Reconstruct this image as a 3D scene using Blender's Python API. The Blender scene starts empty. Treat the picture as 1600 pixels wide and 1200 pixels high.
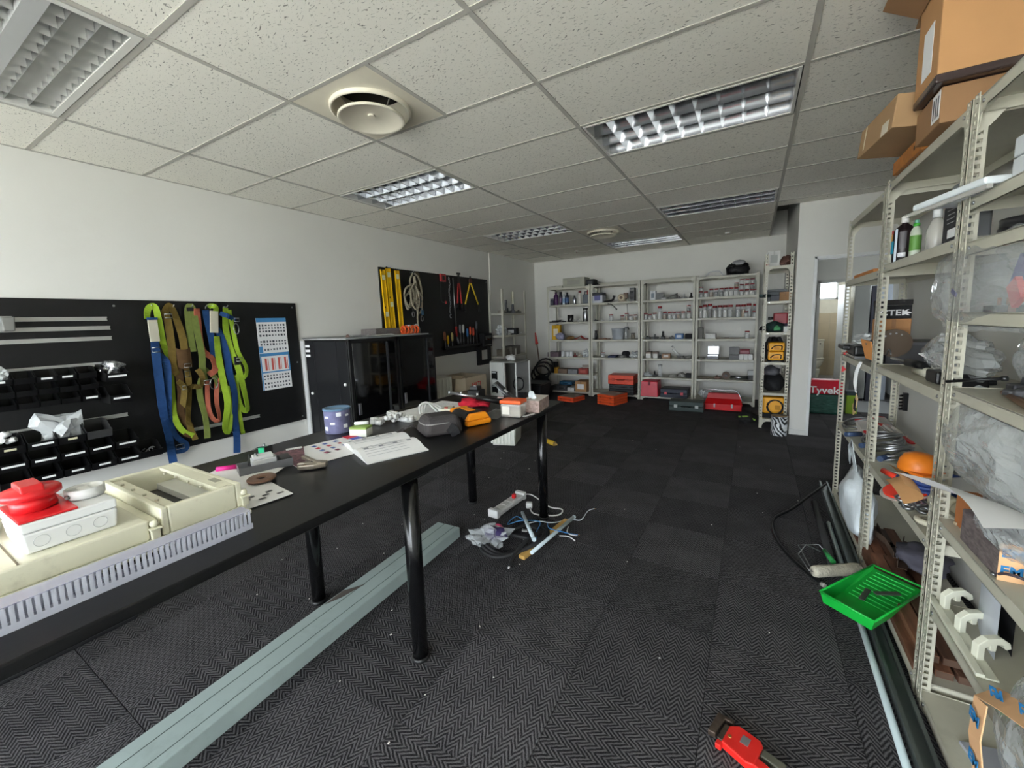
import bpy, bmesh, math, random
from mathutils import Vector, Matrix, noise
random.seed(7)
S = bpy.context.scene
COL = S.collection
PI = math.pi

# ------------------------------------------------------------------ camera
cam = bpy.data.cameras.new('camera')
cam.sensor_width = 36.0
cam.lens = 36.0 * 640.9 / 1600
cam.shift_x, cam.shift_y = 0.0015, -0.0123
cam.clip_start = 0.02
cam_o = bpy.data.objects.new('camera', cam)
COL.objects.link(cam_o)
cam_o.matrix_world = Matrix(((0.861977, -0.033172, 0.505861, 0),
                              (0.505789, 0.123672, -0.853746, 0),
                              (-0.034241, 0.991769, 0.123381, 1.5),
                              (0, 0, 0, 1)))
S.camera = cam_o

# ------------------------------------------------------------------ light
S.view_settings.view_transform = 'Standard'
S.view_settings.look = 'None'
S.view_settings.gamma = 1.0
S.view_settings.use_curve_mapping = False
S.view_settings.exposure = 0.52
SKY = 13.0
w = bpy.data.worlds.new('overcast_sky'); S.world = w
w.use_nodes = True
bg = w.node_tree.nodes['Background']
bg.inputs[0].default_value = (0.86, 0.93, 1.0, 1)
bg.inputs[1].default_value = SKY

def window_portal(name, loc, rot, sx, sy):
    """sampling portal in a window or an added side opening: gives off no light, only guides the sky light"""
    l = bpy.data.lights.new(name, 'AREA')
    l.shape = 'RECTANGLE'; l.size = sx; l.size_y = sy
    l.cycles.is_portal = True
    o = bpy.data.objects.new(name, l); COL.objects.link(o)
    o.location = loc; o.rotation_euler = rot
    return o
# the sky shines in through the window band behind the camera and the small windows beyond the doorway, plus two unseen side openings added for light
window_portal('window_portal', (-1.6, -3.30, 1.31), (math.radians(90), 0, 0), 5.0, 2.38)
window_portal('washroom_portal', (1.435, 11.80, 1.96), (math.radians(-90), 0, 0), 0.37, 0.48)
window_portal('passage_portal', (2.365, 9.96, 1.65), (math.radians(-90), 0, 0), 0.27, 0.30)
window_portal('washroom_added_opening_portal', (.85, 10.9, 1.9), (0, math.radians(-90), 0), .5, .5)  # unseen opening in the washroom side wall, added to brighten that room
window_portal('passage_added_opening_portal', (2.95, 8.0, 1.95), (0, math.radians(90), 0), .4, .7)  # unseen opening in the passage side wall, added to let more daylight in

# ------------------------------------------------------------------ helpers
def lin(c):
    c = c / 255.0
    return c / 12.92 if c <= 0.04045 else ((c + 0.055) / 1.055) ** 2.4
def rgb(r, g, b): return (lin(r), lin(g), lin(b), 1.0)

MATS = {}
def mat(name, col, rough=0.55, metal=0.0, var=0.06, scale=8.0, bump=0.0, bscale=60.0, trans=0.0, ior=1.45,
        alpha=1.0, spec=0.5, dirt=0.0, dirtcol=(60, 55, 48), coat=0.0, stretch=None):
    """procedural principled material: colour with noise variation, optional dirt and bump"""
    if name in MATS: return MATS[name]
    m = bpy.data.materials.new(name); m.use_nodes = True
    nt = m.node_tree; N = nt.nodes; L = nt.links
    b = N['Principled BSDF']
    b.inputs['Roughness'].default_value = rough
    b.inputs['Metallic'].default_value = metal
    b.inputs['IOR'].default_value = ior
    b.inputs['Transmission Weight'].default_value = trans
    b.inputs['Alpha'].default_value = alpha
    b.inputs['Specular IOR Level'].default_value = spec
    b.inputs['Coat Weight'].default_value = coat
    c = rgb(*col)
    tc = N.new('ShaderNodeTexCoord')
    vec = tc.outputs['Object']
    if stretch:
        mp = N.new('ShaderNodeMapping'); mp.inputs['Scale'].default_value = stretch
        L.new(vec, mp.inputs[0]); vec = mp.outputs[0]
    out = None
    if var > 0:
        n = N.new('ShaderNodeTexNoise'); n.inputs['Scale'].default_value = scale; n.inputs['Detail'].default_value = 3
        L.new(vec, n.inputs['Vector'])
        r = N.new('ShaderNodeMapRange')
        r.inputs['From Min'].default_value = 0.3; r.inputs['From Max'].default_value = 0.7
        r.inputs['To Min'].default_value = 1 - var; r.inputs['To Max'].default_value = 1 + var
        L.new(n.outputs['Fac'], r.inputs['Value'])
        mx = N.new('ShaderNodeMix'); mx.data_type = 'RGBA'; mx.blend_type = 'MULTIPLY'
        mx.inputs['Factor'].default_value = 1.0
        mx.inputs['A'].default_value = c
        L.new(r.outputs[0], mx.inputs['B'])
        out = mx.outputs['Result']
    if dirt > 0:
        n2 = N.new('ShaderNodeTexNoise'); n2.inputs['Scale'].default_value = scale * 2.3; n2.inputs['Detail'].default_value = 8
        n2.inputs['Roughness'].default_value = 0.7
        L.new(vec, n2.inputs['Vector'])
        r2 = N.new('ShaderNodeMapRange')
        r2.inputs['From Min'].default_value = 0.55; r2.inputs['From Max'].default_value = 0.75
        r2.inputs['To Min'].default_value = 0; r2.inputs['To Max'].default_value = dirt
        L.new(n2.outputs['Fac'], r2.inputs['Value'])
        m2 = N.new('ShaderNodeMix'); m2.data_type = 'RGBA'
        L.new(r2.outputs[0], m2.inputs['Factor'])
        if out: L.new(out, m2.inputs['A'])
        else: m2.inputs['A'].default_value = c
        m2.inputs['B'].default_value = rgb(*dirtcol)
        out = m2.outputs['Result']
    if out: L.new(out, b.inputs['Base Color'])
    else: b.inputs['Base Color'].default_value = c
    if bump > 0:
        n3 = N.new('ShaderNodeTexNoise'); n3.inputs['Scale'].default_value = bscale; n3.inputs['Detail'].default_value = 4
        L.new(vec, n3.inputs['Vector'])
        bp = N.new('ShaderNodeBump'); bp.inputs['Strength'].default_value = bump; bp.inputs['Distance'].default_value = 0.01
        L.new(n3.outputs['Fac'], bp.inputs['Height']); L.new(bp.outputs[0], b.inputs['Normal'])
    MATS[name] = m
    return m

def plain(col, rough=0.5, **k):
    return mat('m_%d_%d_%d_%d%s' % (*col, int(rough * 100), ''.join('_%s%s' % i for i in sorted(k.items()))), col, rough, **k)

class MB:
    """collects shapes; build() links them as ONE mesh object"""
    def __init__(s): s.v = []; s.f = []; s.sm = []
    def add(s, verts, faces, smooth=False):
        o = len(s.v)
        s.v += [tuple(v) for v in verts]
        s.f += [tuple(i + o for i in f) for f in faces]
        s.sm += [smooth] * len(faces)
        return s
    def box(s, x0, x1, y0, y1, z0, z1, M=None):
        vs = [Vector((x, y, z)) for z in (z0, z1) for y in (y0, y1) for x in (x0, x1)]
        if M: vs = [M @ v for v in vs]
        return s.add(vs, [(0, 2, 3, 1), (4, 5, 7, 6), (0, 1, 5, 4), (2, 6, 7, 3), (0, 4, 6, 2), (1, 3, 7, 5)])
    def cbox(s, c, size, rz=0, rx=0, ry=0):
        M = Matrix.Translation(c) @ Matrix.Rotation(rz, 4, 'Z') @ Matrix.Rotation(ry, 4, 'Y') @ Matrix.Rotation(rx, 4, 'X')
        a, b, c2 = (v / 2 for v in size)
        return s.box(-a, a, -b, b, -c2, c2, M)
    def taper(s, c, s0, s1, h, M=None):
        """frustum box standing on c: bottom size s0, top size s1"""
        vs = []
        for (sx, sy), z in ((s0, 0), (s1, h)):
            for y in (-sy / 2, sy / 2):
                for x in (-sx / 2, sx / 2): vs.append(Vector((c[0] + x, c[1] + y, c[2] + z)))
        if M: vs = [M @ v for v in vs]
        return s.add(vs, [(0, 2, 3, 1), (4, 5, 7, 6), (0, 1, 5, 4), (2, 6, 7, 3), (0, 4, 6, 2), (1, 3, 7, 5)])
    def cyl(s, p0, p1, r0, r1=None, n=16, cap=True):
        r1 = r0 if r1 is None else r1
        p0, p1 = Vector(p0), Vector(p1); d = (p1 - p0)
        q = d.to_track_quat('Z', 'Y').to_matrix()
        vs = []
        for p, r in ((p0, r0), (p1, r1)):
            for i in range(n):
                a = 2 * PI * i / n
                vs.append(p + q @ Vector((r * math.cos(a), r * math.sin(a), 0)))
        s.add(vs, [(i, (i + 1) % n, n + (i + 1) % n, n + i) for i in range(n)], True)
        if cap:
            o = len(s.v) - 2 * n
            s.f += [tuple(o + i for i in reversed(range(n))), tuple(o + n + i for i in range(n))]; s.sm += [False, False]
        return s
    def lathe(s, prof, c=(0, 0, 0), n=20, M=None, flatcap=True):
        vs = []
        for r, z in prof:
            for i in range(n):
                a = 2 * PI * i / n
                vs.append(Vector((r * math.cos(a), r * math.sin(a), z)) + Vector(c))
        if M: vs = [M @ v for v in vs]
        k = len(prof)
        fs = [(j * n + i, j * n + (i + 1) % n, (j + 1) * n + (i + 1) % n, (j + 1) * n + i) for j in range(k - 1) for i in range(n)]
        s.add(vs, fs, True)
        o = len(s.v) - k * n
        if flatcap:
            if prof[0][0] > 1e-6: s.f.append(tuple(o + i for i in reversed(range(n)))); s.sm.append(False)
            if prof[-1][0] > 1e-6: s.f.append(tuple(o + (k - 1) * n + i for i in range(n))); s.sm.append(False)
        return s
    def tube(s, pts, r, n=8, closed=False, flat=None):
        pts = [Vector(p) for p in pts]
        k = len(pts); vs = []
        up = Vector((0, 0, 1))
        for i, p in enumerate(pts):
            a = pts[(i - 1) % k] if (i or closed) else p
            b = pts[(i + 1) % k] if (i < k - 1 or closed) else p
            d = (b - a)
            d = d.normalized() if d.length > 1e-9 else Vector((0, 0, 1))
            u = d.cross(up)
            if u.length < 0.05: u = d.cross(Vector((1, 0.3, 0)))
            u.normalize(); w2 = u.cross(d).normalized()
            rr = r[i] if isinstance(r, (list, tuple)) else r
            for j in range(n):
                t = 2 * PI * j / n
                vs.append(p + u * rr * math.cos(t) + w2 * rr * math.sin(t) * (flat or 1))
        m = k if closed else k - 1
        fs = [(i * n + j, i * n + (j + 1) % n, ((i + 1) % k) * n + (j + 1) % n, ((i + 1) % k) * n + j) for i in range(m) for j in range(n)]
        s.add(vs, fs, True)
        if not closed:
            o = len(s.v) - k * n
            s.f += [tuple(o + j for j in range(n)), tuple(o + (k - 1) * n + j for j in reversed(range(n)))]; s.sm += [False, False]
        return s
    def prism(s, poly, z0, z1, M=None):
        """polygon in XY extruded z0..z1"""
        n = len(poly)
        vs = [Vector((x, y, z)) for z in (z0, z1) for x, y in poly]
        if M: vs = [M @ v for v in vs]
        return s.add(vs, [tuple(reversed(range(n))), tuple(range(n, 2 * n))] + [(i, (i + 1) % n, n + (i + 1) % n, n + i) for i in range(n)])
    def ribbon(s, pts, width, thick=0.003, nrm=None):
        """flat strap along pts; pts may carry a facing vector as 2nd item"""
        P = [Vector(p[0]) if isinstance(p[0], (tuple, list, Vector)) else Vector(p) for p in pts]
        F = [Vector(p[1]) if isinstance(p[0], (tuple, list, Vector)) else Vector(nrm or (1, 0, 0)) for p in pts]
        vs = []
        for i, p in enumerate(P):
            d = (P[min(i + 1, len(P) - 1)] - P[max(i - 1, 0)]).normalized()
            f = (F[i] - d * F[i].dot(d))
            f = f.normalized() if f.length > 1e-6 else Vector((1, 0, 0))
            sd = d.cross(f).normalized() * width / 2
            for a, b in ((-1, 0), (1, 0), (1, 1), (-1, 1)): vs.append(p + sd * a + f * thick * b)
        k = len(P)
        fs = [(i * 4 + j, i * 4 + (j + 1) % 4, (i + 1) * 4 + (j + 1) % 4, (i + 1) * 4 + j) for i in range(k - 1) for j in range(4)]
        fs += [(3, 2, 1, 0), tuple((k - 1) * 4 + j for j in range(4))]
        return s.add(vs, fs, False)
    def sheet(s, fn, nu, nv, thick=0.0, smooth=True):
        """grid surface fn(u,v) -> Vector, closed to a slab when thick"""
        vs = [Vector(fn(i / nu, j / nv)) for j in range(nv + 1) for i in range(nu + 1)]
        w2 = nu + 1
        fs = [(j * w2 + i, j * w2 + i + 1, (j + 1) * w2 + i + 1, (j + 1) * w2 + i) for j in range(nv) for i in range(nu)]
        if thick:
            o = len(vs)
            vs += [v - Vector((0, 0, thick)) for v in vs]
            fs2 = [tuple(reversed([o + i for i in f])) for f in fs]
            rim = [(i, i + 1) for i in range(nu)] + [(nu + j * w2, nu + (j + 1) * w2) for j in range(nv)]
            rim += [(nv * w2 + i + 1, nv * w2 + i) for i in range(nu)] + [((j + 1) * w2, j * w2) for j in range(nv)]
            fs = fs + fs2 + [(a, o + a, o + b, b) for a, b in rim]
        return s.add(vs, fs, smooth)
    def blob(s, c, size, seed=0, rough=0.25, sub=3, freq=2.0, M=None, flat=True):
        bm = bmesh.new(); bmesh.ops.create_icosphere(bm, subdivisions=sub, radius=1.0)
        vs = []
        for v in bm.verts:
            n1 = noise.noise(v.co * freq + Vector((seed * 3.1, seed * 1.7, seed)))
            n2 = noise.noise(v.co * freq * 2.7 + Vector((seed, seed * 2.3, seed * 5)))
            q = v.co * (1 + rough * n1 * 1.6 + rough * 0.8 * n2)
            q = Vector((q.x * size[0] / 2, q.y * size[1] / 2, q.z * size[2] / 2))
            vs.append(q)
        zmin = min(q.z for q in vs)
        if flat:
            zf = zmin * 0.62
            vs = [Vector((q.x, q.y, max(q.z, zf))) for q in vs]; zmin = zf
        vs = [q - Vector((0, 0, zmin)) for q in vs]
        if M: vs = [M @ q for q in vs]
        vs = [q + Vector(c) for q in vs]
        fs = [tuple(v.index for v in f.verts) for f in bm.faces]
        bm.free()
        return s.add(vs, fs, True)
    def build(s, name, m, parent=None, loc=(0, 0, 0), rz=0, bevel=0, label=None, kind=None, smooth=None, segs=2, rot=None):
        me = bpy.data.meshes.new(name)
        me.from_pydata(s.v, [], s.f)
        me.polygons.foreach_set('use_smooth', [bool(x) if smooth is None else smooth for x in s.sm])
        me.validate(verbose=False)
        bm = bmesh.new(); bm.from_mesh(me); bmesh.ops.recalc_face_normals(bm, faces=bm.faces); bm.to_mesh(me); bm.free()
        me.materials.append(m if not isinstance(m, tuple) else plain(m))
        return link(name, me, parent, loc, rz, bevel, label, kind, segs, rot)

def link(name, me, parent=None, loc=(0, 0, 0), rz=0, bevel=0, label=None, kind=None, segs=2, rot=None):
    o = bpy.data.objects.new(name, me); COL.objects.link(o)
    o.location = loc
    o.rotation_euler = rot if rot else (0, 0, rz)
    if parent: o.parent = parent
    if bevel:
        b = o.modifiers.new('bevel', 'BEVEL'); b.width = bevel; b.segments = segs; b.limit_method = 'ANGLE'; b.angle_limit = math.radians(40)
    if label: o['label'] = label
    if kind: o['kind'] = kind
    return o

def tag(o, label, cat, group=None):
    o['label'] = label; o['category'] = cat
    if group: o['group'] = group
    return o
def thing(name, label, cat, loc=(0, 0, 0), rz=0, group=None, rot=None):
    o = bpy.data.objects.new(name, None); COL.objects.link(o)
    o.empty_display_size = 0.05
    o.location = loc; o.rotation_euler = rot if rot else (0, 0, rz)
    return tag(o, label, cat, group)
def struct(o): o['kind'] = 'structure'; return o
def copy_tree(o, parent=None):
    c = o.copy(); COL.objects.link(c); c.parent = parent
    for ch in list(o.children): copy_tree(ch, c)
    return c
def text_mesh(txt, size, name, m, parent, M, extrude=0.0006, sx=1.0, bold=0.0):
    """flat printed lettering; M places the text plane (x right, y up)"""
    cu = bpy.data.curves.new(name, 'FONT'); cu.body = txt; cu.size = size; cu.align_x = 'CENTER'; cu.align_y = 'CENTER'
    cu.extrude = extrude; cu.offset = bold; cu.resolution_u = 2
    t = bpy.data.objects.new(name, cu); COL.objects.link(t)
    me = bpy.data.meshes.new_from_object(t)
    bpy.data.objects.remove(t); bpy.data.curves.remove(cu)
    me.transform(Matrix.Diagonal((sx, 1, 1, 1)))
    me.transform(M)
    me.materials.clear(); me.materials.append(m)
    return link(name, me, parent)
def frame(o, x, y):
    """matrix with origin o, x axis and y axis given (z = x cross y)"""
    x = Vector(x).normalized(); y = Vector(y); y = (y - x * y.dot(x)).normalized(); z = x.cross(y)
    M = Matrix((x, y, z)).transposed().to_4x4(); M.translation = Vector(o)
    return M
def arc(c, r, a0, a1, n, ux=(1, 0, 0), uy=(0, 1, 0)):
    c, ux, uy = Vector(c), Vector(ux), Vector(uy)
    return [c + ux * r * math.cos(a0 + (a1 - a0) * i / n) + uy * r * math.sin(a0 + (a1 - a0) * i / n) for i in range(n + 1)]
def spline(pts, k=6):
    P = [Vector(p) for p in pts]; out = []
    for i in range(len(P) - 1):
        p0, p1, p2, p3 = P[max(i - 1, 0)], P[i], P[i + 1], P[min(i + 2, len(P) - 1)]
        for j in range(k):
            t = j / k
            out.append(0.5 * ((2 * p1) + (p2 - p0) * t + (2 * p0 - 5 * p1 + 4 * p2 - p3) * t * t + (3 * p1 - p0 - 3 * p2 + p3) * t ** 3))
    out.append(P[-1]); return out
# ------------------------------------------------------------------ room materials
XL, YF, ZC = -4.15, 8.13, 2.72
YB = -3.2
def carpet_material():
    m = bpy.data.materials.new('herringbone_carpet'); m.use_nodes = True
    nt = m.node_tree; N = nt.nodes; L = nt.links; b = N['Principled BSDF']
    b.inputs['Roughness'].default_value = 0.95; b.inputs['Specular IOR Level'].default_value = 0.12
    tc = N.new('ShaderNodeTexCoord'); sp = N.new('ShaderNodeSeparateXYZ')
    nz = N.new('ShaderNodeTexNoise'); nz.inputs['Scale'].default_value = 45; nz.inputs['Detail'].default_value = 3
    L.new(tc.outputs['Object'], nz.inputs['Vector'])
    wob = N.new('ShaderNodeVectorMath'); wob.operation = 'SCALE'; wob.inputs['Scale'].default_value = 0.008
    L.new(nz.outputs['Color'], wob.inputs[0])
    ad = N.new('ShaderNodeVectorMath'); ad.operation = 'ADD'
    L.new(tc.outputs['Object'], ad.inputs[0]); L.new(wob.outputs[0], ad.inputs[1])
    L.new(ad.outputs[0], sp.inputs[0])
    def math_(op, a, bv):
        n = N.new('ShaderNodeMath'); n.operation = op
        for i, v in enumerate((a, bv)):
            if v is None: continue
            if hasattr(v, 'links'): L.new(v, n.inputs[i])
            else: n.inputs[i].default_value = v
        return n.outputs[0]
    tri = math_('PINGPONG', math_('MULTIPLY', sp.outputs['X'], 1 / 0.055), 0.5)
    ph = math_('ADD', math_('MULTIPLY', sp.outputs['Y'], 1 / 0.023), math_('MULTIPLY', tri, 3.9))
    st = math_('SINE', math_('MULTIPLY', ph, 2 * PI), None)
    fine = N.new('ShaderNodeTexNoise'); fine.inputs['Scale'].default_value = 260; fine.inputs['Detail'].default_value = 2
    L.new(tc.outputs['Object'], fine.inputs['Vector'])
    big = N.new('ShaderNodeTexNoise'); big.inputs['Scale'].default_value = 5; big.inputs['Detail'].default_value = 4
    L.new(tc.outputs['Object'], big.inputs['Vector'])
    s2 = math_('ADD', math_('MULTIPLY', st, 0.27), math_('MULTIPLY', fine.outputs['Fac'], 0.8))
    s3 = math_('ADD', s2, math_('MULTIPLY', big.outputs['Fac'], 0.35))
    rp = N.new('ShaderNodeValToRGB'); L.new(s3, rp.inputs[0])
    rp.color_ramp.elements[0].position = 0.30; rp.color_ramp.elements[0].color = rgb(35, 34, 36)
    rp.color_ramp.elements[1].position = 0.98; rp.color_ramp.elements[1].color = rgb(106, 104, 106)
    oi = N.new('ShaderNodeObjectInfo')
    mr = N.new('ShaderNodeMapRange'); mr.inputs['To Min'].default_value = 0.86; mr.inputs['To Max'].default_value = 1.12
    L.new(oi.outputs['Random'], mr.inputs['Value'])
    mx = N.new('ShaderNodeMix'); mx.data_type = 'RGBA'; mx.blend_type = 'MULTIPLY'; mx.inputs['Factor'].default_value = 1
    L.new(rp.outputs[0], mx.inputs['A']); L.new(mr.outputs[0], mx.inputs['B'])
    mx2 = N.new('ShaderNodeMix'); mx2.data_type = 'RGBA'; mx2.blend_type = 'MULTIPLY'; mx2.inputs['Factor'].default_value = 1
    L.new(mx.outputs['Result'], mx2.inputs['A']); L.new(oi.outputs['Color'], mx2.inputs['B'])
    L.new(mx2.outputs['Result'], b.inputs['Base Color'])
    bp = N.new('ShaderNodeBump'); bp.inputs['Strength'].default_value = 0.8; bp.inputs['Distance'].default_value = 0.004
    L.new(s2, bp.inputs['Height']); L.new(bp.outputs[0], b.inputs['Normal'])
    return m
def ceiling_material():
    m = bpy.data.materials.new('fissured_ceiling_tile'); m.use_nodes = True
    nt = m.node_tree; N = nt.nodes; L = nt.links; b = N['Principled BSDF']
    b.inputs['Roughness'].default_value = 0.95; b.inputs['Specular IOR Level'].default_value = 0.1
    tc = N.new('ShaderNodeTexCoord'); oi = N.new('ShaderNodeObjectInfo')
    ad = N.new('ShaderNodeVectorMath'); ad.operation = 'MULTIPLY_ADD'
    L.new(oi.outputs['Random'], ad.inputs[0]); ad.inputs[1].default_value = (37, 53, 0)
    L.new(tc.outputs['Object'], ad.inputs[2])
    w1 = N.new('ShaderNodeTexNoise'); w1.inputs['Scale'].default_value = 16; w1.inputs['Detail'].default_value = 2
    L.new(ad.outputs[0], w1.inputs['Vector'])
    sc = N.new('ShaderNodeVectorMath'); sc.operation = 'MULTIPLY_ADD'; sc.inputs[1].default_value = (0.06, 0.06, 0)
    L.new(w1.outputs['Color'], sc.inputs[0]); L.new(ad.outputs[0], sc.inputs[2])
    mp = N.new('ShaderNodeMapping'); mp.inputs['Scale'].default_value = (46, 150, 1); mp.inputs['Rotation'].default_value = (0, 0, 0.5)
    L.new(sc.outputs[0], mp.inputs[0])
    f = N.new('ShaderNodeTexNoise'); f.inputs['Scale'].default_value = 1.0; f.inputs['Detail'].default_value = 1.5
    L.new(mp.outputs[0], f.inputs['Vector'])
    r = N.new('ShaderNodeMapRange'); r.inputs['From Min'].default_value = 0.635; r.inputs['From Max'].default_value = 0.70
    L.new(f.outputs['Fac'], r.inputs['Value'])
    p = N.new('ShaderNodeTexNoise'); p.inputs['Scale'].default_value = 190; p.inputs['Detail'].default_value = 1
    L.new(ad.outputs[0], p.inputs['Vector'])
    r2 = N.new('ShaderNodeMapRange'); r2.inputs['From Min'].default_value = 0.70; r2.inputs['From Max'].default_value = 0.76
    L.new(p.outputs['Fac'], r2.inputs['Value'])
    mxm = N.new('ShaderNodeMath'); mxm.operation = 'MAXIMUM'; L.new(r.outputs[0], mxm.inputs[0]); L.new(r2.outputs[0], mxm.inputs[1])
    mx = N.new('ShaderNodeMix'); mx.data_type = 'RGBA'; L.new(mxm.outputs[0], mx.inputs['Factor'])
    mx.inputs['A'].default_value = rgb(241, 238, 227); mx.inputs['B'].default_value = rgb(150, 147, 138)
    L.new(mx.outputs['Result'], b.inputs['Base Color'])
    bp = N.new('ShaderNodeBump'); bp.inputs['Strength'].default_value = 0.6; bp.inputs['Distance'].default_value = 0.004; bp.invert = True
    L.new(mxm.outputs[0], bp.inputs['Height']); L.new(bp.outputs[0], b.inputs['Normal'])
    return m
CARPET, CEIL = carpet_material(), ceiling_material()
WALL = mat('wall_paint', (219, 218, 212), 0.75, var=0.025, scale=1.3, bump=0.05, bscale=220, dirt=0.05, dirtcol=(150, 145, 135))
TRIMW = mat('white_trim', (228, 228, 224), 0.45, var=0.02)
TEE = mat('ceiling_tee', (186, 183, 174), 0.9, var=0.03, spec=.1)

# ------------------------------------------------------------------ floor
struct(MB().box(-40, 40, -60, YB - .16, -.6, -.5).build('ground_outside', plain((222, 217, 206), .9)))
floor = struct(MB().box(XL - .15, 2.55, YB - .1, 8.2, -0.1, -0.006).build('floor', plain((30, 30, 31), 0.95)))
me_tile = None
T = 0.496
for ix in range(-9, 6):
    for iy in range(-10, 16):
        x0, y0 = -0.118 + T * ix, 1.452 + T * iy
        x1, y1 = min(x0 + T, 2.5), min(y0 + T, 8.13 if x0 < .3 else 7.62)
        xa, ya = max(x0, XL), max(y0, YB)
        if x1 - xa < .02 or y1 - ya < .02: continue
        if y0 > 5.7 and x0 > 0.37 and x0 < .38 + T and y0 > 5.9 and False: continue
        full = (x1 - xa > T - .001) and (y1 - ya > T - .001)
        if full and me_tile:
            o = link('carpet_tile', me_tile, floor, ((xa + x1) / 2, (ya + y1) / 2, 0))
        else:
            hx, hy = (x1 - xa) / 2 - .0007, (y1 - ya) / 2 - .0007
            swap = (ix + iy) % 2 == 0 and not full
            if swap: hx, hy = hy, hx
            o = MB().taper((0, 0, -.006), (2 * hx, 2 * hy), (2 * hx - .003, 2 * hy - .003), .006).build('carpet_tile', CARPET, floor, ((xa + x1) / 2, (ya + y1) / 2, 0))
            if full: me_tile = o.data
        if (ix + iy) % 2 == 0: o.rotation_euler.z = PI / 2; o.color = (.88, .88, .88, 1)  # pile-direction shading put into the tile tint: turned tiles darker, others lighter
        else: o.color = (1.06, 1.06, 1.06, 1)
lint = MB()
for i in range(46):
    x, y = random.uniform(-2.6, .5), random.uniform(.7, 5.2)
    lint.cbox((x, y, .0015), (random.uniform(.003, .010), random.uniform(.002, .006), .003), random.uniform(0, 3))
tag(lint.build('lint_specks', plain((225, 222, 215), .9), kind='stuff'), 'tiny white specks of lint scattered over the dark carpet', 'lint')
vinyl = struct(MB().box(.45, 3.0, 7.62, 12.0, -.1, 0.0).build('floor_passage', mat('vinyl', (168, 170, 172), .4, var=.05, scale=3)))

# ------------------------------------------------------------------ walls
def wall(name, boxes, m=None):
    o = MB()
    for b in boxes: o.box(*b)
    return struct(o.build(name, m or WALL))
wall('wall_left', [(XL - .15, XL, YB - .15, YF + .15, -.1, 3.1), (XL, XL + .018, 6.36, YF, 0, ZC)])
wall('wall_far', [(XL, .56, YF, YF + .15, -.1, 3.1)])
wall('wall_partition_side', [(.42, .56, 6.06, YF, -.1, 3.1)])
wall('wall_doorway', [(.42, .60, 5.94, 6.06, -.1, 3.1), (.60, 1.56, 5.94, 6.06, 2.09, 3.1), (1.56, 2.7, 5.94, 6.06, -.1, 3.1)])
wall('wall_right', [(1.0, 1.12, YB - .15, 4.45, -.1, 3.1), (1.12, 2.7, 4.33, 4.45, -.1, 3.1), (2.55, 2.7, 4.45, 6.06, -.1, 3.1)])
WX0, WX1, WZ0, WZ1 = -4.1, 0.9, .12, 2.5
wall('wall_back', [(XL, WX0, YB - .15, YB, -.1, 3.1), (WX1, 1.0, YB - .15, YB, -.1, 3.1), (WX0, WX1, YB - .15, YB, -.1, WZ0), (WX0, WX1, YB - .15, YB, WZ1, 3.1)])
win = MB()
for x in (WX0, -2.45, -.80, WX1 - .05): win.box(x, x + .05, YB - .1, YB - .04, WZ0, WZ1)
for z in (WZ0, WZ1 - .05): win.box(WX0, WX1, YB - .1, YB - .04, z, z + .05)
wf = struct(win.build('window_1', plain((205, 205, 203), .4)))
for x in (WX0, -2.45, -.80): MB().box(x + .05, x + 1.65, YB - .075, YB - .069, WZ0 + .05, WZ1 - .05).build('window_pane', mat('window_glass', (235, 245, 245), 0.02, var=0, alpha=.08), wf)
# skirting on the stub wall beside the doorway and the metal door lining
bs = struct(MB().box(.418, .602, 5.928, 5.942, 0, .07).build('baseboard_doorway', plain((214, 214, 210), .5), bevel=.003))
dl = MB(); dl.box(.585, .615, 5.93, 6.07, 0, 2.105); dl.box(.585, 1.575, 5.93, 6.07, 2.075, 2.105); dl.box(1.545, 1.575, 5.93, 6.07, 0, 2.105)
struct(dl.build('door_1', plain((222, 223, 222), .4), bevel=.003))

# ------------------------------------------------------------------ passage and washroom behind the doorway
PY = 9.9
GREYW = mat('passage_paint', (205, 205, 200), .7, var=.03, scale=2)
wall('wall_passage', [(.56, 1.09, PY, PY + .1, -.1, 2.6), (1.09, 1.95, PY, PY + .1, 2.0, 2.6), (1.95, 2.23, PY, PY + .1, -.1, 2.6), (2.23, 2.5, PY, PY + .1, -.1, 1.5), (2.23, 2.5, PY, PY + .1, 1.8, 2.6), (2.5, 3.05, PY, PY + .1, -.1, 2.6), (2.9, 3.0, 6.06, 7.65, -.1, 2.6), (2.9, 3.0, 8.35, PY, -.1, 2.6), (2.9, 3.0, 7.65, 8.35, -.1, 1.75), (2.9, 3.0, 7.65, 8.35, 2.15, 2.6), (2.55, 3.0, 6.0, 6.06, -.1, 2.6), (.44, .56, 8.28, PY, -.1, 2.6)], GREYW)  # the gap in the right-hand wall is an unseen opening added to light the passage
struct(MB().box(.44, 3.0, 6.06, 12.0, 2.5, 2.6).build('ceiling_passage', plain((190, 188, 180), .9)))
tr = MB(); tr.box(1.05, 1.09, PY - .02, PY + .12, 0, 2.04); tr.box(1.05, 1.99, PY - .02, PY + .12, 2.0, 2.06); tr.box(1.95, 1.99, PY - .02, PY + .12, 0, 2.04)
struct(tr.build('door_2', plain((190, 190, 186), .5)))
WY = 11.75
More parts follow.
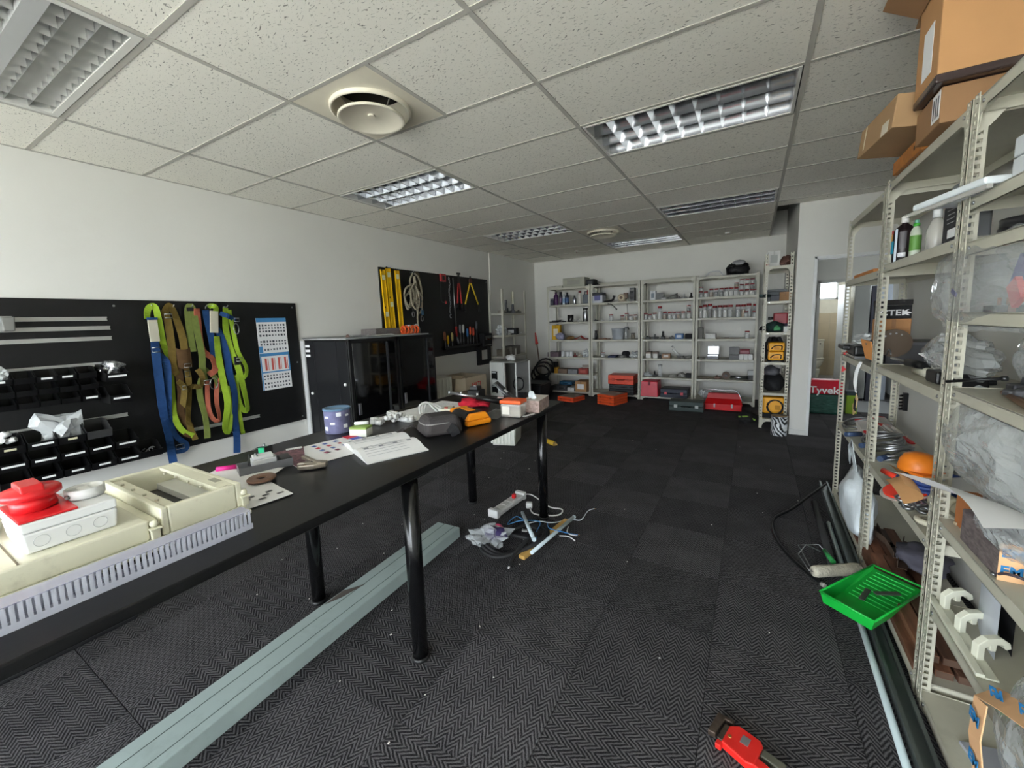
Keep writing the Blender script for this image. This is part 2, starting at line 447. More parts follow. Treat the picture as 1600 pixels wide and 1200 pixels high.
washw = wall('wall_washroom', [(.8, 1.25, WY, WY + .1, -.1, 2.6), (1.62, 2.4, WY, WY + .1, -.1, 2.6), (1.25, 1.62, WY, WY + .1, -.1, 1.72), (1.25, 1.62, WY, WY + .1, 2.2, 2.6), (.8, .9, PY + .1, 10.65, -.1, 2.6), (.8, .9, 11.15, WY, -.1, 2.6), (.8, .9, 10.65, 11.15, -.1, 1.65), (.8, .9, 10.65, 11.15, 2.15, 2.6), (2.3, 2.4, PY + .1, WY, -.1, 2.6)], plain((226, 222, 208), .6))  # the gap in the left side wall is an unseen opening added for light
TILE = mat('beige_wall_tile', (200, 186, 160), .3, var=.05, scale=4)
tm = MB().box(-.148, .148, -.006, .006, -.198, .198).build('wall_tile', TILE, washw, (1.05, WY - .006, .2), bevel=.003).data
for i in range(5):
    for j in range(3 + 1):
        if i == 0 and j == 0: continue
        h = min(1, (1.42 - .4 * j) / .4)
        o = link('wall_tile', tm, washw, (1.05 + .3 * i, WY - .006, .4 * j + .2 * h)); o.scale = (1, 1, h)
tm2 = MB().box(-.006, .006, -.148, .148, -.198, .198).build('wall_tile', TILE, washw, (2.294, 10.2, .2), bevel=.003).data
for i in range(5):
    for j in range(4):
        if i == 0 and j == 0: continue
        h = min(1, (1.42 - .4 * j) / .4)
        o = link('wall_tile', tm2, washw, (2.294, 10.2 + .3 * i, .4 * j + .2 * h)); o.scale = (1, 1, h)
fr = MB()
for a in ((1.25, 1.29, 1.72, 2.2), (1.58, 1.62, 1.72, 2.2), (1.25, 1.62, 1.72, 1.76), (1.25, 1.62, 2.16, 2.2)): fr.box(a[0], a[1], WY - .02, WY + .05, a[2], a[3])
w2 = struct(fr.build('window_2', plain((238, 240, 242), .4)))
w3 = MB()
for a in ((2.23, 2.26, 1.5, 1.8), (2.47, 2.5, 1.5, 1.8), (2.23, 2.5, 1.5, 1.53), (2.23, 2.5, 1.77, 1.8)): w3.box(a[0], a[1], PY - .02, PY + .05, a[2], a[3])
struct(w3.build('window_3', plain((238, 240, 242), .4)))

# ------------------------------------------------------------------ ceiling grid
slab = struct(MB().box(XL - .15, 3.0, YB - .15, 8.3, 3.1, 3.2).build('ceiling', plain((120, 118, 112), .9)))
GX = [XL, -3.409, -2.209, -1.009, .191, 1.391, 2.55]
GY = [YB] + [2.672 + .6 * j for j in range(-9, 10)] + [YF]
LIGHTS = [(0, -4), (0, 0), (2, 0), (2, 4), (0, 4), (1, 7)]
DIFF = [(1, -2), (1, 5)]
tmesh = None
TB = .012
def ctile(xa, xb, ya, yb):
    global tmesh
    sx, sy = xb - xa - 2 * TB + .004, yb - ya - 2 * TB + .004
    std = abs(xb - xa - 1.2) < .002 and abs(yb - ya - .6) < .002
    c = ((xa + xb) / 2, (ya + yb) / 2, ZC)
    if std and tmesh: return link('ceiling_tile', tmesh, slab, c)
    o = MB().taper((0, 0, .0), (sx, sy), (sx, sy), .016).build('ceiling_tile', CEIL, slab, c)
    if std: tmesh = o.data
cross = {}
for i in range(len(GX) - 1):
    for k in range(len(GY) - 1):
        xa, xb, ya, yb = GX[i], GX[i + 1], GY[k], GY[k + 1]
        if ya > 5.5 and xa > .1:
            if ya > 5.9: 
                continue
            yb = min(yb, 5.94)
        if yb > 5.95 and xa < .42 < xb: pass
        if ya >= 5.9 and xb > .42: xb = .42
        if xb - xa < .03 or yb - ya < .03: continue
        cell = (i - 1, k - 10)
        if cell in LIGHTS: pass
        elif cell in DIFF: ctile(xa + .6, xb, ya, yb)
        else: ctile(xa, xb, ya, yb)
        ln = round(xb - xa, 3)
        if k > 0:
            if ln not in cross:
                q = MB(); q.box(-ln / 2 + TB, ln / 2 - TB, -TB, TB, -.003, .001); q.box(-ln / 2 + TB, ln / 2 - TB, -.002, .002, .001, .03)
                cross[ln] = q.build('cross_tee', TEE, slab, ((xa + xb) / 2, ya, ZC)).data
            else: link('cross_tee', cross[ln], slab, ((xa + xb) / 2, ya, ZC))
for i in range(1, len(GX) - 1):
    yb = YF if GX[i] < .42 else 5.94
    q = MB(); q.box(-TB, TB, 0, yb - YB, -.004, .001); q.box(-.002, .002, 0, yb - YB, .001, .04)
    q.build('main_tee', TEE, slab, (GX[i], YB, ZC))
for cell in DIFF:
    q = MB(); q.box(-TB, TB, TB, .6 - TB, -.003, .001); q.build('cross_tee', TEE, slab, (GX[cell[0] + 1] + .6, 2.672 + .6 * cell[1], ZC))
ang = MB(); ang.box(XL, XL + .02, YB, YF, ZC - .003, ZC); ang.box(XL, .42, YF - .02, YF, ZC - .003, ZC)
ang.build('wall_angle', TEE, slab)
# ------------------------------------------------------------------ ceiling lights (off) and air diffusers
CHROME = mat('louvre_aluminium', (200, 202, 206), 0.12, metal=1.0, var=0.03)
CHROMED = mat('louvre_brushed', (206, 206, 204), 0.38, metal=1.0, var=0.04)
WHITEP = mat('white_enamel', (214, 213, 206), 0.4, var=0.02)
def louvre_light(x0, y0, label, bars=3, cols=10, m=CHROME, frame_w=.016, inset=.17):
    """recessed 1.2 x 0.6 m louvre fitting, lamps off"""
    t = thing('louvre_light', label, 'ceiling light', (x0 + .6, y0 + .3, ZC))
    t['group'] = 'recessed louvre lights in the ceiling grid'
    W, D = .582, .284
    q = MB()
    q.box(-W, W, -D, -D + frame_w, -.006, .004); q.box(-W, W, D - frame_w, D, -.006, .004)
    q.box(-W, -W + frame_w, -D + frame_w, D - frame_w, -.006, .004); q.box(W - frame_w, W, -D + frame_w, D - frame_w, -.006, .004)
    q.build('frame', WHITEP, t)
    hx, hy = W - frame_w, D - frame_w
    q = MB()
    q.box(-W, W, -D, D, .115, .125); q.box(-W, W, -D, -hy, .004, .115); q.box(-W, W, hy, D, .004, .115); q.box(-W, -hx, -hy, hy, .004, .115); q.box(hx, W, -hy, hy, .004, .115)
    q.build('housing', mat('light_housing', (205, 205, 200), .35, var=.02), t)
    # lengthwise parabolic reflectors and cross blades
    n = bars
    wy = 2 * hy / n
    for j in range(n):
        c = -hy + wy * (j + .5)
        q = MB()
        for s2 in (-1, 1):
            pts = [(wy / 2 * s2 * (1 - inset * (u ** 1.3)), .075 * u) for u in [k / 6 for k in range(7)]]
            vs = []
            for (py, pz) in pts:
                vs += [(-hx, c + py, pz), (hx, c + py, pz)]
            q.add(vs, [(2 * k, 2 * k + 1, 2 * k + 3, 2 * k + 2) for k in range(6)], True)
        q.build('reflector', m, t)
        for k in range(1, cols):
            x = -hx + 2 * hx * k / cols
            b = MB()
            b.add([(x - .016, c - wy / 2 * .86, .06), (x + .016, c - wy / 2 * .86, .06), (x, c - wy / 2 * .98, .001),
                   (x - .016, c + wy / 2 * .86, .06), (x + .016, c + wy / 2 * .86, .06), (x, c + wy / 2 * .98, .001),
                   ], [(0, 3, 5, 2), (1, 2, 5, 4), (0, 1, 4, 3)], False)
            b.build('cross_blade', m, t)
        MB().cyl((-hx + .02, c, .075), (hx - .02, c, .075), .013, n=10).build('lamp_tube', mat('lamp_tube_off', (215, 218, 216), .25, var=.01), t)
    return t
nm = {(0, -4): 'recessed louvre light in the near left ceiling corner, with a wide centre bar',
      (0, 0): 'recessed louvre light over the black cabinets, three rows of small cells',
      (2, 0): 'largest-looking mirror louvre light near the middle right of the ceiling',
      (2, 4): 'recessed louvre light nearest the doorway wall, seen edge-on',
      (0, 4): 'recessed louvre light over the far tool board',
      (1, 7): 'recessed louvre light closest to the far wall racks'}
for c in LIGHTS:
    x0, y0 = GX[c[0] + 1], 2.672 + .6 * c[1]
    if c == (0, -4):
        t = louvre_light(x0, y0, nm[c], bars=6, cols=12, m=CHROMED, frame_w=.03)
        MB().box(-.55, .55, -.03, .03, -.001, .03).build('centre_bar', mat('light_bar', (176, 177, 176), .3, var=.02), t)
    else: louvre_light(x0, y0, nm[c], cols=9 if c[0] == 2 else 10, inset={(0, 0): .17, (2, 0): .225, (2, 4): .44, (0, 4): .3, (1, 7): .30}[c])
def diffuser(x0, y0, label):
    t = thing('air_diffuser', label, 'vent', (x0 + .3, y0 + .3, ZC), group='round air diffusers in the ceiling')
    m = mat('diffuser_enamel', (226, 219, 200), .4, var=.03)
    n = 48; a = .288
    # square plate with a round throat
    vs = []; fs = []
    for i in range(n):
        t0 = 2 * PI * i / n; c, s2 = math.cos(t0), math.sin(t0)
        k = a / max(abs(c), abs(s2))
        vs += [(k * c, k * s2, -.002), (.212 * c, .212 * s2, -.004)]
    for i in range(n): fs.append((2 * i, 2 * ((i + 1) % n), 2 * ((i + 1) % n) + 1, 2 * i + 1))
    q = MB(); q.add(vs, fs)
    q.build('plate', m, t)
    MB().lathe([(.222, -.003), (.222, -.020), (.214, -.026), (.208, -.024), (.204, -.004), (.195, .03), (.185, .10)], n=48, flatcap=False).build('outer_ring', m, t)
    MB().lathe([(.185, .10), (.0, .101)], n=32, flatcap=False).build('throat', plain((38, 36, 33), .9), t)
    MB().lathe([(.0, -.036), (.06, -.037), (.12, -.044), (.165, -.060), (.178, -.066), (.184, -.062), (.182, -.052), (.12, -.030), (.0, -.020)], n=48).build('deflector_disc', m, t)
    MB().cyl((0, 0, -.046), (0, 0, -.03), .02, n=20).build('centre_knob', m, t)
    q = MB()
    for i in range(3):
        a2 = i * 2.094
        q.cyl((.12 * math.cos(a2), .12 * math.sin(a2), -.03), (.17 * math.cos(a2), .17 * math.sin(a2), .05), .004, n=6)
    q.build('bracket', plain((120, 116, 108), .5), t)
diffuser(GX[2], 2.672 - 1.2, 'round cream air diffuser with hanging disc, large in the near ceiling')
diffuser(GX[2], 2.672 + 3.0, 'round cream air diffuser far back in the ceiling')
for x, y, l in ((-2.83, 7.3, 'small white ceiling sensor left of the far louvre light'), (-.38, 7.29, 'small white ceiling sensor right of the far louvre light')):
    t = thing('ceiling_sensor', l, 'sensor', (x, y, ZC))
    MB().lathe([(.035, 0), (.033, -.012), (.012, -.016)], n=16).build('base', plain((225, 225, 220), .4), t)
    MB().lathe([(.012, -.016), (.008, -.03), (0, -.032)], n=12).build('bulb', plain((120, 90, 70), .3), t)
# ------------------------------------------------------------------ left wall: black panels, rails, bins
BLACKB = mat('black_board', (14, 14, 15), 0.5, var=0.2, scale=3, dirt=0.06, dirtcol=(70, 70, 70))
ALU = mat('aluminium', (196, 196, 192), 0.35, metal=0.6, var=0.05)
STEEL = mat('steel', (170, 172, 175), 0.28, metal=1.0, var=0.08, scale=20)
DSTEEL = mat('dark_steel', (70, 70, 72), 0.4, metal=0.9, var=0.12, scale=20)
BLK = mat('black_plastic', (15, 15, 16), 0.38, var=0.12)
BLKM = mat('black_matt', (26, 26, 28), 0.8, var=0.12)
PAPER = mat('white_paper', (232, 232, 232), 0.7, var=0.02)
KRAFT = mat('cardboard', (176, 132, 88), 0.85, var=0.06, scale=10, bump=.05, bscale=200)
WHT = mat('white_plastic', (226, 227, 226), 0.35, var=0.02)
RED = mat('red_plastic', (196, 22, 24), 0.35, var=0.06)
YEL = mat('yellow_plastic', (232, 170, 22), 0.4, var=0.06)
ORG = mat('orange_plastic', (232, 92, 34), 0.4, var=0.06)
WOOD = mat('brown_timber', (112, 74, 54), 0.7, var=0.25, scale=6, stretch=(8, 1, 8), bump=.2, bscale=40)

def clear_plastic(name, col=(225, 230, 232), alpha=0.35, rough=0.12):
    return mat(name, col, rough, var=0.05, alpha=alpha, spec=0.9, bump=.35, bscale=22)
BAGM = clear_plastic('clear_bag', alpha=.34)
BAGM2 = clear_plastic('milky_bag', (214, 218, 218), .62, .25)

b1 = thing('wall_panel', 'long black wall panel behind the harnesses and the storage bins', 'wall panel', (XL + .001, 1.38, .52))
MB().box(0, .018, -1.23, 1.23, 0, 1.235).build('board', BLACKB, b1)
for y, z in ((-1.1, 1.19), (-.2, 1.19), (.55, 1.19), (1.19, 1.19), (1.19, .04), (.5, .04), (1.19, .62)):
    MB().cyl((.018, y, z), (.021, y, z), .008, n=10).build('screw', STEEL, b1)
XB = XL + .019
def rail(y0, y1, z, label):
    t = thing('mounting_rail', label, 'rail', (XB, (y0 + y1) / 2, z))
    h = (y1 - y0) / 2
    q = MB(); q.box(0, .003, -h, h, -.014, .014); q.box(.003, .012, -h, h, .006, .014); q.box(.003, .012, -h, h, -.014, -.009)
    q.build('profile', ALU, t)
rail(.1, 1.13, 1.615, 'aluminium rail on the black panel, topmost of three above the bins')
rail(.1, 1.14, 1.548, 'aluminium rail on the black panel, middle of three above the bins')
rail(.1, 1.14, 1.472, 'aluminium rail on the black panel, lowest of three above the bins')
rail(.1, 1.12, 1.285, 'aluminium rail carrying the upper small bins')
rail(.1, 1.165, .885, 'aluminium rail carrying the lower large bins')
rail(1.58, 2.13, .66, 'short aluminium rail low on the panel behind the hanging straps')
t = thing('bin_clip', 'grey plastic end block on the two upper rails at the picture edge', 'bin clip', (XB + .012, .64, 1.56))
q = MB(); q.taper((.05, 0, -.02), (.1, .05), (.1, .06), .09); q.build('body', mat('grey_smoke', (120, 120, 116), .4), t, bevel=.006)
MB().box(.02, .08, -.022, .022, .07, .074).build('cap', plain((160, 160, 155), .4), t)

def make_bin(d, w, h, m=BLK):
    """open-fronted stacking bin, back at x=0, front at x=d"""
    t = thing('storage_bin', '', 'storage bin')
    th = .0035
    prof = [(0, 0), (d * .92, 0), (d, h * .48), (d * .86, h * .52), (d * .55, h), (0, h)]
    q = MB()
    for s2 in (-1, 1):
        y = s2 * w / 2
        a, b = sorted((y, y - s2 * th))
        vs = [(x, yy, z) for yy in (a, b) for x, z in prof]
        n = len(prof)
        q.add(vs, [tuple(range(n)), tuple(reversed(range(n, 2 * n)))] + [(i, (i + 1) % n, n + (i + 1) % n, n + i) for i in range(n)])
    q.box(0, d * .92, -w / 2, w / 2, 0, th); q.box(0, th, -w / 2, w / 2, 0, h)
    q.build('tray', m, t)
    f = MB(); f.add([(d * .92, -w / 2, 0), (d * .92, w / 2, 0), (d, w / 2, h * .48), (d, -w / 2, h * .48), (d * .92 - th, -w / 2, 0), (d * .92 - th, w / 2, 0), (d - th, w / 2, h * .48), (d - th, -w / 2, h * .48)],
                     [(0, 1, 2, 3), (7, 6, 5, 4), (0, 4, 5, 1), (3, 2, 6, 7), (0, 3, 7, 4), (1, 5, 6, 2)])
    f.build('front_lip', m, t)
    MB().box(-.008, 0, -w * .3, w * .3, h * .8, h * .98).build('hook', m, t)
    return t
def bin_label(t, d, w, h, wd, col=(235, 236, 236)):
    M = frame((d * .96 + .0015, 0, h * .30), (0, 1, 0), (d * .08, 0, h * .48))
    q = MB(); q.box(-wd / 2, wd / 2, -.007, .007, 0, .0012, M); q.build('label_card', plain(col, .6), t)
EDGE = mat('smoky_bin', (58, 58, 58), .3, var=.1)
protoS, protoL, protoM = make_bin(.16, .091, .076), make_bin(.2, .13, .105), make_bin(.2, .125, .12)
protoE = make_bin(.2, .13, .115, EDGE)
used = set()
def put_bin(proto, y, z, label, dims, lab=None, group='bins on the wall rails'):
    if proto not in used: used.add(proto); o = proto
    else: o = copy_tree(PRISTINE[proto])
    o.location = (XB + .013, y, z)
    tag(o, label, 'storage bin', group)
    if lab: bin_label(o, *dims, lab[0], lab[1] if len(lab) > 1 else (235, 236, 236))
    return o
PRISTINE = {}
for p in (protoS, protoL, protoM, protoE):
    PRISTINE[p] = p
# copies are made first so that label cards added later do not travel with them
def bins(proto, spots, dims):
    objs = [proto] + [copy_tree(proto) for _ in spots[1:]]
    for o, (y, z, label, lab) in zip(objs, spots):
        o.location = (XB + .013, y, z); tag(o, label, 'storage bin', 'bins on the wall rails')
        if lab: bin_label(o, *dims, lab[0], lab[1] if len(lab) > 1 else (235, 236, 236))
ORD = ['first', 'second', 'third', 'fourth', 'fifth', 'sixth', 'seventh', 'eighth', 'ninth', 'tenth', 'eleventh', 'twelfth', 'thirteenth', 'fourteenth']
ys = [.945, .845, .75, .655, .56]
sp = []
for r, (z, rn) in enumerate(((1.205, 'top'), (1.125, 'middle'), (1.045, 'bottom'))):
    for c, y in enumerate(ys):
        lab = {(0, 1): (.05,), (0, 2): (.05,), (2, 0): (.06,), (0, 4): (.03,)}.get((r, c))
        sp.append((y, z, 'small black bin, %s from the right in the %s row of the upper small bins' % (ORD[c], rn), lab))
bins(protoS, sp, (.16, .091, .076))
bins(protoM, [(1.085, 1.165, 'smoky larger bin at the right end of the upper rail, full of silver bags', (.1,)),
              (1.09, 1.005, 'smoky larger bin holding brass fittings, right end below the silver bags', (.09,))], (.2, .125, .12))
yl = [1.085, .948, .812, .677, .54]
sp = []
for r, (z, rn, cs) in enumerate(((.78, 'top', (3, 4)), (.675, 'middle', (0, 1, 2, 3, 4)), (.56, 'bottom', (0, 1, 2, 3, 4)))):
    for c in cs:
        cw = (.05, (214, 208, 176)) if (r, c) == (0, 4) else ((.06,) if r == 2 and c else (.095,))
        if (r, c) == (2, 4): cw = None
        sp.append((yl[c], z, 'large black bin, %s from the right in the %s row of the lower bins' % (ORD[c], rn), cw))
sp.append((.812, .78, 'large black bin with a cream tag, holding a crumpled clear bag', (.045, (214, 208, 176))))
sp.append((1.218, .56, 'low black bin at the right end, heaped with metal bits', None))
bins(protoL, sp, (.2, .13, .105))
bins(protoE, [(.948, .78, 'smoky see-through bin on the lower rail, empty', None)], (.2, .13, .115))

def bag(name, label, c, size, seed, m=None, rz=0, rough=.35, sub=3, cat='plastic bag', contents=None, freq=2.2):
    o = MB().blob((0, 0, 0), size, seed, rough, sub, freq).build(name, m or BAGM, loc=c, rz=rz, smooth=(False if m in (None, BAGM2) else None))
    tag(o, label, cat)
    return o
SILV = mat('silver_foil', (190, 192, 194), .2, metal=.85, var=.3, scale=40, bump=.6, bscale=60)
bag('silver_bag', 'crumpled silver bag heaped in the smoky upper bin', (XB + .10, 1.085, 1.20), (.15, .11, .13), 3, SILV, rough=.5)
bag('clear_bag', 'crumpled clear bag poking up out of the large bin with cream tag', (XB + .10, .80, .81), (.11, .20, .20), 8, BAGM2, rough=.55, freq=1.5)
bag('clear_bag', 'clear bag lying on the small bins at the picture edge', (XB + .10, .565, 1.235), (.10, .07, .10), 5, BAGM2)
for i, (y, z) in enumerate(((.52, .855), (.56, .85), (.54, .89))):
    t = thing('pipe_fitting', 'white plastic fitting in the large bin, %s of three' % ['leftmost', 'rightmost', 'topmost'][i], 'fitting', (XB + .12, y, z), rz=i)
    MB().cyl((-.02, 0, 0), (.025, 0, .012), .016, n=12).build('socket', WHT, t); MB().cyl((0, 0, 0), (.005, .02, .02), .012, n=10).build('branch', WHT, t)
BRASS = mat('brass', (176, 132, 78), .35, metal=.9, var=.1)
for i, (dy, dx) in enumerate(((-.03, .1), (0, .13), (.03, .11), (.01, .09))):
    t = thing('brass_fitting', 'small brass fitting in the smoky lower end bin, %s of four' % ORD[i], 'fitting', (XB + dx, 1.09 + dy, 1.02), rz=i * 1.2)
    MB().cyl((-.018, 0, .012), (.018, 0, .012), .010, n=10).build('stem', BRASS, t); MB().cyl((-.005, 0, .012), (.005, 0, .012), .015, n=6).build('hex', BRASS, t)
for i, (dy, dx) in enumerate(((-.03, .1), (.0, .14), (.03, .11))):
    t = thing('metal_clip', 'small metal clip in the low end bin, %s from the left' % ORD[i], 'clip', (XB + dx, 1.218 + dy, .568), rz=i)
    MB().tube(arc((0, 0, .03), .022, 0, 5, 10, (1, 0, .4), (0, .8, .6)), .004, 6).build('ring', STEEL, t); MB().cbox((0, 0, .012), (.03, .012, .012), .4).build('tongue', STEEL, t)

# ------------------------------------------------------------------ safety harnesses
LIME = mat('lime_webbing', (140, 170, 40), .8, var=.10, scale=30, bump=.3, bscale=300)
BLUE = mat('blue_webbing', (20, 62, 112), .8, var=.10, scale=30, bump=.3, bscale=300)
OLIV = mat('olive_webbing', (100, 82, 28), .8, var=.14, scale=30, bump=.3, bscale=300)
SAGE = mat('sage_webbing', (112, 124, 60), .8, var=.10, scale=30, bump=.3, bscale=300)
CORAL = mat('coral_webbing', (168, 92, 70), .8, var=.10, scale=30, bump=.3, bscale=300)
BROWN = mat('brown_pad', (86, 62, 34), .85, var=.15, scale=20)
GREYT = mat('grey_tag', (188, 184, 166), .7, var=.05)
HX = XB
def strap(parent, yz, y0, z0, m, wd=.042, x=.045, name='strap', tw=0.0, k=4):
    pts = spline([(0, a, b) for a, b in yz], k)
    n = len(pts); out = []
    for i, p in enumerate(pts):
        f = i / max(n - 1, 1)
        xx = x + .012 * math.sin(f * 7 + y0 * 9)
        a = tw * math.sin(f * 9 + z0 * 5)
        out.append(((xx, p.y - y0, p.z - z0), (math.cos(a), math.sin(a), 0)))
    q = MB().ribbon(out, wd, .003)
    return q.build(name, m, parent)
def hook(parent, y, z):
    q = MB(); q.tube([(0, y, z), (.05, y, z), (.07, y, z + .015)], .004, 6); q.build('hook', STEEL, parent)
def ringbuckle(parent, y, z, x=.065, w2=.055, h2=.035):
    q = MB(); q.tube([(x, y - w2 / 2, z + h2 / 2), (x, y + w2 / 2, z + h2 / 2), (x, y + w2 / 2, z - h2 / 2), (x, y - w2 / 2, z - h2 / 2)], .004, 6, closed=True)
    q.build('buckle', STEEL, parent)
def harness(label, y, z=1.70):
    t = thing('safety_harness', label, 'harness', (HX, y, z), group='harnesses hanging on the black panel')
    hook(t, 0, .005)
    return t
t = harness('lime and blue safety harness, leftmost of the five, with pale tag and blue legs', 1.385)
G = lambda yz, m, **k: strap(t, yz, Y0, 1.70, m, **k)
Y0 = 1.385
G([(1.35, 1.61), (1.36, 1.68), (1.39, 1.71), (1.41, 1.69), (1.42, 1.6), (1.43, 1.42), (1.45, 1.31), (1.46, 1.15), (1.45, .99), (1.44, .81), (1.48, .68), (1.55, .62)], LIME, x=.05, tw=.5)
G([(1.37, 1.44), (1.365, 1.35), (1.36, 1.12), (1.36, .91), (1.37, .76), (1.38, .64), (1.38, .52), (1.38, .44)], BLUE, wd=.055, x=.07, tw=.3)
G([(1.38, 1.33), (1.42, 1.28), (1.43, 1.2), (1.41, .99), (1.40, .82), (1.43, .65), (1.49, .56), (1.47, .52), (1.39, .53)], BLUE, wd=.05, x=.055, tw=.6)
MB().box(.075, .085, -.045, .018, -.27, -.10).build('tag_pack', GREYT, t, bevel=.004); ringbuckle(t, -.015, -.335, .085)
MB().box(.074, .087, -.047, .02, -.10, -.082).build('tag_band', BLUE, t); ringbuckle(t, .05, -1.14, .09)
Y0 = 1.53
t = harness('olive brown safety harness with a padded back plate, second from the left', Y0)
G([(1.49, 1.15), (1.47, 1.22), (1.48, 1.4), (1.48, 1.6), (1.47, 1.65), (1.5, 1.71), (1.52, 1.69), (1.54, 1.59), (1.56, 1.45), (1.56, 1.32)], OLIV, x=.055, wd=.05, tw=.3)
G([(1.48, 1.1), (1.52, 1.03), (1.5, .89), (1.56, 1.03), (1.64, 1.03), (1.66, 1.11), (1.63, 1.18)], OLIV, x=.07, tw=.6)
G([(1.56, 1.2), (1.57, 1.09), (1.55, .87), (1.53, .73), (1.56, .58)], OLIV, x=.045, tw=.4)
G([(1.50, 1.3), (1.51, 1.0), (1.49, .8), (1.54, .7), (1.50, .62)], BROWN, x=.04, wd=.055)
q = MB(); q.sheet(lambda u, v: (.075 + .012 * math.sin(u * PI), -.03 + .10 * u, -.33 - .16 * v - .02 * math.sin(u * PI)), 6, 6, .0); q.build('back_pad', BROWN, t)
ringbuckle(t, .03, -.48, .095, .05, .03); ringbuckle(t, .02, -.55, .09, .035, .05); ringbuckle(t, -.01, -.66, .09, .03, .03); ringbuckle(t, -.05, -.07, .075, .05, .03)
Y0 = 1.66
t = harness('sage green and coral safety harness, middle of the five', Y0)
G([(1.62, 1.33), (1.62, 1.51), (1.63, 1.68), (1.66, 1.70), (1.67, 1.51), (1.68, 1.3), (1.67, 1.17), (1.68, 1.07)], SAGE, wd=.05, x=.06)
G([(1.66, 1.1), (1.64, .97), (1.65, .76), (1.65, .57)], SAGE, wd=.045, x=.05, tw=.2)
G([(1.69, 1.69), (1.69, 1.51), (1.70, 1.34), (1.76, 1.26), (1.77, 1.16), (1.72, 1.12)], CORAL, x=.05, wd=.05, tw=.4)
G([(1.70, 1.07), (1.69, .84), (1.72, .72), (1.76, .72), (1.75, .88), (1.78, 1.08)], CORAL, x=.05, wd=.035, tw=.4)
G([(1.67, 1.2), (1.72, 1.15), (1.77, 1.08), (1.78, .95)], SAGE, x=.045, wd=.04)
ringbuckle(t, .03, -.64, .085, .05, .035); MB().tube(arc((.08, .08, -.66), .03, 0, 2 * PI, 14, (0, 1, 0), (.2, 0, 1.6)), .004, 6).build('carabiner', STEEL, t)
q = MB(); q.box(.05, .056, -.04, .01, -.03, .0); q.build('adjuster', BLKM, t)
Y0 = 1.81
t = harness('blue and lime safety harness with long blue tail below the panel, fourth from the left', Y0)
G([(1.76, 1.68), (1.77, 1.46), (1.78, 1.27)], BLUE, x=.05, wd=.05)
G([(1.82, 1.52), (1.85, 1.46), (1.88, 1.28), (1.88, 1.11), (1.90, .91), (1.88, .71), (1.88, .51), (1.87, .37)], BLUE, wd=.055, x=.06, tw=.3)
G([(1.81, 1.45), (1.81, 1.25), (1.82, 1.05), (1.83, .85), (1.79, .69), (1.78, .62), (1.81, .60), (1.84, .78), (1.84, 1.0)], LIME, x=.075, wd=.05, tw=.3)
M = Matrix.Rotation(-.1, 4, 'X')
MB().box(.075, .086, -.03, .035, -.22, -.03, M).build('tag_pack', GREYT, t, bevel=.004); MB().tube(arc((.06, -.02, -.01), .035, 0, PI, 10, (0, 1, 0), (0, 0, 1)), .004, 6).build('ring', STEEL, t)
G([(1.78, 1.70), (1.80, 1.715), (1.83, 1.70), (1.835, 1.66)], LIME, x=.06)
Y0 = 1.93
t = harness('lime green safety harness with a coiled loop, rightmost of the five', Y0)
G([(1.92, 1.7), (1.90, 1.5), (1.92, 1.3), (1.95, 1.19), (1.97, 1.06), (1.99, .89), (2.0, .75), (1.95, .78), (1.93, .9), (1.93, 1.09)], LIME, wd=.05, x=.055, tw=.4)
G([(1.94, 1.68), (1.95, 1.45), (1.96, 1.3), (2.02, 1.15), (2.0, 1.06), (1.93, 1.09)], LIME, wd=.035, x=.075, tw=.3)
G([(1.93, .79), (1.93, .66), (1.95, .53)], LIME, wd=.035, x=.045)
G([(1.86, 1.65), (1.92, 1.62), (1.98, 1.59)], BLUE, wd=.04, x=.075)
MB().tube(arc((.085, .04, -.19), .022, 0, 2 * PI, 14, (0, 1, 0), (0, 0, 2.2)), .004, 6).build('carabiner', STEEL, t); ringbuckle(t, .05, -.11, .09, .04, .03); ringbuckle(t, .035, -.47, .09, .05, .03)
MB().box(.06, .075, .0, .05, -.52, -.44).build('ratchet', BLKM, t, bevel=.004)

# ------------------------------------------------------------------ poster with pictograms
t = thing('safety_poster', 'white and blue laminated poster of small pictograms on the black panel', 'poster', (XB, 2.34, 1.25))
MB().box(0, .003, -.147, .147, -.355, .355).build('sheet', PAPER, t)
POB = mat('poster_blue', (72, 140, 196), .5, var=.03)
q = MB(); q.box(.003, .0038, -.147, .147, .315, .355); q.box(.003, .0038, -.147, .147, -.02, .01); q.box(.003, .0038, -.147, -.135, -.355, .0); q.box(.003, .0038, -.147, -.11, .015, .08); q.box(.003, .0038, .135, .147, -.175, .0); q.box(.003, .0038, -.147, .147, -.185, -.172)
q.build('blue_print', POB, t)
q = MB()
for r, z in enumerate((.285, .255, .225, .185, .125, .095, .045, -.215, -.245, -.29, -.325)):
    for c in range(9):
        y = -.12 + .03 * c; a = random.uniform(.005, .011); h = random.uniform(.006, .011)
        if r == 6 and c < 1: continue
        q.box(.003, .0038, y - a, y + a, z - h, z + h)
q.build('pictograms', plain((70, 74, 82), .6), t, kind='stuff')
q = MB()
for c in range(4): q.box(.003, .0039, -.105 + .065 * c, -.085 + .065 * c, -.16, -.04); q.box(.003, .0039, -.075 + .065 * c, -.07 + .065 * c, -.16, -.04)
q.build('red_print', plain((206, 96, 86), .6), t)

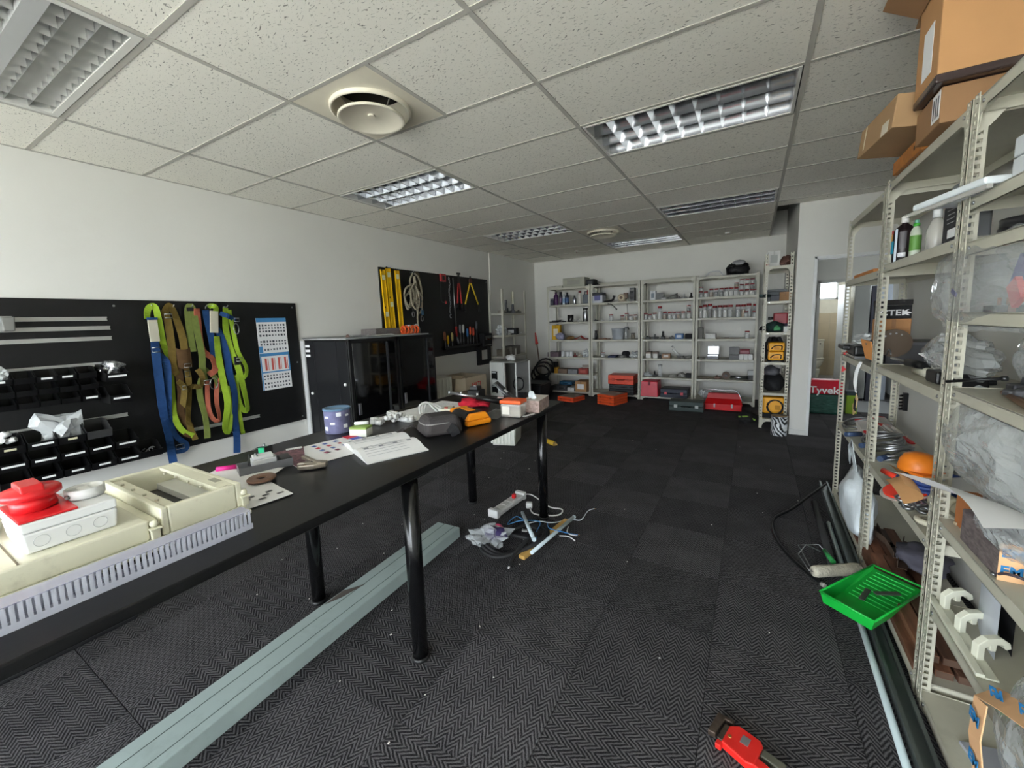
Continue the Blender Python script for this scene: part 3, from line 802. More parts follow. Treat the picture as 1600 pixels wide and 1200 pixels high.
# ------------------------------------------------------------------ black cabinets
CABM = mat('cabinet_black', (15, 16, 17), 0.32, var=0.08, scale=2)
CABG = mat('cabinet_gloss', (8, 8, 9), 0.06, var=0.0, coat=.5)
CX0, CX1 = XL + .02, -3.404
def cabinet(label, y0, y1, side=False):
    t = thing('black_cabinet', label, 'cabinet', ((CX0 + CX1) / 2, (y0 + y1) / 2, 0))
    hx, hy = (CX1 - CX0) / 2, (y1 - y0) / 2
    MB().box(-hx, hx - .012, -hy, hy, .04, 1.365).build('body', CABM, t, bevel=.004)
    MB().box(-hx + .03, hx - .05, -hy + .03, hy - .03, 0, .04).build('plinth', BLKM, t)
    q = MB(); q.box(hx - .012, hx, -hy, -hy + .028, .04, 1.365); q.box(hx - .012, hx, hy - .028, hy, .04, 1.365); q.box(hx - .012, hx, -hy, hy, 1.335, 1.365); q.box(hx - .012, hx, -hy, hy, .04, .07)
    q.build('face_frame', CABM, t)
    d = MB().box(hx - .012, hx + .006, -hy + .032, hy - .032, .075, 1.33).build('door', CABG, t, bevel=.003)
    h = MB(); h.box(hx + .006, hx + .016, -hy + .05, -hy + .085, .60, .72); h.build('handle', STEEL, d, bevel=.004)
    q = MB(); q.box(hx + .006, hx + .014, hy - .16, hy - .135, .09, 1.32); q.build('edge_strip', plain((52, 53, 56), .25), d)
    return t, hx, hy
t, hx, hy = cabinet('black two-tone cabinet nearest the harnesses, its grey side panel facing the table', 2.66, 3.285)
s = MB(); s.box(-hx + .012, hx - .02, -hy - .012, -hy, .06, 1.35); sp_ = s.build('side_panel', mat('cabinet_side', (25, 26, 28), .42, var=.06, scale=2), t, bevel=.003)
q = MB(); q.box(-hx + .17, -hx + .178, -hy - .014, -hy - .012, .06, 1.35); q.box(hx - .185, hx - .177, -hy - .014, -hy - .012, .06, 1.35)
q.build('seam', BLKM, sp_)
for x, z in ((-hx + .10, .80), (hx - .08, .92)): MB().cyl((x, -hy - .012, z), (x, -hy - .026, z), .017, .013, n=14).build('lock_knob', WHT, sp_)
for k in range(3): MB().box(-hx + .03, -hx + .115, -hy - .0135, -hy - .012, 1.29 - .05 * k, 1.315 - .05 * k).build('paper_label', PAPER, sp_)
cabinet('black glossy cabinet next to the far tool board', 3.30, 3.915)
t = thing('cabinet_top_sheet', 'grey work sheet lying across the tops of the black cabinets', 'sheet', (-3.78, 3.25, 1.367))
MB().box(-.35, .35, -.60, .60, 0, .014).build('sheet', mat('grey_laminate', (150, 152, 154), .4, var=.15, scale=5, dirt=.3), t, bevel=.002)
MB().box(-.352, -.35, -.60, .60, 0, .022).build('edge', ALU, t)
t = thing('side_board', 'thin white upright board between the black panel and the cabinet side', 'board', (XL + .05, 2.632, .3))
MB().box(-.045, .02, -.008, .008, 0, 1.06).build('board', mat('pale_board', (196, 197, 196), .5), t)
t = thing('grey_box', 'flat grey patterned box on the cabinet tops', 'box', (-3.93, 3.55, 1.381))
MB().box(-.13, .13, -.19, .19, 0, .075).build('carton', mat('grey_carton', (112, 106, 102), .8, var=.2, scale=60), t, bevel=.003); MB().box(-.1, .1, -.005, .005, .075, .0755).build('lid_seam', plain((70, 66, 62), .8), t)
t = thing('papers', 'loose white papers on the edge of the cabinet tops', 'papers', (-3.6, 3.1, 1.381))
for k, (x, y, r) in enumerate(((0, 0, .3), (.04, .15, -.2), (-.1, -.08, .8))):
    MB().sheet(lambda u, v: ((u - .5) * .21, (v - .5) * .29, .006 * math.sin(u * 5 + k) * v + .004 + .004 * k), 6, 6).build('sheet', PAPER, t, (x, y, 0), r)
t = thing('small_reel', 'small brown reel on the cabinet tops', 'reel', (-3.78, 2.95, 1.381)); MB().lathe([(.02, 0), (.022, .01), (.014, .012), (.014, .02), (.02, .024)], n=14).build('spool', plain((150, 110, 96), .6), t); MB().cyl((0, 0, .024), (0, 0, .027), .006, n=8).build('hub', BLK, t)
t = thing('orange_hose', 'bunched orange rope coil on top of the far cabinet', 'rope', (-3.72, 3.82, 1.367))
for k in range(6):
    yy = -.10 + .04 * k
    MB().tube(arc((0, yy, .055), .05, 0, 2 * PI, 12, (1, .3 * (k % 3 - 1), 0), (0, .2 * (k % 2), 1)), .013, 7).build('coil', ORG if k != 2 else plain((214, 110, 60), .5), t)
MB().tube(arc((0, .13, .03), .06, -.3, PI * 1.1, 10, (0, 1, 0), (0, 0, 1.5)), .011, 7).build('end_loop', plain((196, 194, 188), .6), t)
MB().box(-.02, .02, -.04, .01, .095, .12).build('tie', PAPER, t)

# ------------------------------------------------------------------ tool board
b2 = thing('tool_board', 'black tool board hung with yellow levels, ropes and hand tools', 'tool board', (XL + .001, 5.02, .99))
MB().box(0, .018, -1.245, 1.245, 0, 1.245).build('board', BLACKB, b2)
for y, z in ((-1.2, 1.2), (1.2, 1.2), (1.2, .05), (0, 1.2), (-1.2, .05)): MB().cyl((.018, y, z), (.021, y, z), .007, n=8).build('screw', STEEL, b2)
LEVY = mat('level_yellow', (226, 178, 20), .35, var=.05)
def level(label, y, z0, z1, tilt, vials):
    t = thing('spirit_level', label, 'level', (XB + .005, y, (z0 + z1) / 2), rot=(tilt, 0, 0), group='levels on the tool board')
    h = (z1 - z0) / 2
    q = MB(); q.box(0, .022, -.035, -.026, -h, h); q.box(0, .022, .026, .035, -h, h); q.box(.008, .014, -.026, .026, -h, h); q.build('body', LEVY, t)
    MB().box(0, .024, -.036, .036, h, h + .012).build('end_cap', BLK, t); MB().box(0, .024, -.036, .036, -h - .012, -h).build('end_cap', BLK, t)
    for v in vials: MB().box(-.001, .023, -.024, .024, v * h - .03, v * h + .03).build('vial', plain((225, 226, 190), .2), t); MB().cyl((.006, -.018, v * h + .09), (.0145, -.018, v * h + .09), .014, n=12).build('hole', BLK, t)
level('yellow spirit level, leftmost of three on the tool board', 3.83, 1.42, 2.2, .035, (-.45, .75))
level('yellow spirit level, middle of three on the tool board', 3.925, 1.42, 2.225, .04, (-.15, .8))
level('yellow spirit level, rightmost of three on the tool board', 4.075, 1.42, 2.21, .03, (.8,))
ROPE = mat('pale_rope', (150, 142, 122), .85, var=.2, scale=60, bump=.5, bscale=150)
t = thing('lanyard_rope', 'pale rope lanyard bunch hanging beside the levels', 'rope', (XB + .01, 4.35, 2.15))
hook(t, -.03, .05)
for k, pts in enumerate(([(-.02, .04), (-.08, -.05), (-.1, -.2), (-.2, -.3), (-.16, -.45), (-.08, -.3), (-.05, -.1)], [(0, .04), (.08, -.02), (.12, -.2), (.1, -.45), (.02, -.5), (0, -.3), (-.02, 0)],
                          [(-.1, -.12), (-.2, -.18), (-.23, -.3), (-.15, -.42), (-.06, -.35), (-.05, -.2), (-.1, -.12)], [(-.03, 0), (0, -.2), (.0, -.4), (-.02, -.62), (.0, -.78)], [(.02, -.2), (.08, -.3), (.05, -.42), (-.04, -.35), (0, -.22)], [(-.06, -.1), (-.15, -.22), (-.12, -.4), (-.03, -.45), (.02, -.3), (-.04, -.14)])):
    MB().tube(spline([(.04 + .012 * k, a, b) for a, b in pts], 5), .014, 7).build('rope_loop', ROPE, t)
strap(t, [(4.37, 2.18), (4.45, 2.17), (4.46, 2.0), (4.45, 1.85)], 4.35, 2.15, plain((90, 82, 58), .9), wd=.07, x=.03)
strap(t, [(4.45, 1.87), (4.445, 1.62)], 4.35, 2.15, plain((72, 112, 142), .9), wd=.05, x=.06, name='blue_tail')
strap(t, [(4.28, 1.78), (4.27, 1.68)], 4.35, 2.15, plain((70, 70, 66), .9), wd=.05, x=.06, name='grey_tail')
for y, z in ((-.08, -.52), (.09, -.58)): MB().tube(arc((.06, y, z), .022, 0, 2 * PI, 12, (0, 1, 0), (0, 0, 1.7)), .006, 6).build('snap_hook', STEEL, t)
TR = plain((168, 44, 44), .4)
t = thing('bow_saw', 'red and black bow saw frame hanging on the tool board', 'saw', (XB + .005, 5.0, 2.0))
MB().box(0, .03, -.055, .07, .12, .24).build('handle', TR, t, bevel=.008); MB().box(.028, .031, -.02, .035, .15, .21).build('grip_opening', BLK, t)
MB().tube([(.015, -.05, .12), (.015, -.055, -.16), (.015, -.02, -.19), (.015, .05, -.19)], .006, 6).build('frame_bar', DSTEEL, t); MB().box(.014, .016, .045, .06, -.19, .12).build('blade', BLK, t); MB().cyl((.015, .05, -.21), (.015, .05, -.17), .014, n=8).build('knob', TR, t)
t = thing('chain', 'short steel chain hanging on the tool board', 'chain', (XB + .012, 5.15, 1.9))
for k in range(13):
    z = .28 - .042 * k; y = .012 * math.sin(k * .9)
    MB().tube(arc((.01, y, z), .011, 0, 2 * PI, 8, (0, 1, 0) if k % 2 else (1, 0, 0), (0, 0, 2.2)), .004, 5, closed=False).build('link', STEEL, t)
MB().tube(arc((.01, 0, -.30), .02, .6, 5.6, 8, (0, 1, 0), (0, 0, 1.6)), .005, 6).build('end_hook', STEEL, t)
t = thing('pry_bar', 'long thin steel bar with red grip on the tool board', 'bar', (XB + .012, 5.275, 1.7))
MB().cyl((0, -.015, .5), (0, .01, -.27), .009, n=8).build('shaft', STEEL, t); MB().cyl((0, .01, -.27), (0, .02, -.43), .016, n=10).build('grip', TR, t); MB().cyl((0, .02, -.43), (.01, .04, -.56), .012, .02, n=10).build('socket', STEEL, t)
t = thing('bolt_cutter', 'red-handled bolt cutter reaching above the tool board edge', 'cutter', (XB + .012, 5.42, 2.0))
MB().box(-.008, .012, -.05, .03, .26, .29).build('jaw', DSTEEL, t); MB().taper((0, -.01, .12), (.02, .06), (.016, .03), .14).build('head', DSTEEL, t)
for s2 in (-1, 1): MB().cyl((0, -.01 + .015 * s2, .14), (0, -.015 + .055 * s2, -.20), .011, .013, n=8).build('handle', TR, t)
for s2 in (-1, 1): MB().cyl((0, -.015 + .055 * s2, -.20), (0, -.015 + .06 * s2, -.30), .015, n=8).build('grip', BLK, t)
t = thing('lopper', 'yellow-handled cutter hanging spread open on the tool board', 'cutter', (XB + .012, 5.73, 2.05))
MB().cyl((-.006, 0, .13), (.012, 0, .13), .04, n=14).build('pivot', plain((92, 50, 48), .5), t); MB().taper((0, 0, .14), (.014, .05), (.012, .02), .07).build('jaw', DSTEEL, t)
for s2, e in ((-1, -.17), (1, .21)):
    MB().cyl((0, .01 * s2, .10), (0, e, -.26), .012, n=8).build('handle', plain((214, 180, 30), .4), t); MB().cyl((0, e, -.26), (0, e * 1.08, -.38), .015, n=8).build('grip', BLK, t)
t = thing('tool_holder', 'black tray strip along the lower part of the tool board', 'tool rack', (XB + .002, 5.45, 1.08))
MB().box(0, .05, -.5, .55, 0, .012).build('shelf', BLK, t); MB().box(.046, .05, -.5, .55, 0, .05).build('lip', BLK, t)
hand = [(4.97, 1.26, (150, 90, 60), 'brown-handled screwdriver at the left end of the tool rack'), (5.04, 1.20, (226, 180, 30), 'yellow-handled tool in the rack, left of the pale one'), (5.15, 1.24, (200, 186, 120), 'pale yellow-handled file in the tool rack'),
        (5.37, 1.36, (120, 120, 120), 'grey-handled pliers right of the red bar grip'), (5.45, 1.36, (190, 190, 186), 'white-handled pliers in the tool rack'), (5.56, 1.29, (50, 110, 166), 'blue-handled tool in the tool rack'),
        (5.64, 1.32, (226, 84, 40), 'orange-handled tool in the tool rack'), (5.73, 1.30, (196, 66, 40), 'dark orange-handled tool in the tool rack'), (5.83, 1.40, (70, 72, 76), 'dark grey-handled pliers at the right of the rack')]
for y, z, c, l in hand:
    t = thing('hand_tool', l, 'hand tool', (XB + .028, y, 1.095))
    top = z + .10 - 1.095
    MB().cyl((0, 0, 0), (0, .004, top - .14), .006, n=6).build('blade', STEEL, t)
    MB().lathe([(.008, top - .14), (.018, top - .12), (.019, top - .03), (.012, top)], n=10).build('handle', plain(c, .45), t)
t = thing('wall_device', 'black wall phone box on the lower right corner of the tool board', 'device', (XB, 6.07, 1.05))
MB().box(0, .10, -.13, .14, 0, .24).build('case', BLKM, t, bevel=.015); MB().box(.10, .106, -.10, .11, .12, .20).build('screen', CABG, t, bevel=.004); MB().box(.10, .104, -.11, .12, .03, .035).build('strip', STEEL, t)
t = thing('wall_bracket', 'black L-shaped steel bracket below the tool board corner', 'bracket', (XB, 5.88, .8))
MB().box(0, .05, -.045, .045, .02, .25).build('upright', BLKM, t); MB().box(0, .05, -.045, .34, -.06, .02).build('arm', BLKM, t)
MB().box(0, .05, .29, .34, .02, .26).build('stub', BLKM, t)
# ------------------------------------------------------------------ long black work table
TOPM = mat('black_laminate', (19, 19, 20), 0.32, var=0.15, scale=5, stretch=(6, 1, 1), spec=.3, bump=.03, bscale=120, dirt=.08, dirtcol=(90, 90, 90))
LEGM = mat('black_gloss_leg', (12, 12, 13), 0.18, var=0.05)
t = thing('work_table', 'long black work table on round black legs', 'table', (-1.66, .92, 0))
MB().box(-.485, .485, -2.0, 1.82, .868, .90).build('table_top', TOPM, t, bevel=.005, segs=3)
for x, y in ((-1.245, 1.22), (-2.01, 1.24), (-1.32, 2.65), (-1.965, 2.63), (-1.245, -.4), (-2.01, -.4)):
    lx, ly = x + 1.66, y - .92
    lg = MB().lathe([(.034, .02), (.036, .4), (.036, .868)], (lx, ly, 0), n=24).build('leg', LEGM, t)
    MB().lathe([(.030, 0), (.040, .004), (.041, .012), (.036, .020), (.034, .02)], (lx, ly, 0), n=24).build('foot', plain((30, 30, 31), .35), lg)
    MB().box(lx - .06, lx + .06, ly - .06, ly + .06, .86, .868).build('mounting_plate', LEGM, lg)
t = thing('storage_chest', 'low black storage chest on the floor behind the near table end', 'chest', (-3.05, .0, 0))
MB().box(-.29, .29, -.7, .7, 0, .36).build('body', BLKM, t, bevel=.01); MB().box(-.3, .3, -.71, .71, .36, .42).build('lid', BLKM, t, bevel=.01)
TZ = .9

# ------------------------------------------------------------------ cream distribution enclosure on the near end
CREAM = mat('cream_abs', (222, 219, 196), 0.42, var=0.03, scale=6, dirt=.35, dirtcol=(120, 108, 84))
t = thing('distribution_enclosure', 'dusty cream electrical enclosure with an open square window on the near table end', 'enclosure', (-1.66, .18, TZ))
q = MB(); q.box(-.24, .26, -.60, .485, 0, .012); q.box(-.24, .232, -.60, .485, .012, .022); q.build('base_flange', CREAM, t, bevel=.003)
q = MB(); q.box(-.235, .222, -.60, .235, .022, .080); q.build('lower_cover', CREAM, t, bevel=.006)
MB().box(-.232, .219, -.004, .0, .080, .081).build('cover_joint', plain((120, 112, 92), .8), t)
# open frame module: walls, rim and inner ledges round a window
a, b, c, d = -.245, .225, .262, .478     # x0 x1 y0 y1
z0, z1 = .022, .102
q = MB()
q.box(a, a + .02, c + .018, d - .018, z0, z1); q.box(b - .018, b, c + .018, d - .018, z0, z1); q.box(-.235, .2, .2352, .2618, .022, .07); q.box(a, b, c, c + .018, z0, z1); q.box(a, b, d - .018, d, z0, z1)
fm = q.build('window_frame', CREAM, t, bevel=.004)
q = MB(); q.box(a + .02, b - .018, c + .018, c + .05, z1 - .022, z1 - .010); q.box(a + .02, b - .018, d - .06, d - .018, z1 - .012, z1)
q.build('rim', CREAM, fm)
for yy in (c + .03, d - .07):
    for k in range(4): MB().cyl((a + .09 + .09 * k, yy, z1 - .012), (a + .09 + .09 * k, yy, z1 - .004), .005, n=8).build('screw_post', plain((200, 196, 174), .4), fm)
MB().cbox((.12, d - .03, z1 + .0006), (.05, .02, .001), 0).build('rating_label', plain((168, 166, 148), .5), fm)
MB().box(a + .02, b - .018, c + .018, d - .018, .0222, .0235).build('dark_back', plain((30, 30, 30), .5), t)
MB().box(a + .02, b - .018, d - .075, d - .02, .0236, .045).build('white_tray', plain((216, 216, 210), .4), t)
for yy in (.246, .484):
    q = MB(); q.box(.19, .232, yy - .010, yy + .010, .022, .05); q.box(.205, .238, yy - .014, yy + .014, .05, .056)
    l = q.build('latch', CREAM, t, bevel=.002); MB().lathe([(.0, .010), (.008, .008), (.011, 0), (.008, -.008), (0, -.010)], (.222, yy, .066), n=12).build('latch_ball', CREAM, l)
t = thing('socket_box', 'white junction box with knock-out rings, standing on the cream enclosure', 'junction box', (-1.575, .28, TZ + .0805))
q = MB(); q.taper((0, 0, 0), (.19, .165), (.20, .175), .052); q.build('box', WHT, t, bevel=.006, segs=3)
MB().box(-.10, .10, -.0875, .0875, .053, .078).build('lid', WHT, t, bevel=.005, segs=3)
for yy in (-.055, .0, .05):
    MB().tube(arc((.1, yy, .027), .014, 0, 2 * PI, 20, (0, 1, 0), (.09, 0, 1)), .0006, 4).build('knockout_ring', plain((170, 172, 172), .5), t)
REDS = mat('socket_red', (214, 34, 40), 0.3, var=0.05)
t = thing('red_socket', 'red industrial power socket with hinged cap on the white junction box', 'power socket', (-1.575, .235, TZ + .159))
MB().box(-.098, .098, -.042, .060, 0, .006).build('plate', REDS, t, bevel=.002)
MB().cyl((0, .005, .006), (0, .0, .04), .042, .040, n=24).build('collar', REDS, t)
MB().lathe([(.050, .038), (.056, .042), (.056, .054), (.050, .060), (.0, .062)], (0, 0, 0), n=28).build('cap', REDS, t)
MB().prism([(-.05, .058), (.05, .058), (.042, .075), (-.042, .075)], -.018, .022, frame((0, 0, 0), (1, 0, 0), (0, 0, 1))).build('cap_grip', REDS, t, bevel=.003)
t = thing('red_plug', 'second red industrial plug lying at the picture edge behind the white box', 'plug', (-1.77, .12, TZ + .081), rz=.4)
MB().cyl((-.09, 0, .035), (.05, 0, .045), .035, .042, n=20).build('barrel', REDS, t); MB().cyl((.05, 0, .045), (.075, 0, .047), .05, n=20).build('flange', REDS, t)
t = thing('round_socket', 'round white socket ring on the white junction box', 'power socket', (-1.575, .332, TZ + .159))
q = MB(); q.lathe([(.036, 0), (.040, .004), (.041, .026), (.037, .028), (.034, .026), (.033, .008), (.0, .008)], n=28); q.build('ring', WHT, t)
MB().box(-.030, .030, -.012, .012, .008, .022).build('bridge', WHT, t, bevel=.003); MB().cyl((.02, -.043, .012), (.02, -.036, .014), .005, n=10).build('pin_hole', plain((120, 120, 118), .5), t)
# slotted wiring duct along the table edge
DUCT = mat('duct_grey', (186, 188, 200), 0.35, var=0.03)
t = thing('wiring_duct', 'pale grey slotted wiring duct lying along the front table edge', 'wiring duct', (-1.315, .612, TZ))
MB().box(-.024, .024, -1.1, 0, 0, .003).build('base', DUCT, t); q = MB(); q.box(.021, .024, -1.1, 0, .003, .016); q.box(-.024, -.021, -1.1, 0, .003, .016); q.build('side_rail', DUCT, t)
fme = None
for k in range(92):
    y = -.008 - .0119 * k
    if not fme:
        q = MB(); q.box(.021, .024, -.0038, .0038, .016, .052); q.box(.0215, .026, -.0038, .0038, .050, .056); fme = q.build('finger', DUCT, t, (0, y, 0)).data
    else: link('finger', fme, t, (0, y, 0))
q = MB()
for k in range(92): y = -.008 - .0119 * k; q.box(-.024, -.021, y - .0038, y + .0038, .016, .055)
q.build('rear_fingers', DUCT, t, kind='stuff')
MB().box(-.027, .027, -1.1, -.004, .0565, .0590).build('cover', mat('duct_cover', (190, 190, 212), .25, alpha=.45, var=.02), t)

# ------------------------------------------------------------------ loose things on the table
def sheetpaper(name, label, x, y, sx, sy, rz, curl=.004, z=TZ, cat='paper', m=None, prints=()):
    t = thing(name, label, cat, (x, y, z), rz)
    MB().sheet(lambda u, v: ((u - .5) * sx, (v - .5) * sy, .001 + curl * (u * u * .6 + .5 * v * v)), 8, 8).build('sheet', m or PAPER, t)
    return t
t = sheetpaper('manual_page', 'printed instruction sheet poking out from under the cream enclosure', -1.545, .75, .24, .17, -.15)
q = MB()
for k in range(7): q.cbox((.07 - .025 * (k % 3), -.06 + .02 * k, .0055), (.012, .022, .0006), .0)
q.build('print', plain((110, 110, 112), .7), t, kind='stuff')
sheetpaper('blank_page', 'white sheet under the brown rubber disc', -1.80, .80, .30, .21, .5)
t = thing('rubber_disc', 'flat brown rubber disc lying on the papers', 'disc', (-1.655, .835, TZ + .010))
MB().lathe([(.014, .002), (.016, .008), (.022, .009), (.035, .006), (.048, .010), (.052, .006), (.050, 0)], n=32).build('disc', plain((128, 98, 82), .5), t); MB().lathe([(.0, .003), (.014, .003)], n=16).build('hole', plain((40, 32, 28), .7), t)
GREYM = mat('grey_plastic', (112, 113, 118), .4, var=.05)
t = thing('switch_assembly', 'grey open trough holding a white contactor block', 'contactor', (-1.80, .93, TZ), rz=-.35)
q = MB(); q.box(-.045, .045, -.10, .10, 0, .003); q.box(.042, .045, -.10, .10, 0, .035); q.box(-.045, -.042, -.10, .10, 0, .035); q.box(-.045, .045, -.10, -.097, 0, .03)
q.build('trough', GREYM, t, bevel=.001)
c2 = MB().box(-.032, .034, -.05, .04, .018, .052).build('contactor', plain((196, 198, 200), .4), t, bevel=.003)
MB().box(-.024, .026, -.045, .03, .052, .066).build('top_block', plain((214, 215, 216), .4), c2, bevel=.003)
for k in range(3): MB().box(-.026 + .019 * k, -.014 + .019 * k, .04, .0415, .03, .045).build('terminal', BLK, c2)
for k in range(4): MB().cyl((-.022 + .015 * k, -.03, .066), (-.022 + .015 * k, -.03, .069), .004, n=8).build('screw', STEEL, c2)
MB().box(-.043, .043, .055, .098, .003, .038).build('black_terminal', BLK, t, bevel=.003)
for k in (-1, 1): MB().cyl((.022 * k, .0985, .02), (.022 * k, .100, .02), .011, n=14).build('port', plain((60, 60, 62), .5), t)
for k in range(2): MB().tube(spline([(-.03, -.06, .02), (-.05 - .02 * k, -.05, .06), (-.02, -.045, .05)], 4), .002, 5).build('wire', BLK, t)
t = thing('green_relay', 'small green terminal block on a spring clip behind the contactor', 'terminal block', (-1.965, 1.02, TZ), rz=.2)
MB().box(-.02, .02, -.02, .02, .02, .048).build('block', plain((30, 170, 120), .4), t, bevel=.003); MB().box(-.018, .018, -.018, .024, 0, .02).build('foot', BLK, t); MB().box(.02, .026, -.02, .02, .0, .055).build('lever', BLK, t)
MB().tube([(0, 0, .05), (-.0, -.03, .056), (.0, -.06, .052)], .003, 6).build('clip', STEEL, t); MB().cyl((0, .0, .048), (0, 0, .064), .004, n=8).build('post', STEEL, t)
PINK = plain((236, 40, 150), .4)
t = thing('pink_marker', 'bright pink highlighter pen beside the grey trough', 'pen', (-1.93, .85, TZ), rz=.9)
MB().cyl((-.05, 0, .010), (.02, 0, .010), .010, n=14).build('barrel', PINK, t); MB().cyl((.02, 0, .010), (.05, 0, .010), .0085, n=14).build('cap', plain((200, 24, 110), .4), t)
t = thing('cable_clip', 'small white plastic clip strip on the table near the colourful leaflet', 'clip', (-1.93, 1.14, TZ), rz=1.1)
MB().box(-.035, .035, -.008, .008, .008, .013).build('bar', WHT, t)
for k in range(3): MB().tube(arc((-.025 + .025 * k, 0, .006), .007, 0, PI, 6, (0, 1, 0), (0, 0, .8)), .002, 5).build('hook', WHT, t)
PWM = mat('wrench_metal', (168, 158, 144), .35, metal=.75, var=.15, scale=30)
t = thing('pipe_wrench', 'worn bare-metal adjustable spanner lying on the table', 'wrench', (-1.60, 1.03, TZ), rz=.8)
q = MB(); q.prism([(-.06, -.028), (.0, -.034), (.045, -.02), (.05, .012), (.0, .032), (-.05, .03), (-.075, .012), (-.045, .006), (-.03, -.004), (-.07, -.01)], .004, .026); q.build('jaw', PWM, t, bevel=.005, segs=3)
q = MB(); q.prism([(.01, -.022), (.03, -.020), (-.055, .112), (-.078, .11)], .012, .030); q.build('handle', PWM, t, bevel=.005, segs=3)
MB().cyl((-.01, .012, .005), (-.01, .012, .027), .009, n=12).build('knurl', DSTEEL, t)
t = thing('paint_tin', 'white and mauve paint tin with a blue lid', 'paint tin', (-2.04, 1.475, TZ), rz=.5)
MB().lathe([(.068, 0), (.070, .004), (.0705, .128), (.073, .130), (.073, .136)], n=32).build('can', mat('tin_mauve', (122, 122, 156), .35, var=.25, scale=18), t)
MB().lathe([(.074, .130), (.075, .139), (.066, .141), (.062, .137), (0, .137)], n=32).build('lid', plain((96, 128, 158), .35), t)
for k, (a0, z) in enumerate(((-1.7, .055), (-.7, .03), (-.5, .095), (-1.2, .10), (.2, .05), (-2.3, .02), (-2.2, .09))):
    q = MB(); pr = [(.0712 * math.cos(a0 + .12 * i), .0712 * math.sin(a0 + .12 * i)) for i in range(4)]
    q.add([(x, y, z + dz) for dz in (0, .022 if k % 2 else .012) for x, y in pr], [(i, i + 1, 5 + i, 4 + i) for i in range(3)]); q.build('printed_panel', plain((226, 228, 232), .4), t)
t = thing('small_carton', 'small white and green open carton beside the catalogue', 'carton', (-1.845, 1.475, TZ), rz=.35)
q = MB(); q.box(-.05, .05, -.033, -.031, 0, .05); q.box(-.05, .05, .031, .033, 0, .05); q.box(-.05, -.048, -.031, .031, 0, .05); q.box(.048, .05, -.031, .031, 0, .05); q.box(-.05, .05, -.031, .031, 0, .002); q.build('box', plain((218, 220, 210), .6), t)
q = MB(); q.box(-.0505, .0505, -.0335, .0335, .040, .0505); q.build('green_band', plain((142, 172, 84), .6), t); MB().cyl((-.04, .01, .062), (.035, .02, .066), .010, n=12).build('tube_inside', WHT, t)
# leaflet and open catalogue
t = thing('leaflet', 'colourful leaflet with red and blue corner under the open catalogue', 'leaflet', (-1.77, 1.22, TZ), rz=-.22)
MB().sheet(lambda u, v: ((u - .5) * .33, (v - .5) * .40, .001 + .003 * u * v), 6, 6).build('sheet', PAPER, t)
q = MB(); q.box(-.165, -.10, .14, .20, .0045, .0052); q.build('red_print', plain((206, 34, 56), .5), t)
q = MB(); q.box(-.10, -.04, .15, .20, .0046, .0053); q.build('blue_corner', plain((40, 70, 190), .5), t)
q = MB(); q.prism([(-.165, -.20), (.165, -.20), (.165, -.17), (-.165, -.06)], .0042, .0048); q.build('photo_strip', mat('leaflet_photo', (120, 84, 92), .5, var=.6, scale=60), t)
for k in range(12):
    MB().cbox((-.11 + .05 * (k % 4), -.03 + .055 * (k // 4), .005), (.022, .02, .0006), .3).build('picture', plain([(70, 100, 170), (190, 60, 66), (84, 110, 160), (150, 70, 96)][(k * 5) % 4], .5), t)
t = thing('open_catalogue', 'thick white catalogue lying open on the table', 'catalogue', (-1.56, 1.37, TZ), rz=-.40)
def page(s2):
    def fn(u, v): 
        h = .006 + .022 * math.sin(min(u * 1.25, 1) * PI) * (1 - u * .55) + .012 * (1 - u)
        return (s2 * u * .215, (v - .5) * .29, h)
    return fn
# spine along local y
MB().sheet(page(-1), 12, 4, .0).build('page', PAPER, t)
MB().sheet(page(1), 12, 4, .0).build('page', PAPER, t)
q = MB()
for s2 in (-1, 1):
    top = [(s2 * u * .213, .006 + .022 * math.sin(min(u * 1.25, 1) * PI) * (1 - u * .55) + .012 * (1 - u) - .001) for u in [i / 10 for i in range(11)]]
    poly = [(0, .001)] + top + [(s2 * .213, .001)]
    M = frame((0, 0, 0), (1, 0, 0), (0, 0, 1))
    q.prism(poly, -.144, .144, M)
q.build('page_block', plain((222, 222, 220), .7), t)
for s2, n in ((-1, 1), (1, 2)):
    for k in range(6):
        u = .2 + .1 * k; x, yy, h = page(s2)(u, .5)
        MB().cbox((x, -.02 + .0 * n, h + .0012), (.0025, .2, .0006)).build('printed_line', plain((176, 178, 184), .7), t)
    for k in range(4):
        x, yy, h = page(s2)(.85 if s2 < 0 else .35, .2 + .2 * k); MB().cbox((x, (-.3 + .2 * k) * .29 * 1.2, h + .0014), (.02, .02, .0006)).build('printed_image', plain((150, 152, 158), .7), t)
POUCHM = mat('pouch_fabric', (64, 60, 60), .8, var=.12, scale=20, bump=.3, bscale=200)
t = thing('tool_pouch', 'dark grey zipped fabric pouch with a strap', 'pouch', (-1.475, 1.70, TZ), rz=-.55)
def pouch(u, v): return 0
MB().taper((0, 0, 0), (.19, .23), (.15, .18), .105).build('body', POUCHM, t, bevel=.032, segs=4)
MB().tube(spline([(-.088, .06, .062), (-.088, -.06, .062), (-.06, -.098, .064), (.04, -.100, .066), (.082, -.07, .068), (.084, .03, .068)], 4), .003, 5).build('zip', plain((150, 148, 146), .4), t)
MB().ribbon([((-.08, -.08, .012), (0, 0, 1)), ((-.13, -.12, .03), (0, .3, 1)), ((-.16, -.16, .006), (0, 0, 1)), ((-.11, -.20, .003), (0, 0, 1))], .035, .003).build('strap', POUCHM, t)
MB().ribbon([((.07, .02, .05), (1, 0, 0)), ((.115, .04, .03), (1, 0, 0)), ((.125, .05, .004), (1, 0, 0))], .05, .003).build('tab', BLKM, t)
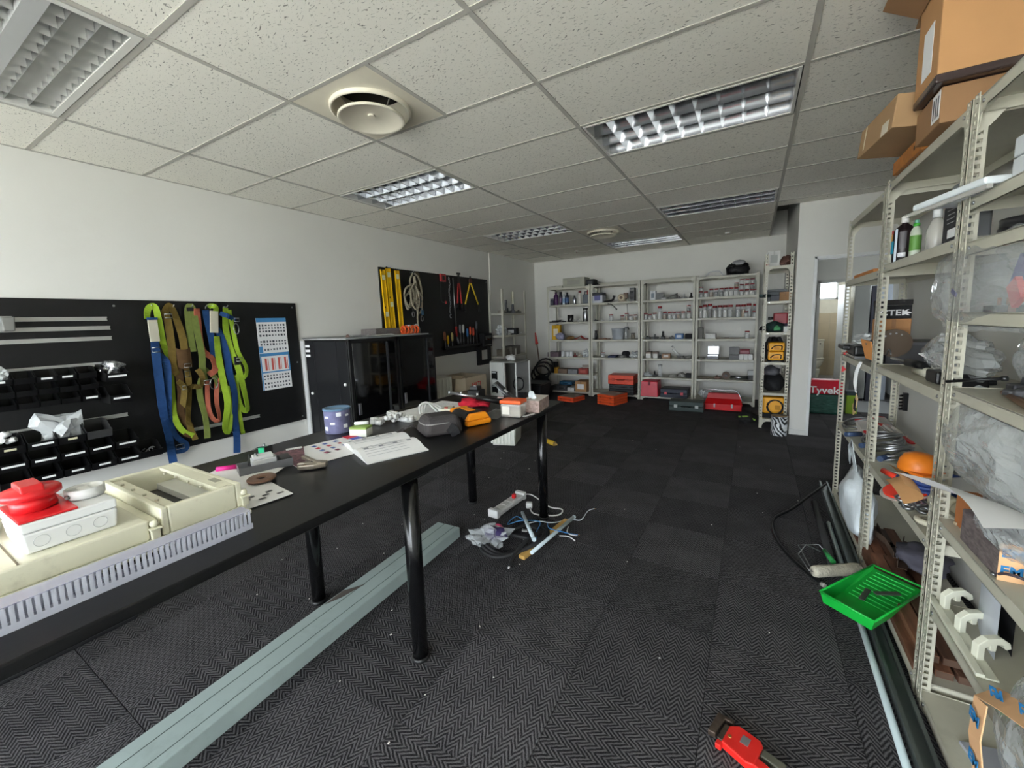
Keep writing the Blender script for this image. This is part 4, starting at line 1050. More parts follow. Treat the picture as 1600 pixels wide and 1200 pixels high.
# crumpled white pieces heap
for k in range(22):
    x, y = -1.90 + random.uniform(-.12, .12), 1.77 + random.uniform(-.11, .11)
    if k > 14: x, y = -1.90 + random.uniform(-.07, .07), 1.77 + random.uniform(-.07, .07)
    z = TZ if k <= 14 else TZ + .027
    t = thing('cable_gland', 'small white plastic gland in the heap behind the grey pouch', 'gland', (x, y, z), rz=random.uniform(0, 6), group='heap of white glands')
    MB().cyl((-.020, 0, .016), (.012, 0, .016), .015, n=10).build('body', WHT, t); MB().cyl((.010, 0, .016), (.025, 0, .016), .017, .012, n=6).build('nut', WHT, t)
t = sheetpaper('plan_sheet', 'large white drawing sheet under the white cable and heap', -1.92, 2.10, .30, .62, -.05, .002, z=TZ)
q = MB()
for k in range(5): q.cbox((-.05 + .03 * k, .1, .0035), (.002, .3, .0005))
q.build('drawn_lines', plain((160, 164, 180), .7), t, kind='stuff')
t = thing('white_cable', 'looped white cable standing up on the drawing sheet', 'cable', (-1.87, 2.02, TZ + .004))
for k in range(3): MB().tube(spline([(0, -.05 + .02 * k, .005), (.0, -.05 + .03 * k, .06), (.02, .0 + .03 * k, .075 - .01 * k), (.05, .03 + .03 * k, .03), (.06, .05 + .03 * k, .005)], 5), .006, 7).build('loop', WHT, t)
MB().cbox((.07, .09, .012), (.05, .03, .022), .5).build('plug', WHT, t, bevel=.003)
t = thing('sensor_unit', 'small cream unit with a red button on the drawing sheet', 'sensor', (-1.76, 2.12, TZ + .004), rz=.4)
MB().box(-.035, .035, -.05, .05, 0, .028).build('case', plain((214, 210, 190), .5), t, bevel=.003); MB().cyl((0, -.03, .028), (0, -.03, .036), .012, n=14).build('button', plain((196, 70, 60), .4), t)
ORT = mat('tester_orange', (236, 142, 20), .45, var=.05)
t = thing('insulation_tester', 'orange and black handheld tester case lying on the table', 'tester', (-1.47, 1.96, TZ), rz=-.42)
q = MB(); q.taper((0, 0, 0), (.20, .15), (.21, .16), .03); q.taper((0, 0, .03), (.21, .16), (.15, .10), .045); q.build('case', mat('tester_black', (34, 34, 35), .5, var=.1), t, bevel=.006)
for s2 in (-1, 1):
    q = MB(); q.taper((s2 * .115, 0, .004), (.035, .165), (.035, .165), .03); q.taper((s2 * .108, 0, .034), (.04, .16), (.02, .11), .040); q.build('bumper', ORT, t, bevel=.008)
MB().cbox((.0, .0, .0765), (.10, .045, .004)).build('top_label', ORT, t, bevel=.001)
q = MB(); q.box(-.07, .07, -.083, -.080, .006, .052); pl = q.build('side_plate', BLK, t)
for k in range(5): MB().box(-.05 + .004 * k, .045 - .006 * k, -.0838, -.083, .014 + .007 * k, .0165 + .007 * k).build('text_line', plain((196, 196, 196), .6), pl)
t = thing('red_cloth', 'crumpled red glove behind the orange tester', 'glove', (-1.72, 2.33, TZ), rz=.5)
MB().blob((0, 0, 0), (.16, .14, .06), 21, .35, 3).build('palm', plain((196, 26, 50), .8), t)
for k in range(4): MB().tube([(.05 + .012 * k, -.04 + .028 * k, .02), (.10, -.05 + .035 * k, .02), (.135, -.055 + .04 * k, .012)], [.014, .013, .010], 8).build('finger', plain((186, 24, 46), .8), t)
t = thing('ratchet_handle', 'steel bar with black grip resting over the red glove', 'ratchet', (-1.62, 2.33, TZ + .045), rot=(0, .10, .28))
MB().cyl((-.24, 0, .035), (-.04, 0, .022), .0105, n=14).build('shaft', STEEL, t); MB().cyl((-.04, 0, .022), (.13, 0, .010), .017, .019, n=14).build('grip', BLK, t); MB().lathe([(.0, -.012), (.012, -.01), (.014, 0), (.012, .01), (0, .012)], (-.245, 0, .035), n=12).build('tip', STEEL, t); MB().cyl((-.16, 0, .03), (-.16, 0, .05), .008, n=10).build('stub', STEEL, t)
t = thing('black_charger', 'black battery charger standing near the far end of the table', 'charger', (-1.86, 2.60, TZ), rz=.1)
MB().box(-.055, .055, -.05, .05, 0, .07).build('case', BLK, t, bevel=.008); MB().box(-.035, .035, -.045, .03, .07, .10).build('battery', plain((40, 40, 42), .5), t, bevel=.006); MB().box(-.012, .012, -.02, .005, .10, .104).build('terminal', STEEL, t); MB().box(.03, .045, -.052, -.050, .03, .05).build('sticker', WHT, t)
MB().tube(spline([(-.05, 0, .01), (-.09, -.03, .04), (-.10, .02, .02), (-.13, -.02, .004)], 5), .004, 6).build('lead', BLK, t)
t = thing('black_clamp_lamp', 'black folding bracket device leaning at the far table end', 'bracket', (-1.60, 2.61, TZ), rz=.25)
MB().cbox((.0, 0, .075), (.012, .075, .19), 0, 0, -.85).build('flap', BLK, t); MB().box(-.05, .08, -.045, .045, 0, .022).build('base', BLK, t, bevel=.003)
MB().cbox((.012, -.01, .075), (.004, .03, .03), 0, 0, -.85).build('sticker', WHT, t); MB().tube([(-.075, -.04, .135), (.03, -.04, .022)], .005, 6).build('strut', STEEL, t); MB().box(-.045, .0, -.05, -.046, .024, .036).build('paper_tag', plain((220, 190, 190), .6), t)
t = thing('dark_red_pliers', 'dark red handled pliers near the far table end', 'pliers', (-1.53, 2.50, TZ), rz=.6)
for s2 in (-1, 1): MB().tube(spline([(0, 0, .012), (.05, .012 * s2, .012), (.12, .02 * s2, .012)], 4), .008, 7).build('handle', plain((150, 40, 50), .5), t)
MB().cbox((-.02, 0, .012), (.05, .018, .012)).build('jaw', DSTEEL, t, bevel=.003)
for k, (x, y, r) in enumerate(((-1.56, 2.14, .4), (-1.44, 2.06, 1.4))):
    t = thing('screwdriver_bit', 'short chrome socket bit near the tester, %s one' % ('left', 'right')[k], 'bit', (x, y, TZ), rz=r)
    MB().cyl((-.03, 0, .008), (.02, 0, .008), .007, n=10).build('shank', STEEL, t); MB().cyl((.02, 0, .009), (.035, 0, .009), .009, n=10).build('head', BRASS, t)
JARC = mat('clear_tub', (226, 222, 214), .12, alpha=.40, var=.02, spec=.8)
t = thing('screw_tub', 'clear square tub of screws with an orange lid on the table edge', 'tub', (-1.285, 2.19, TZ), rz=.12)
MB().taper((0, 0, 0), (.135, .10), (.14, .105), .085).build('tub', JARC, t, bevel=.012, segs=3)
MB().box(-.072, .072, -.055, .055, .085, .108).build('lid', ORG, t, bevel=.007, segs=3)
MB().taper((0, 0, .003), (.122, .088), (.122, .088), .05).build('screws', mat('screw_heap', (196, 184, 168), .4, metal=.4, var=.7, scale=90, bump=1, bscale=120), t, bevel=.01)
MB().cbox((-.03, -.0525, .045), (.05, .001, .05)).build('paper_label', plain((224, 220, 210), .7), t)
t = thing('tissue_box', 'patterned tissue box with a tissue sticking up, at the far table end', 'tissue box', (-1.245, 2.42, TZ), rz=.15)
MB().box(-.06, .06, -.11, .11, 0, .078).build('box', mat('tissue_print', (168, 146, 138), .7, var=.35, scale=45), t, bevel=.002)
MB().box(-.059, .059, -.109, .109, .078, .079).build('top_face', plain((214, 206, 200), .7), t)
MB().sheet(lambda u, v: ((u - .5) * .06 * (1 - .6 * v) - .02 * v, (v * .02) - .05 + .05 * (u - .5) * v, .079 + .06 * v * (1 - abs(u - .5)) + .008 * math.sin(u * 9)), 10, 8).build('tissue', plain((232, 240, 244), .8), t)
t = thing('blade_pack', 'thin white plastic strip on the table edge beside the tissue box', 'strip', (-1.205, 2.24, TZ), rz=1.35)
MB().box(-.05, .05, -.010, .010, 0, .004).build('strip', WHT, t, bevel=.001); MB().box(-.05, -.03, -.010, .010, .004, .006).build('end', plain((196, 196, 192), .5), t)
t = thing('foil_mat', 'shiny clear plastic sleeve lying flat beside the tester', 'sleeve', (-1.42, 2.20, TZ), rz=.1)
MB().box(-.07, .07, -.13, .13, 0, .0015).build('sleeve', mat('sleeve_plastic', (190, 192, 194), .15, alpha=.35, var=.05), t); MB().box(-.07, -.062, -.13, .13, .0015, .003).build('seal', plain((170, 172, 174), .4), t)
# ------------------------------------------------------------------ things on the floor near the table
TRK = mat('trunking_grey', (168, 184, 182), .45, var=.05, scale=3, stretch=(1, 1, 1), dirt=.18, dirtcol=(70, 66, 60))
t = thing('cable_trunking', 'long pale green-grey cable trunking lying on the carpet under the table', 'trunking', (-1.768, .9, 0), rz=.045)
MB().box(-.095, .095, -1.6, 1.24, 0, .072).build('channel', TRK, t, bevel=.004)
for x in (-.03, .055): MB().box(x - .0016, x + .0016, -1.6, 1.2405, .0722, .0728).build('groove', plain((72, 82, 80), .8), t)
MB().box(-.094, .094, 1.2402, 1.2412, .004, .068).build('end_face', plain((132, 146, 144), .6), t)
q = MB(); q.prism([(-.09, .40), (-.02, .50), (-.05, .36), (-.085, .28)], .0723, .0729); q.build('scuff_mark', plain((96, 90, 84), .9), t)
q = MB(); q.prism([(-.005, .86), (.012, .90), (.03, .90), (.035, .87), (.01, .84)], .0724, .0731); q.build('dark_spot', plain((36, 34, 34), .9), t)
t = thing('power_strip', 'white power strip with a red plug on the carpet', 'power strip', (-1.66, 2.69, 0), rz=-.06)
MB().box(-.045, .045, -.19, .19, .006, .045).build('body', WHT, t, bevel=.01, segs=3)
for s2 in (-1, 1): MB().box(-.046, .046, s2 * .19 - .02, s2 * .19 + .02, .0, .062).build('end_block', WHT, t, bevel=.006)
for k in range(3): MB().box(-.028, .028, -.13 + .07 * k, -.08 + .07 * k, .045, .048).build('socket', plain((206, 206, 202), .4), t)
MB().cbox((0, .09, .062), (.03, .035, .035), .2).build('red_plug', RED, t, bevel=.005)
MB().tube(spline([(.0, .2, .03), (.06, .26, .02), (.18, .22, .008), (.30, .16, .006), (.40, .17, .006), (.42, .08, .006), (.34, .02, .006), (.24, .0, .006), (.17, .06, .012)], 6), .0055, 7).build('lead', WHT, t)
MB().cbox((.155, .075, .025), (.05, .045, .045), .5).build('plug_top', WHT, t, bevel=.008)
t = thing('black_cable_coil', 'loose coil of thick black cable on the carpet by the table leg', 'cable', (-1.33, 2.28, 0))
for k in range(3):
    MB().tube(spline([(-.22 + .02 * k, -.10, .012), (-.16, -.22 + .015 * k, .012 + .02 * k), (-.02, -.25 + .02 * k, .014), (.10, -.13, .03), (.17, .08 - .03 * k, .03 + .015 * k), (.09, .22 - .03 * k, .02), (-.04, .16, .03), (-.10, .06 - .02 * k, .03)], 6), .0115, 8).build('turn', plain((38, 38, 39), .6), t)
MB().tube(spline([(.12, .12, .05), (.09, -.05, .055), (.08, -.2, .03), (.10, -.30, .012)], 6), .0115, 8).build('tail', plain((38, 38, 39), .6), t); MB().cyl((.10, -.30, .012), (.102, -.312, .012), .006, n=8).build('bare_end', WHT, t)
MB().tube(spline([(-.19, .01, .02), (.05, -.01, .045), (.15, .0, .04)], 5), .0115, 8).build('tail', plain((38, 38, 39), .6), t)
for k, col in enumerate(((70, 140, 200), (60, 130, 196), (216, 222, 228))):
    t = thing('thin_wire', ['light blue thin wire looped beside the white tube on the carpet', 'blue thin wire end near the timber batten', 'white thin wire trailing away across the carpet'][k], 'wire', (-1.30, 2.50, 0))
    P = [[(-.06, -.02, .02), (-.17, .0, .05), (-.19, -.10, .03), (-.10, -.06, .06), (.02, .0, .05), (.05, -.12, .03), (.10, -.2, .01)], [(.06, .05, .03), (.12, -.05, .05), (.2, -.02, .03), (.24, .02, .006), (.30, .03, .006)],
         [(-.1, -.08, .03), (0, .0, .05), (.08, .04, .04), (.12, .12, .02), (.16, .22, .006), (.24, .24, .006), (.24, .40, .006), (.27, .46, .006)]][k]
    MB().tube(spline(P, 6), .0035, 6).build('strand', plain(col, .5), t); MB().cyl(P[-1], Vector(P[-1]) + Vector((.012, .004, 0)), .0018, n=6).build('core', BRASS, t)
t = thing('thin_wire', 'short white wire with stripped ends right of the timber batten', 'wire', (-1.05, 2.48, 0))
MB().tube(spline([(-.05, .12, .01), (-.03, .05, .006), (.01, .03, .006), (.05, .04, .006)], 5), .004, 6).build('strand', WHT, t); MB().tube(spline([(-.06, -.02, .006), (0, 0, .006), (.06, -.03, .006)], 5), .004, 6).build('strand', WHT, t)
TUBEW = mat('white_tube', (204, 218, 224), .35, var=.03)
t = thing('white_tube', 'white plastic tube leaning across the black cable coil', 'tube', (-1.33, 2.40, .075), rot=(-.16, 0, .64))
MB().cyl((0, -.31, 0), (0, .25, 0), .0125, n=14).build('pipe', TUBEW, t); MB().cyl((0, -.318, 0), (0, -.30, 0), .0135, n=14).build('end_cap', plain((180, 196, 204), .4), t)
t = thing('white_tube', 'white plastic tube lying against the timber batten', 'tube', (-1.135, 2.43, .03), rz=-.11)
MB().cyl((0, -.28, 0), (0, .29, 0), .0125, n=14).build('pipe', TUBEW, t); MB().cyl((0, .28, 0), (0, .296, 0), .0135, n=14).build('end_cap', plain((180, 196, 204), .4), t)
t = thing('timber_batten', 'short yellow timber batten on the carpet', 'batten', (-1.175, 2.40, .0), rz=-.12)
MB().box(-.022, .022, -.30, .28, 0, .024).build('batten', mat('pine', (206, 164, 92), .6, var=.15, scale=5, stretch=(8, 1, 8)), t, bevel=.002); MB().box(-.015, .015, .24, .27, .024, .025).build('stamp', plain((220, 186, 120), .6), t)
o = MB().blob((0, 0, 0), (.24, .17, .13), 31, .45, 3, 2.0).build('clear_bag', BAGM, loc=(-1.50, 2.16, 0), rz=.4, smooth=False); tag(o, 'crumpled clear bag with purple print on the carpet beside the cable coil', 'plastic bag')
MB().blob((.05, .03, .02), (.15, .12, .10), 33, .3, 2).build('purple_print', plain((64, 52, 100), .5), o)
MB().blob((.06, .07, .05), (.06, .05, .07), 35, .4, 2).build('red_print', plain((170, 40, 80), .5), o)
t = thing('white_offcut', 'small white plastic offcut on the carpet near the coil', 'offcut', (-1.36, 2.42, 0), rz=.4); MB().box(-.02, .02, -.012, .012, 0, .008).build('chip', WHT, t); MB().box(-.02, -.012, -.012, .012, .008, .012).build('lip', WHT, t)
t = thing('white_crate', 'white ribbed plastic basket on the floor beyond the table', 'basket', (-2.6, 4.25, 0), rz=.3)
q = MB()
for z0, z1, s in ((0, .34, .15),):
    q.taper((0, 0, 0), (.28, .34), (.32, .38), .34)
q.build('body', plain((222, 224, 214), .5), t, bevel=.01)
for k in range(7):
    MB().box(-.155 + .045 * k, -.135 + .045 * k, -.188, -.178, .03, .32).build('rib', plain((236, 236, 228), .5), t)
MB().box(-.17, .17, -.2, .2, .34, .365).build('rim', plain((232, 232, 224), .5), t, bevel=.005)
t = thing('yellow_pencil', 'yellow-handled tool on the floor under the far table end', 'hand tool', (-2.05, 4.35, 0), rz=-.5)
MB().cyl((-.16, 0, .03), (.08, 0, .03), .028, n=10).build('handle', plain((196, 160, 40), .5), t); MB().cyl((.08, 0, .03), (.13, 0, .03), .028, .006, n=10).build('tip', plain((150, 120, 60), .5), t)
# red pipe wrench in the foreground
PR = mat('wrench_red', (214, 40, 34), .35, var=.05)
IRON = mat('wrench_iron', (92, 80, 70), .45, metal=.7, var=.25, scale=40)
t = thing('red_pipe_wrench', 'red pipe wrench lying on the carpet at the bottom of the picture', 'wrench', (.0, 1.455, 0), rz=-.30)
MB().prism([(-.035, -.045), (.045, -.06), (.07, -.05), (.07, .035), (.06, .05), (-.01, .055), (-.035, .03)], .006, .034).build('housing', PR, t, bevel=.004)
MB().box(.01, .035, -.005, .028, .030, .0355).build('window', plain((150, 150, 152), .3, metal=.6), t)
MB().prism([(-.085, -.035), (-.06, -.03), (-.055, .05), (-.03, .05), (-.03, .068), (-.085, .06)], .008, .030).build('hook_jaw', IRON, t, bevel=.003)
MB().box(-.050, -.034, -.04, .03, .008, .032).build('heel_jaw', IRON, t, bevel=.002); MB().box(-.05, -.03, -.062, -.04, .008, .028).build('toe', PR, t, bevel=.003)
MB().prism([(.06, -.05), (.27, -.075), (.27, -.045), (.06, -.012)], .008, .032).build('handle', PR, t, bevel=.006, segs=3)
MB().prism([(.07, .002), (.13, .0), (.145, .012), (.14, .03), (.07, .035)], .008, .028).build('jaw_shank', plain((104, 104, 92), .5, metal=.5), t, bevel=.004); MB().cyl((-.02, -.01, .03), (-.02, -.01, .037), .006, n=12).build('pin', BRASS, t)
# lengths lying along the right-hand racks
GALV = mat('galvanised', (112, 120, 118), .38, metal=.7, var=.12, scale=5)
t = thing('steel_channel', 'long galvanised steel channel on the carpet along the right racks', 'channel', (.548, 2.75, 0), rz=-.012)
q = MB(); q.box(-.03, .03, -1.9, 1.5, 0, .003); q.box(-.03, -.027, -1.9, 1.5, .003, .04); q.box(.027, .03, -1.9, 1.5, .003, .04); q.build('profile', GALV, t)
MB().box(-.027, -.018, -1.9, 1.5, .037, .04).build('lip', GALV, t); MB().box(.018, .027, -1.9, 1.5, .037, .04).build('lip', GALV, t)
t = thing('white_conduit', 'long white plastic conduit pipe on the carpet beside the steel channel', 'pipe', (.488, 2.3, .0125), rz=-.013); MB().cyl((0, -1.5, 0), (0, 1.16, 0), .0125, n=16).build('pipe', mat('conduit_white', (190, 206, 208), .35, var=.03), t); MB().cyl((0, 1.155, 0), (0, 1.165, 0), .011, n=16).build('open_end', plain((90, 100, 102), .6), t)
t = thing('dark_pipe', 'dark grey rubber tube on the carpet left of the white conduit', 'pipe', (.445, 3.36, .02)); MB().cyl((0, -.5, 0), (.01, .42, 0), .02, n=14).build('tube', plain((52, 52, 53), .7), t); MB().cyl((.01, .42, 0), (.01, .43, 0), .015, n=14).build('bore', BLKM, t)
t = thing('black_cable', 'black cable curving out over the carpet from the right racks', 'cable', (.3, 3.2, 0))
MB().tube(spline([(.27, .95, .05), (.13, .64, .045), (0, .40, .012), (-.12, .18, .009), (-.135, -.06, .009), (-.08, -.28, .009), (.0, -.45, .009), (.07, -.56, .009)], 7), .009, 8).build('sheath', BLK, t); MB().cyl((.07, -.56, .009), (.085, -.575, .009), .012, n=10).build('end', plain((150, 148, 140), .5), t)
# paint tray and roller
GT = mat('tray_green', (24, 168, 60), .35, var=.06)
t = thing('paint_tray', 'bright green paint roller tray leaning on the right rack', 'paint tray', (.5385, 2.421, .108), rot=(0, .03, -.61))
L2, W2, H2 = .222, .095, .055
def tr_(u, v):
    x = (u - .5) * 2 * W2; y = (v - .5) * 2 * L2
    z = .0 if v < .35 else (v - .35) / .65 * .042
    return (x, y, z)
MB().sheet(tr_, 4, 14, .0).build('ramp', GT, t)
q = MB()
for s2 in (-1, 1): q.add([(s2 * W2, -L2, 0), (s2 * (W2 + .012), -L2 - .012, H2), (s2 * (W2 + .012), L2 + .004, H2), (s2 * W2, L2, .042), (s2 * W2, -L2 * .3, 0)], [(0, 1, 2, 3, 4)])
q.add([(-W2, -L2, 0), (W2, -L2, 0), (W2 + .012, -L2 - .012, H2), (-W2 - .012, -L2 - .012, H2)], [(0, 1, 2, 3)]); q.build('wall', GT, t, smooth=False)
q = MB()
P = [(-W2 - .012, -L2 - .012), (W2 + .012, -L2 - .012), (W2 + .012, L2 + .006), (-W2 - .012, L2 + .006)]
for i in range(4):
    a, b = P[i], P[(i + 1) % 4]; q.cyl((a[0], a[1], H2), (b[0], b[1], H2), .005, n=6)
q.build('rim', GT, t)
for k in range(9): MB().box(-W2 + .02, W2 - .02, -.05 + .03 * k, -.044 + .03 * k, .006 + .0042 * k, .0105 + .0042 * k).build('rib', plain((52, 190, 86), .4), t)
for k, (x, y, r) in enumerate(((-.02, -.03, .2), (.03, .05, -.5))): MB().cbox((x, y, .03 + .012 * k), (.022, .11, .006), r).build('dark_stick', plain((66, 74, 62), .7), t)
t = thing('paint_roller', 'used white paint roller with green handle lying by the tray', 'paint roller', (.443, 2.70, .076), rot=(0, .0, .58))
MB().lathe([(.0, -.135), (.026, -.135), (.031, -.12), (.030, -.03), (.032, .04), (.031, .12), (.026, .135), (0, .135)], n=20, M=Matrix.Rotation(PI / 2, 4, 'Y')).build('sleeve', mat('roller_nap', (192, 186, 168), .95, var=.2, scale=25, bump=1.0, bscale=90), t)
MB().cyl((.132, 0, 0), (.14, 0, 0), .018, n=14).build('end_cap', plain((40, 110, 60), .5), t)
MB().tube([(-.14, 0, 0), (-.16, 0, .01), (-.13, .12, .03), (-.02, .20, .035), (.02, .14, .025)], .003, 6).build('wire_frame', STEEL, t)
MB().tube([(-.14, .02, .02), (-.06, .21, .03), (.06, .20, .03), (.04, .10, .02)], .0025, 6).build('wire_frame', STEEL, t)
MB().cyl((.02, .05, .015), (.06, .16, .02), .014, .011, n=12).build('handle', plain((40, 130, 66), .45), t)
# ------------------------------------------------------------------ steel shelving
RACK = mat('rack_enamel', (190, 187, 170), 0.42, var=0.05, scale=4, dirt=.18, dirtcol=(104, 98, 84))
RACKF = mat('rack_enamel_far', (188, 186, 172), 0.5, var=0.04, scale=3, dirt=.1, dirtcol=(110, 104, 92))
def slotted(q, axis, x, y, w, h, pitch, th=.002, round_=True):
    """perforated flange: axis 'x' lies in a plane y=const, 'y' in a plane x=const; w may be negative"""
    s = 1 if w > 0 else -1; W = abs(w)
    def bx(a0, a1, z0, z1):
        a0, a1 = sorted((s * a0, s * a1))
        if axis == 'x': q.box(x + a0, x + a1, y, y + th, z0, z1)
        else: q.box(x, x + th, y + a0, y + a1, z0, z1)
    bx(0, W * .30, 0, h); bx(W * .72, W, 0, h)
    n = int(h / pitch)
    hole = pitch * (.42 if round_ else .5)
    for k in range(n):
        z = k * pitch
        bx(W * .30, W * .72, z, z + pitch - hole)
    bx(W * .30, W * .72, n * pitch, h)
UPC = {}
def upright(h, fx, fy, slots, pitch):
    key = (round(h, 3), fx, fy, slots, pitch)
    if key not in UPC:
        q = MB(); w = .036
        if slots:
            slotted(q, 'x', 0, 0 if fy > 0 else -.002, w * fx, h, pitch); slotted(q, 'y', 0 if fx > 0 else -.002, 0, w * fy, h, pitch, round_=False)
        else:
            a, b = sorted((0, w * fx)); q.box(a, b, 0 if fy > 0 else -.002, .002 if fy > 0 else 0, 0, h)
            a, b = sorted((0, w * fy)); q.box(0 if fx > 0 else -.002, .002 if fx > 0 else 0, a, b, 0, h)
        UPC[key] = q
    return UPC[key]
def rack(name, label, loc, rz, w, d, h, zs, m=RACK, slots=True, pitch=.025, gusset=True, group=None, lip=.036, hs=None, thin=False):
    """shelving unit; local x across the front (0..w), y into depth (0..d), shelves at zs (top of lip)"""
    t = thing(name, label, 'shelving unit', loc, rz, group)
    hs = hs or (h, h, h, h)
    for (x, y, fx, fy), hh in zip(((0, 0, 1, 1), (w, 0, -1, 1), (0, d, 1, -1), (w, d, -1, -1)), hs):
        upright(hh, fx, fy, slots, pitch).build('upright', m, t, (x, y, 0))
    for i, z in enumerate(zs):
        q = MB(); e = .003
        q.box(e, w - e, e, d - e, z - .004, z - .002)
        q.box(e, w - e, e, e + .002, z - lip, z); q.box(e, w - e, d - e - .002, d - e, z - lip, z); q.box(e, e + .002, e, d - e, z - lip, z); q.box(w - e - .002, w - e, e, d - e, z - lip, z)
        q.box(e, w - e, e, e + .012, z - lip, z - lip + .002)
        s = q.build('shelf', m, t)
        for x in (.06, w - .06): MB().cyl((x, e, z - lip / 2), (x, e - .004, z - lip / 2), .006, n=8).build('bolt', STEEL, s)
    if gusset:
        for z, up in ((zs[0] - lip, -1), (zs[-1] - lip, -1)):
            for x, sx in ((.004, 1), (w - .004, -1)):
                q = MB(); c = [(x, z + .002), (x + sx * .085, z + .002), (x + sx * .05, z + up * .012), (x + sx * .036, z + up * .05), (x, z + up * .085)]
                q.prism(c, -.005, -.003, frame((0, 0, 0), (1, 0, 0), (0, 0, 1))) if False else q.prism(c, -.006, -.004, Matrix(((1, 0, 0, 0), (0, 0, 1, .008), (0, 1, 0, 0), (0, 0, 0, 1))))
                q.build('gusset', m, t)
            for y, sy in ((.004, 1), (d - .004, -1)):
                q = MB(); c = [(y, z + .002), (y + sy * .07, z + .002), (y + sy * .036, z + up * .04), (y, z + up * .07)]
                q.prism(c, .003, .005, Matrix(((0, 0, 1, 0), (1, 0, 0, 0), (0, 1, 0, 0), (0, 0, 0, 1)))); q.build('gusset', m, t)
    return t
SZ = [2.095, 1.767, 1.43, 1.085, .747, .415, .075]
FX = [-3.53, -2.64, -1.72, -.83, .07]
FY = 7.47
names = ['first', 'second', 'third', 'fourth']
for i in range(4):
    zs = [z for k, z in enumerate(SZ) if not (i == 1 and k == 5)]
    rack('far_shelving', 'cream steel shelving unit on the far wall, %s from the left corner' % names[i], (FX[i] + .004, FY, 0), 0, FX[i + 1] - FX[i] - .008, .45, 2.12, zs, RACKF, slots=False, group='steel shelving along the far wall')
def SH(k): return SZ[k] - .002
BAYN = ['first far rack', 'second far rack', 'third far rack', 'fourth far rack']
def bay(x): return 0 if x < -2.64 else 1 if x < -1.72 else 2 if x < -.83 else 3
SHN = ['top', 'second', 'third', 'fourth', 'fifth', 'sixth', 'bottom']
IY = 7.62
# ---- small builders
def carton(name, label, loc, size, col, rz=0, tape=True, sticker=None, cat='box', m=None, lid=None):
    t = thing(name, label, cat, loc, rz)
    x, y, z = size
    MB().box(-x / 2, x / 2, -y / 2, y / 2, 0, z).build('carton', m or plain(col, .75, var=.08), t, bevel=min(.004, x * .05))
    if tape: MB().box(-x * .06, x * .06, -y / 2 - .0006, y / 2 + .0006, z * .6, z + .0008).build('tape', plain(tuple(int(c * .86) for c in col), .5), t)
    if lid: MB().box(-x / 2 - .002, x / 2 + .002, -y / 2 - .002, y / 2 + .002, z * .72, z + .001).build('lid', plain(lid, .5), t, bevel=.002)
    if sticker: MB().box(-x * .3, x * .28, -y / 2 - .0014, -y / 2 - .0004, z * .25, z * .75).build('sticker', plain(sticker, .6), t)
    return t
def bottle(label, loc, r, h, col, cap, band=None, neck=.45, cat='bottle', name='bottle', m=None):
    t = thing(name, label, cat, loc)
    MB().lathe([(r * .92, 0), (r, h * .03), (r, h * .66), (r * .85, h * .74), (r * neck, h * .84), (r * neck, h * .88)], n=18).build('body', m or plain(col, .35), t)
    MB().lathe([(r * neck * 1.15, h * .86), (r * neck * 1.15, h * .99), (r * neck, h)], n=14).build('cap', plain(cap, .4), t)
    if band: MB().lathe([(r * 1.01, h * .18), (r * 1.01, h * .58)], n=18, flatcap=False).build('label_band', plain(band, .5), t)
    return t
GLASSJ = mat('jar_glass', (220, 224, 224), .08, alpha=.30, var=.0, spec=.9)
JRED = mat('jar_lid_red', (132, 22, 26), .4, var=.1)
FILL = [mat('jar_fill_silver', (206, 206, 204), .4, metal=.5, var=.5, scale=120), mat('jar_fill_brass', (176, 150, 120), .5, metal=.4, var=.5, scale=120), mat('jar_fill_dark', (112, 110, 108), .5, metal=.4, var=.5, scale=120), mat('jar_fill_white', (226, 224, 220), .6, var=.3, scale=120)]
JC = {}
def jar(label, loc, r, h, fill=0, group='red-lidded jars on the far racks', lidm=JRED):
    key = (round(r, 3), round(h, 3), fill)
    if key not in JC:
        t = thing('glass_jar', label, 'jar', loc, 0, group)
        MB().lathe([(r * .94, 0), (r, .004), (r, h * .74), (r * .9, h * .82), (r * .86, h * .86)], n=16).build('glass', GLASSJ, t)
        MB().lathe([(r * .92, h * .83), (r * .97, h * .85), (r * .97, h * .985), (r * .9, h)], n=16).build('lid', lidm, t)
        MB().lathe([(r * .86, .004), (r * .9, .008), (r * .9, h * .55), (r * .5, h * .62), (0, h * .62)], n=12).build('contents', FILL[fill], t)
        JC[key] = t
    else:
        t = copy_tree(JC[key]); t.location = loc; tag(t, label, 'jar', group)
    return t
def toolcase(name, label, loc, size, col, rz=0, latch=(190, 190, 190), cat='tool case', handle=True):
    t = thing(name, label, cat, loc, rz)
    x, y, z = size; m = plain(col, .42, var=.08)
    MB().box(-x / 2, x / 2, -y / 2, y / 2, 0, z * .5).build('lower_shell', m, t, bevel=.008)
    MB().box(-x / 2, x / 2, -y / 2, y / 2, z * .52, z).build('lid', m, t, bevel=.008)
    MB().box(-x / 2 + .004, x / 2 - .004, -y / 2 + .004, y / 2 - .004, z * .49, z * .53).build('seam', plain(tuple(int(c * .35) for c in col), .7), t)
    for s2 in (-1, 1): MB().box(s2 * x * .3 - x * .05, s2 * x * .3 + x * .05, -y / 2 - .008, -y / 2, z * .36, z * .66).build('latch', plain(latch, .4), t, bevel=.002)
    if handle: MB().tube([(-x * .14, -y / 2, z * .5), (-x * .12, -y / 2 - .03, z * .5), (x * .12, -y / 2 - .03, z * .5), (x * .14, -y / 2, z * .5)], .008, 7).build('handle', plain(tuple(int(c * .6) for c in col), .5), t)
    return t
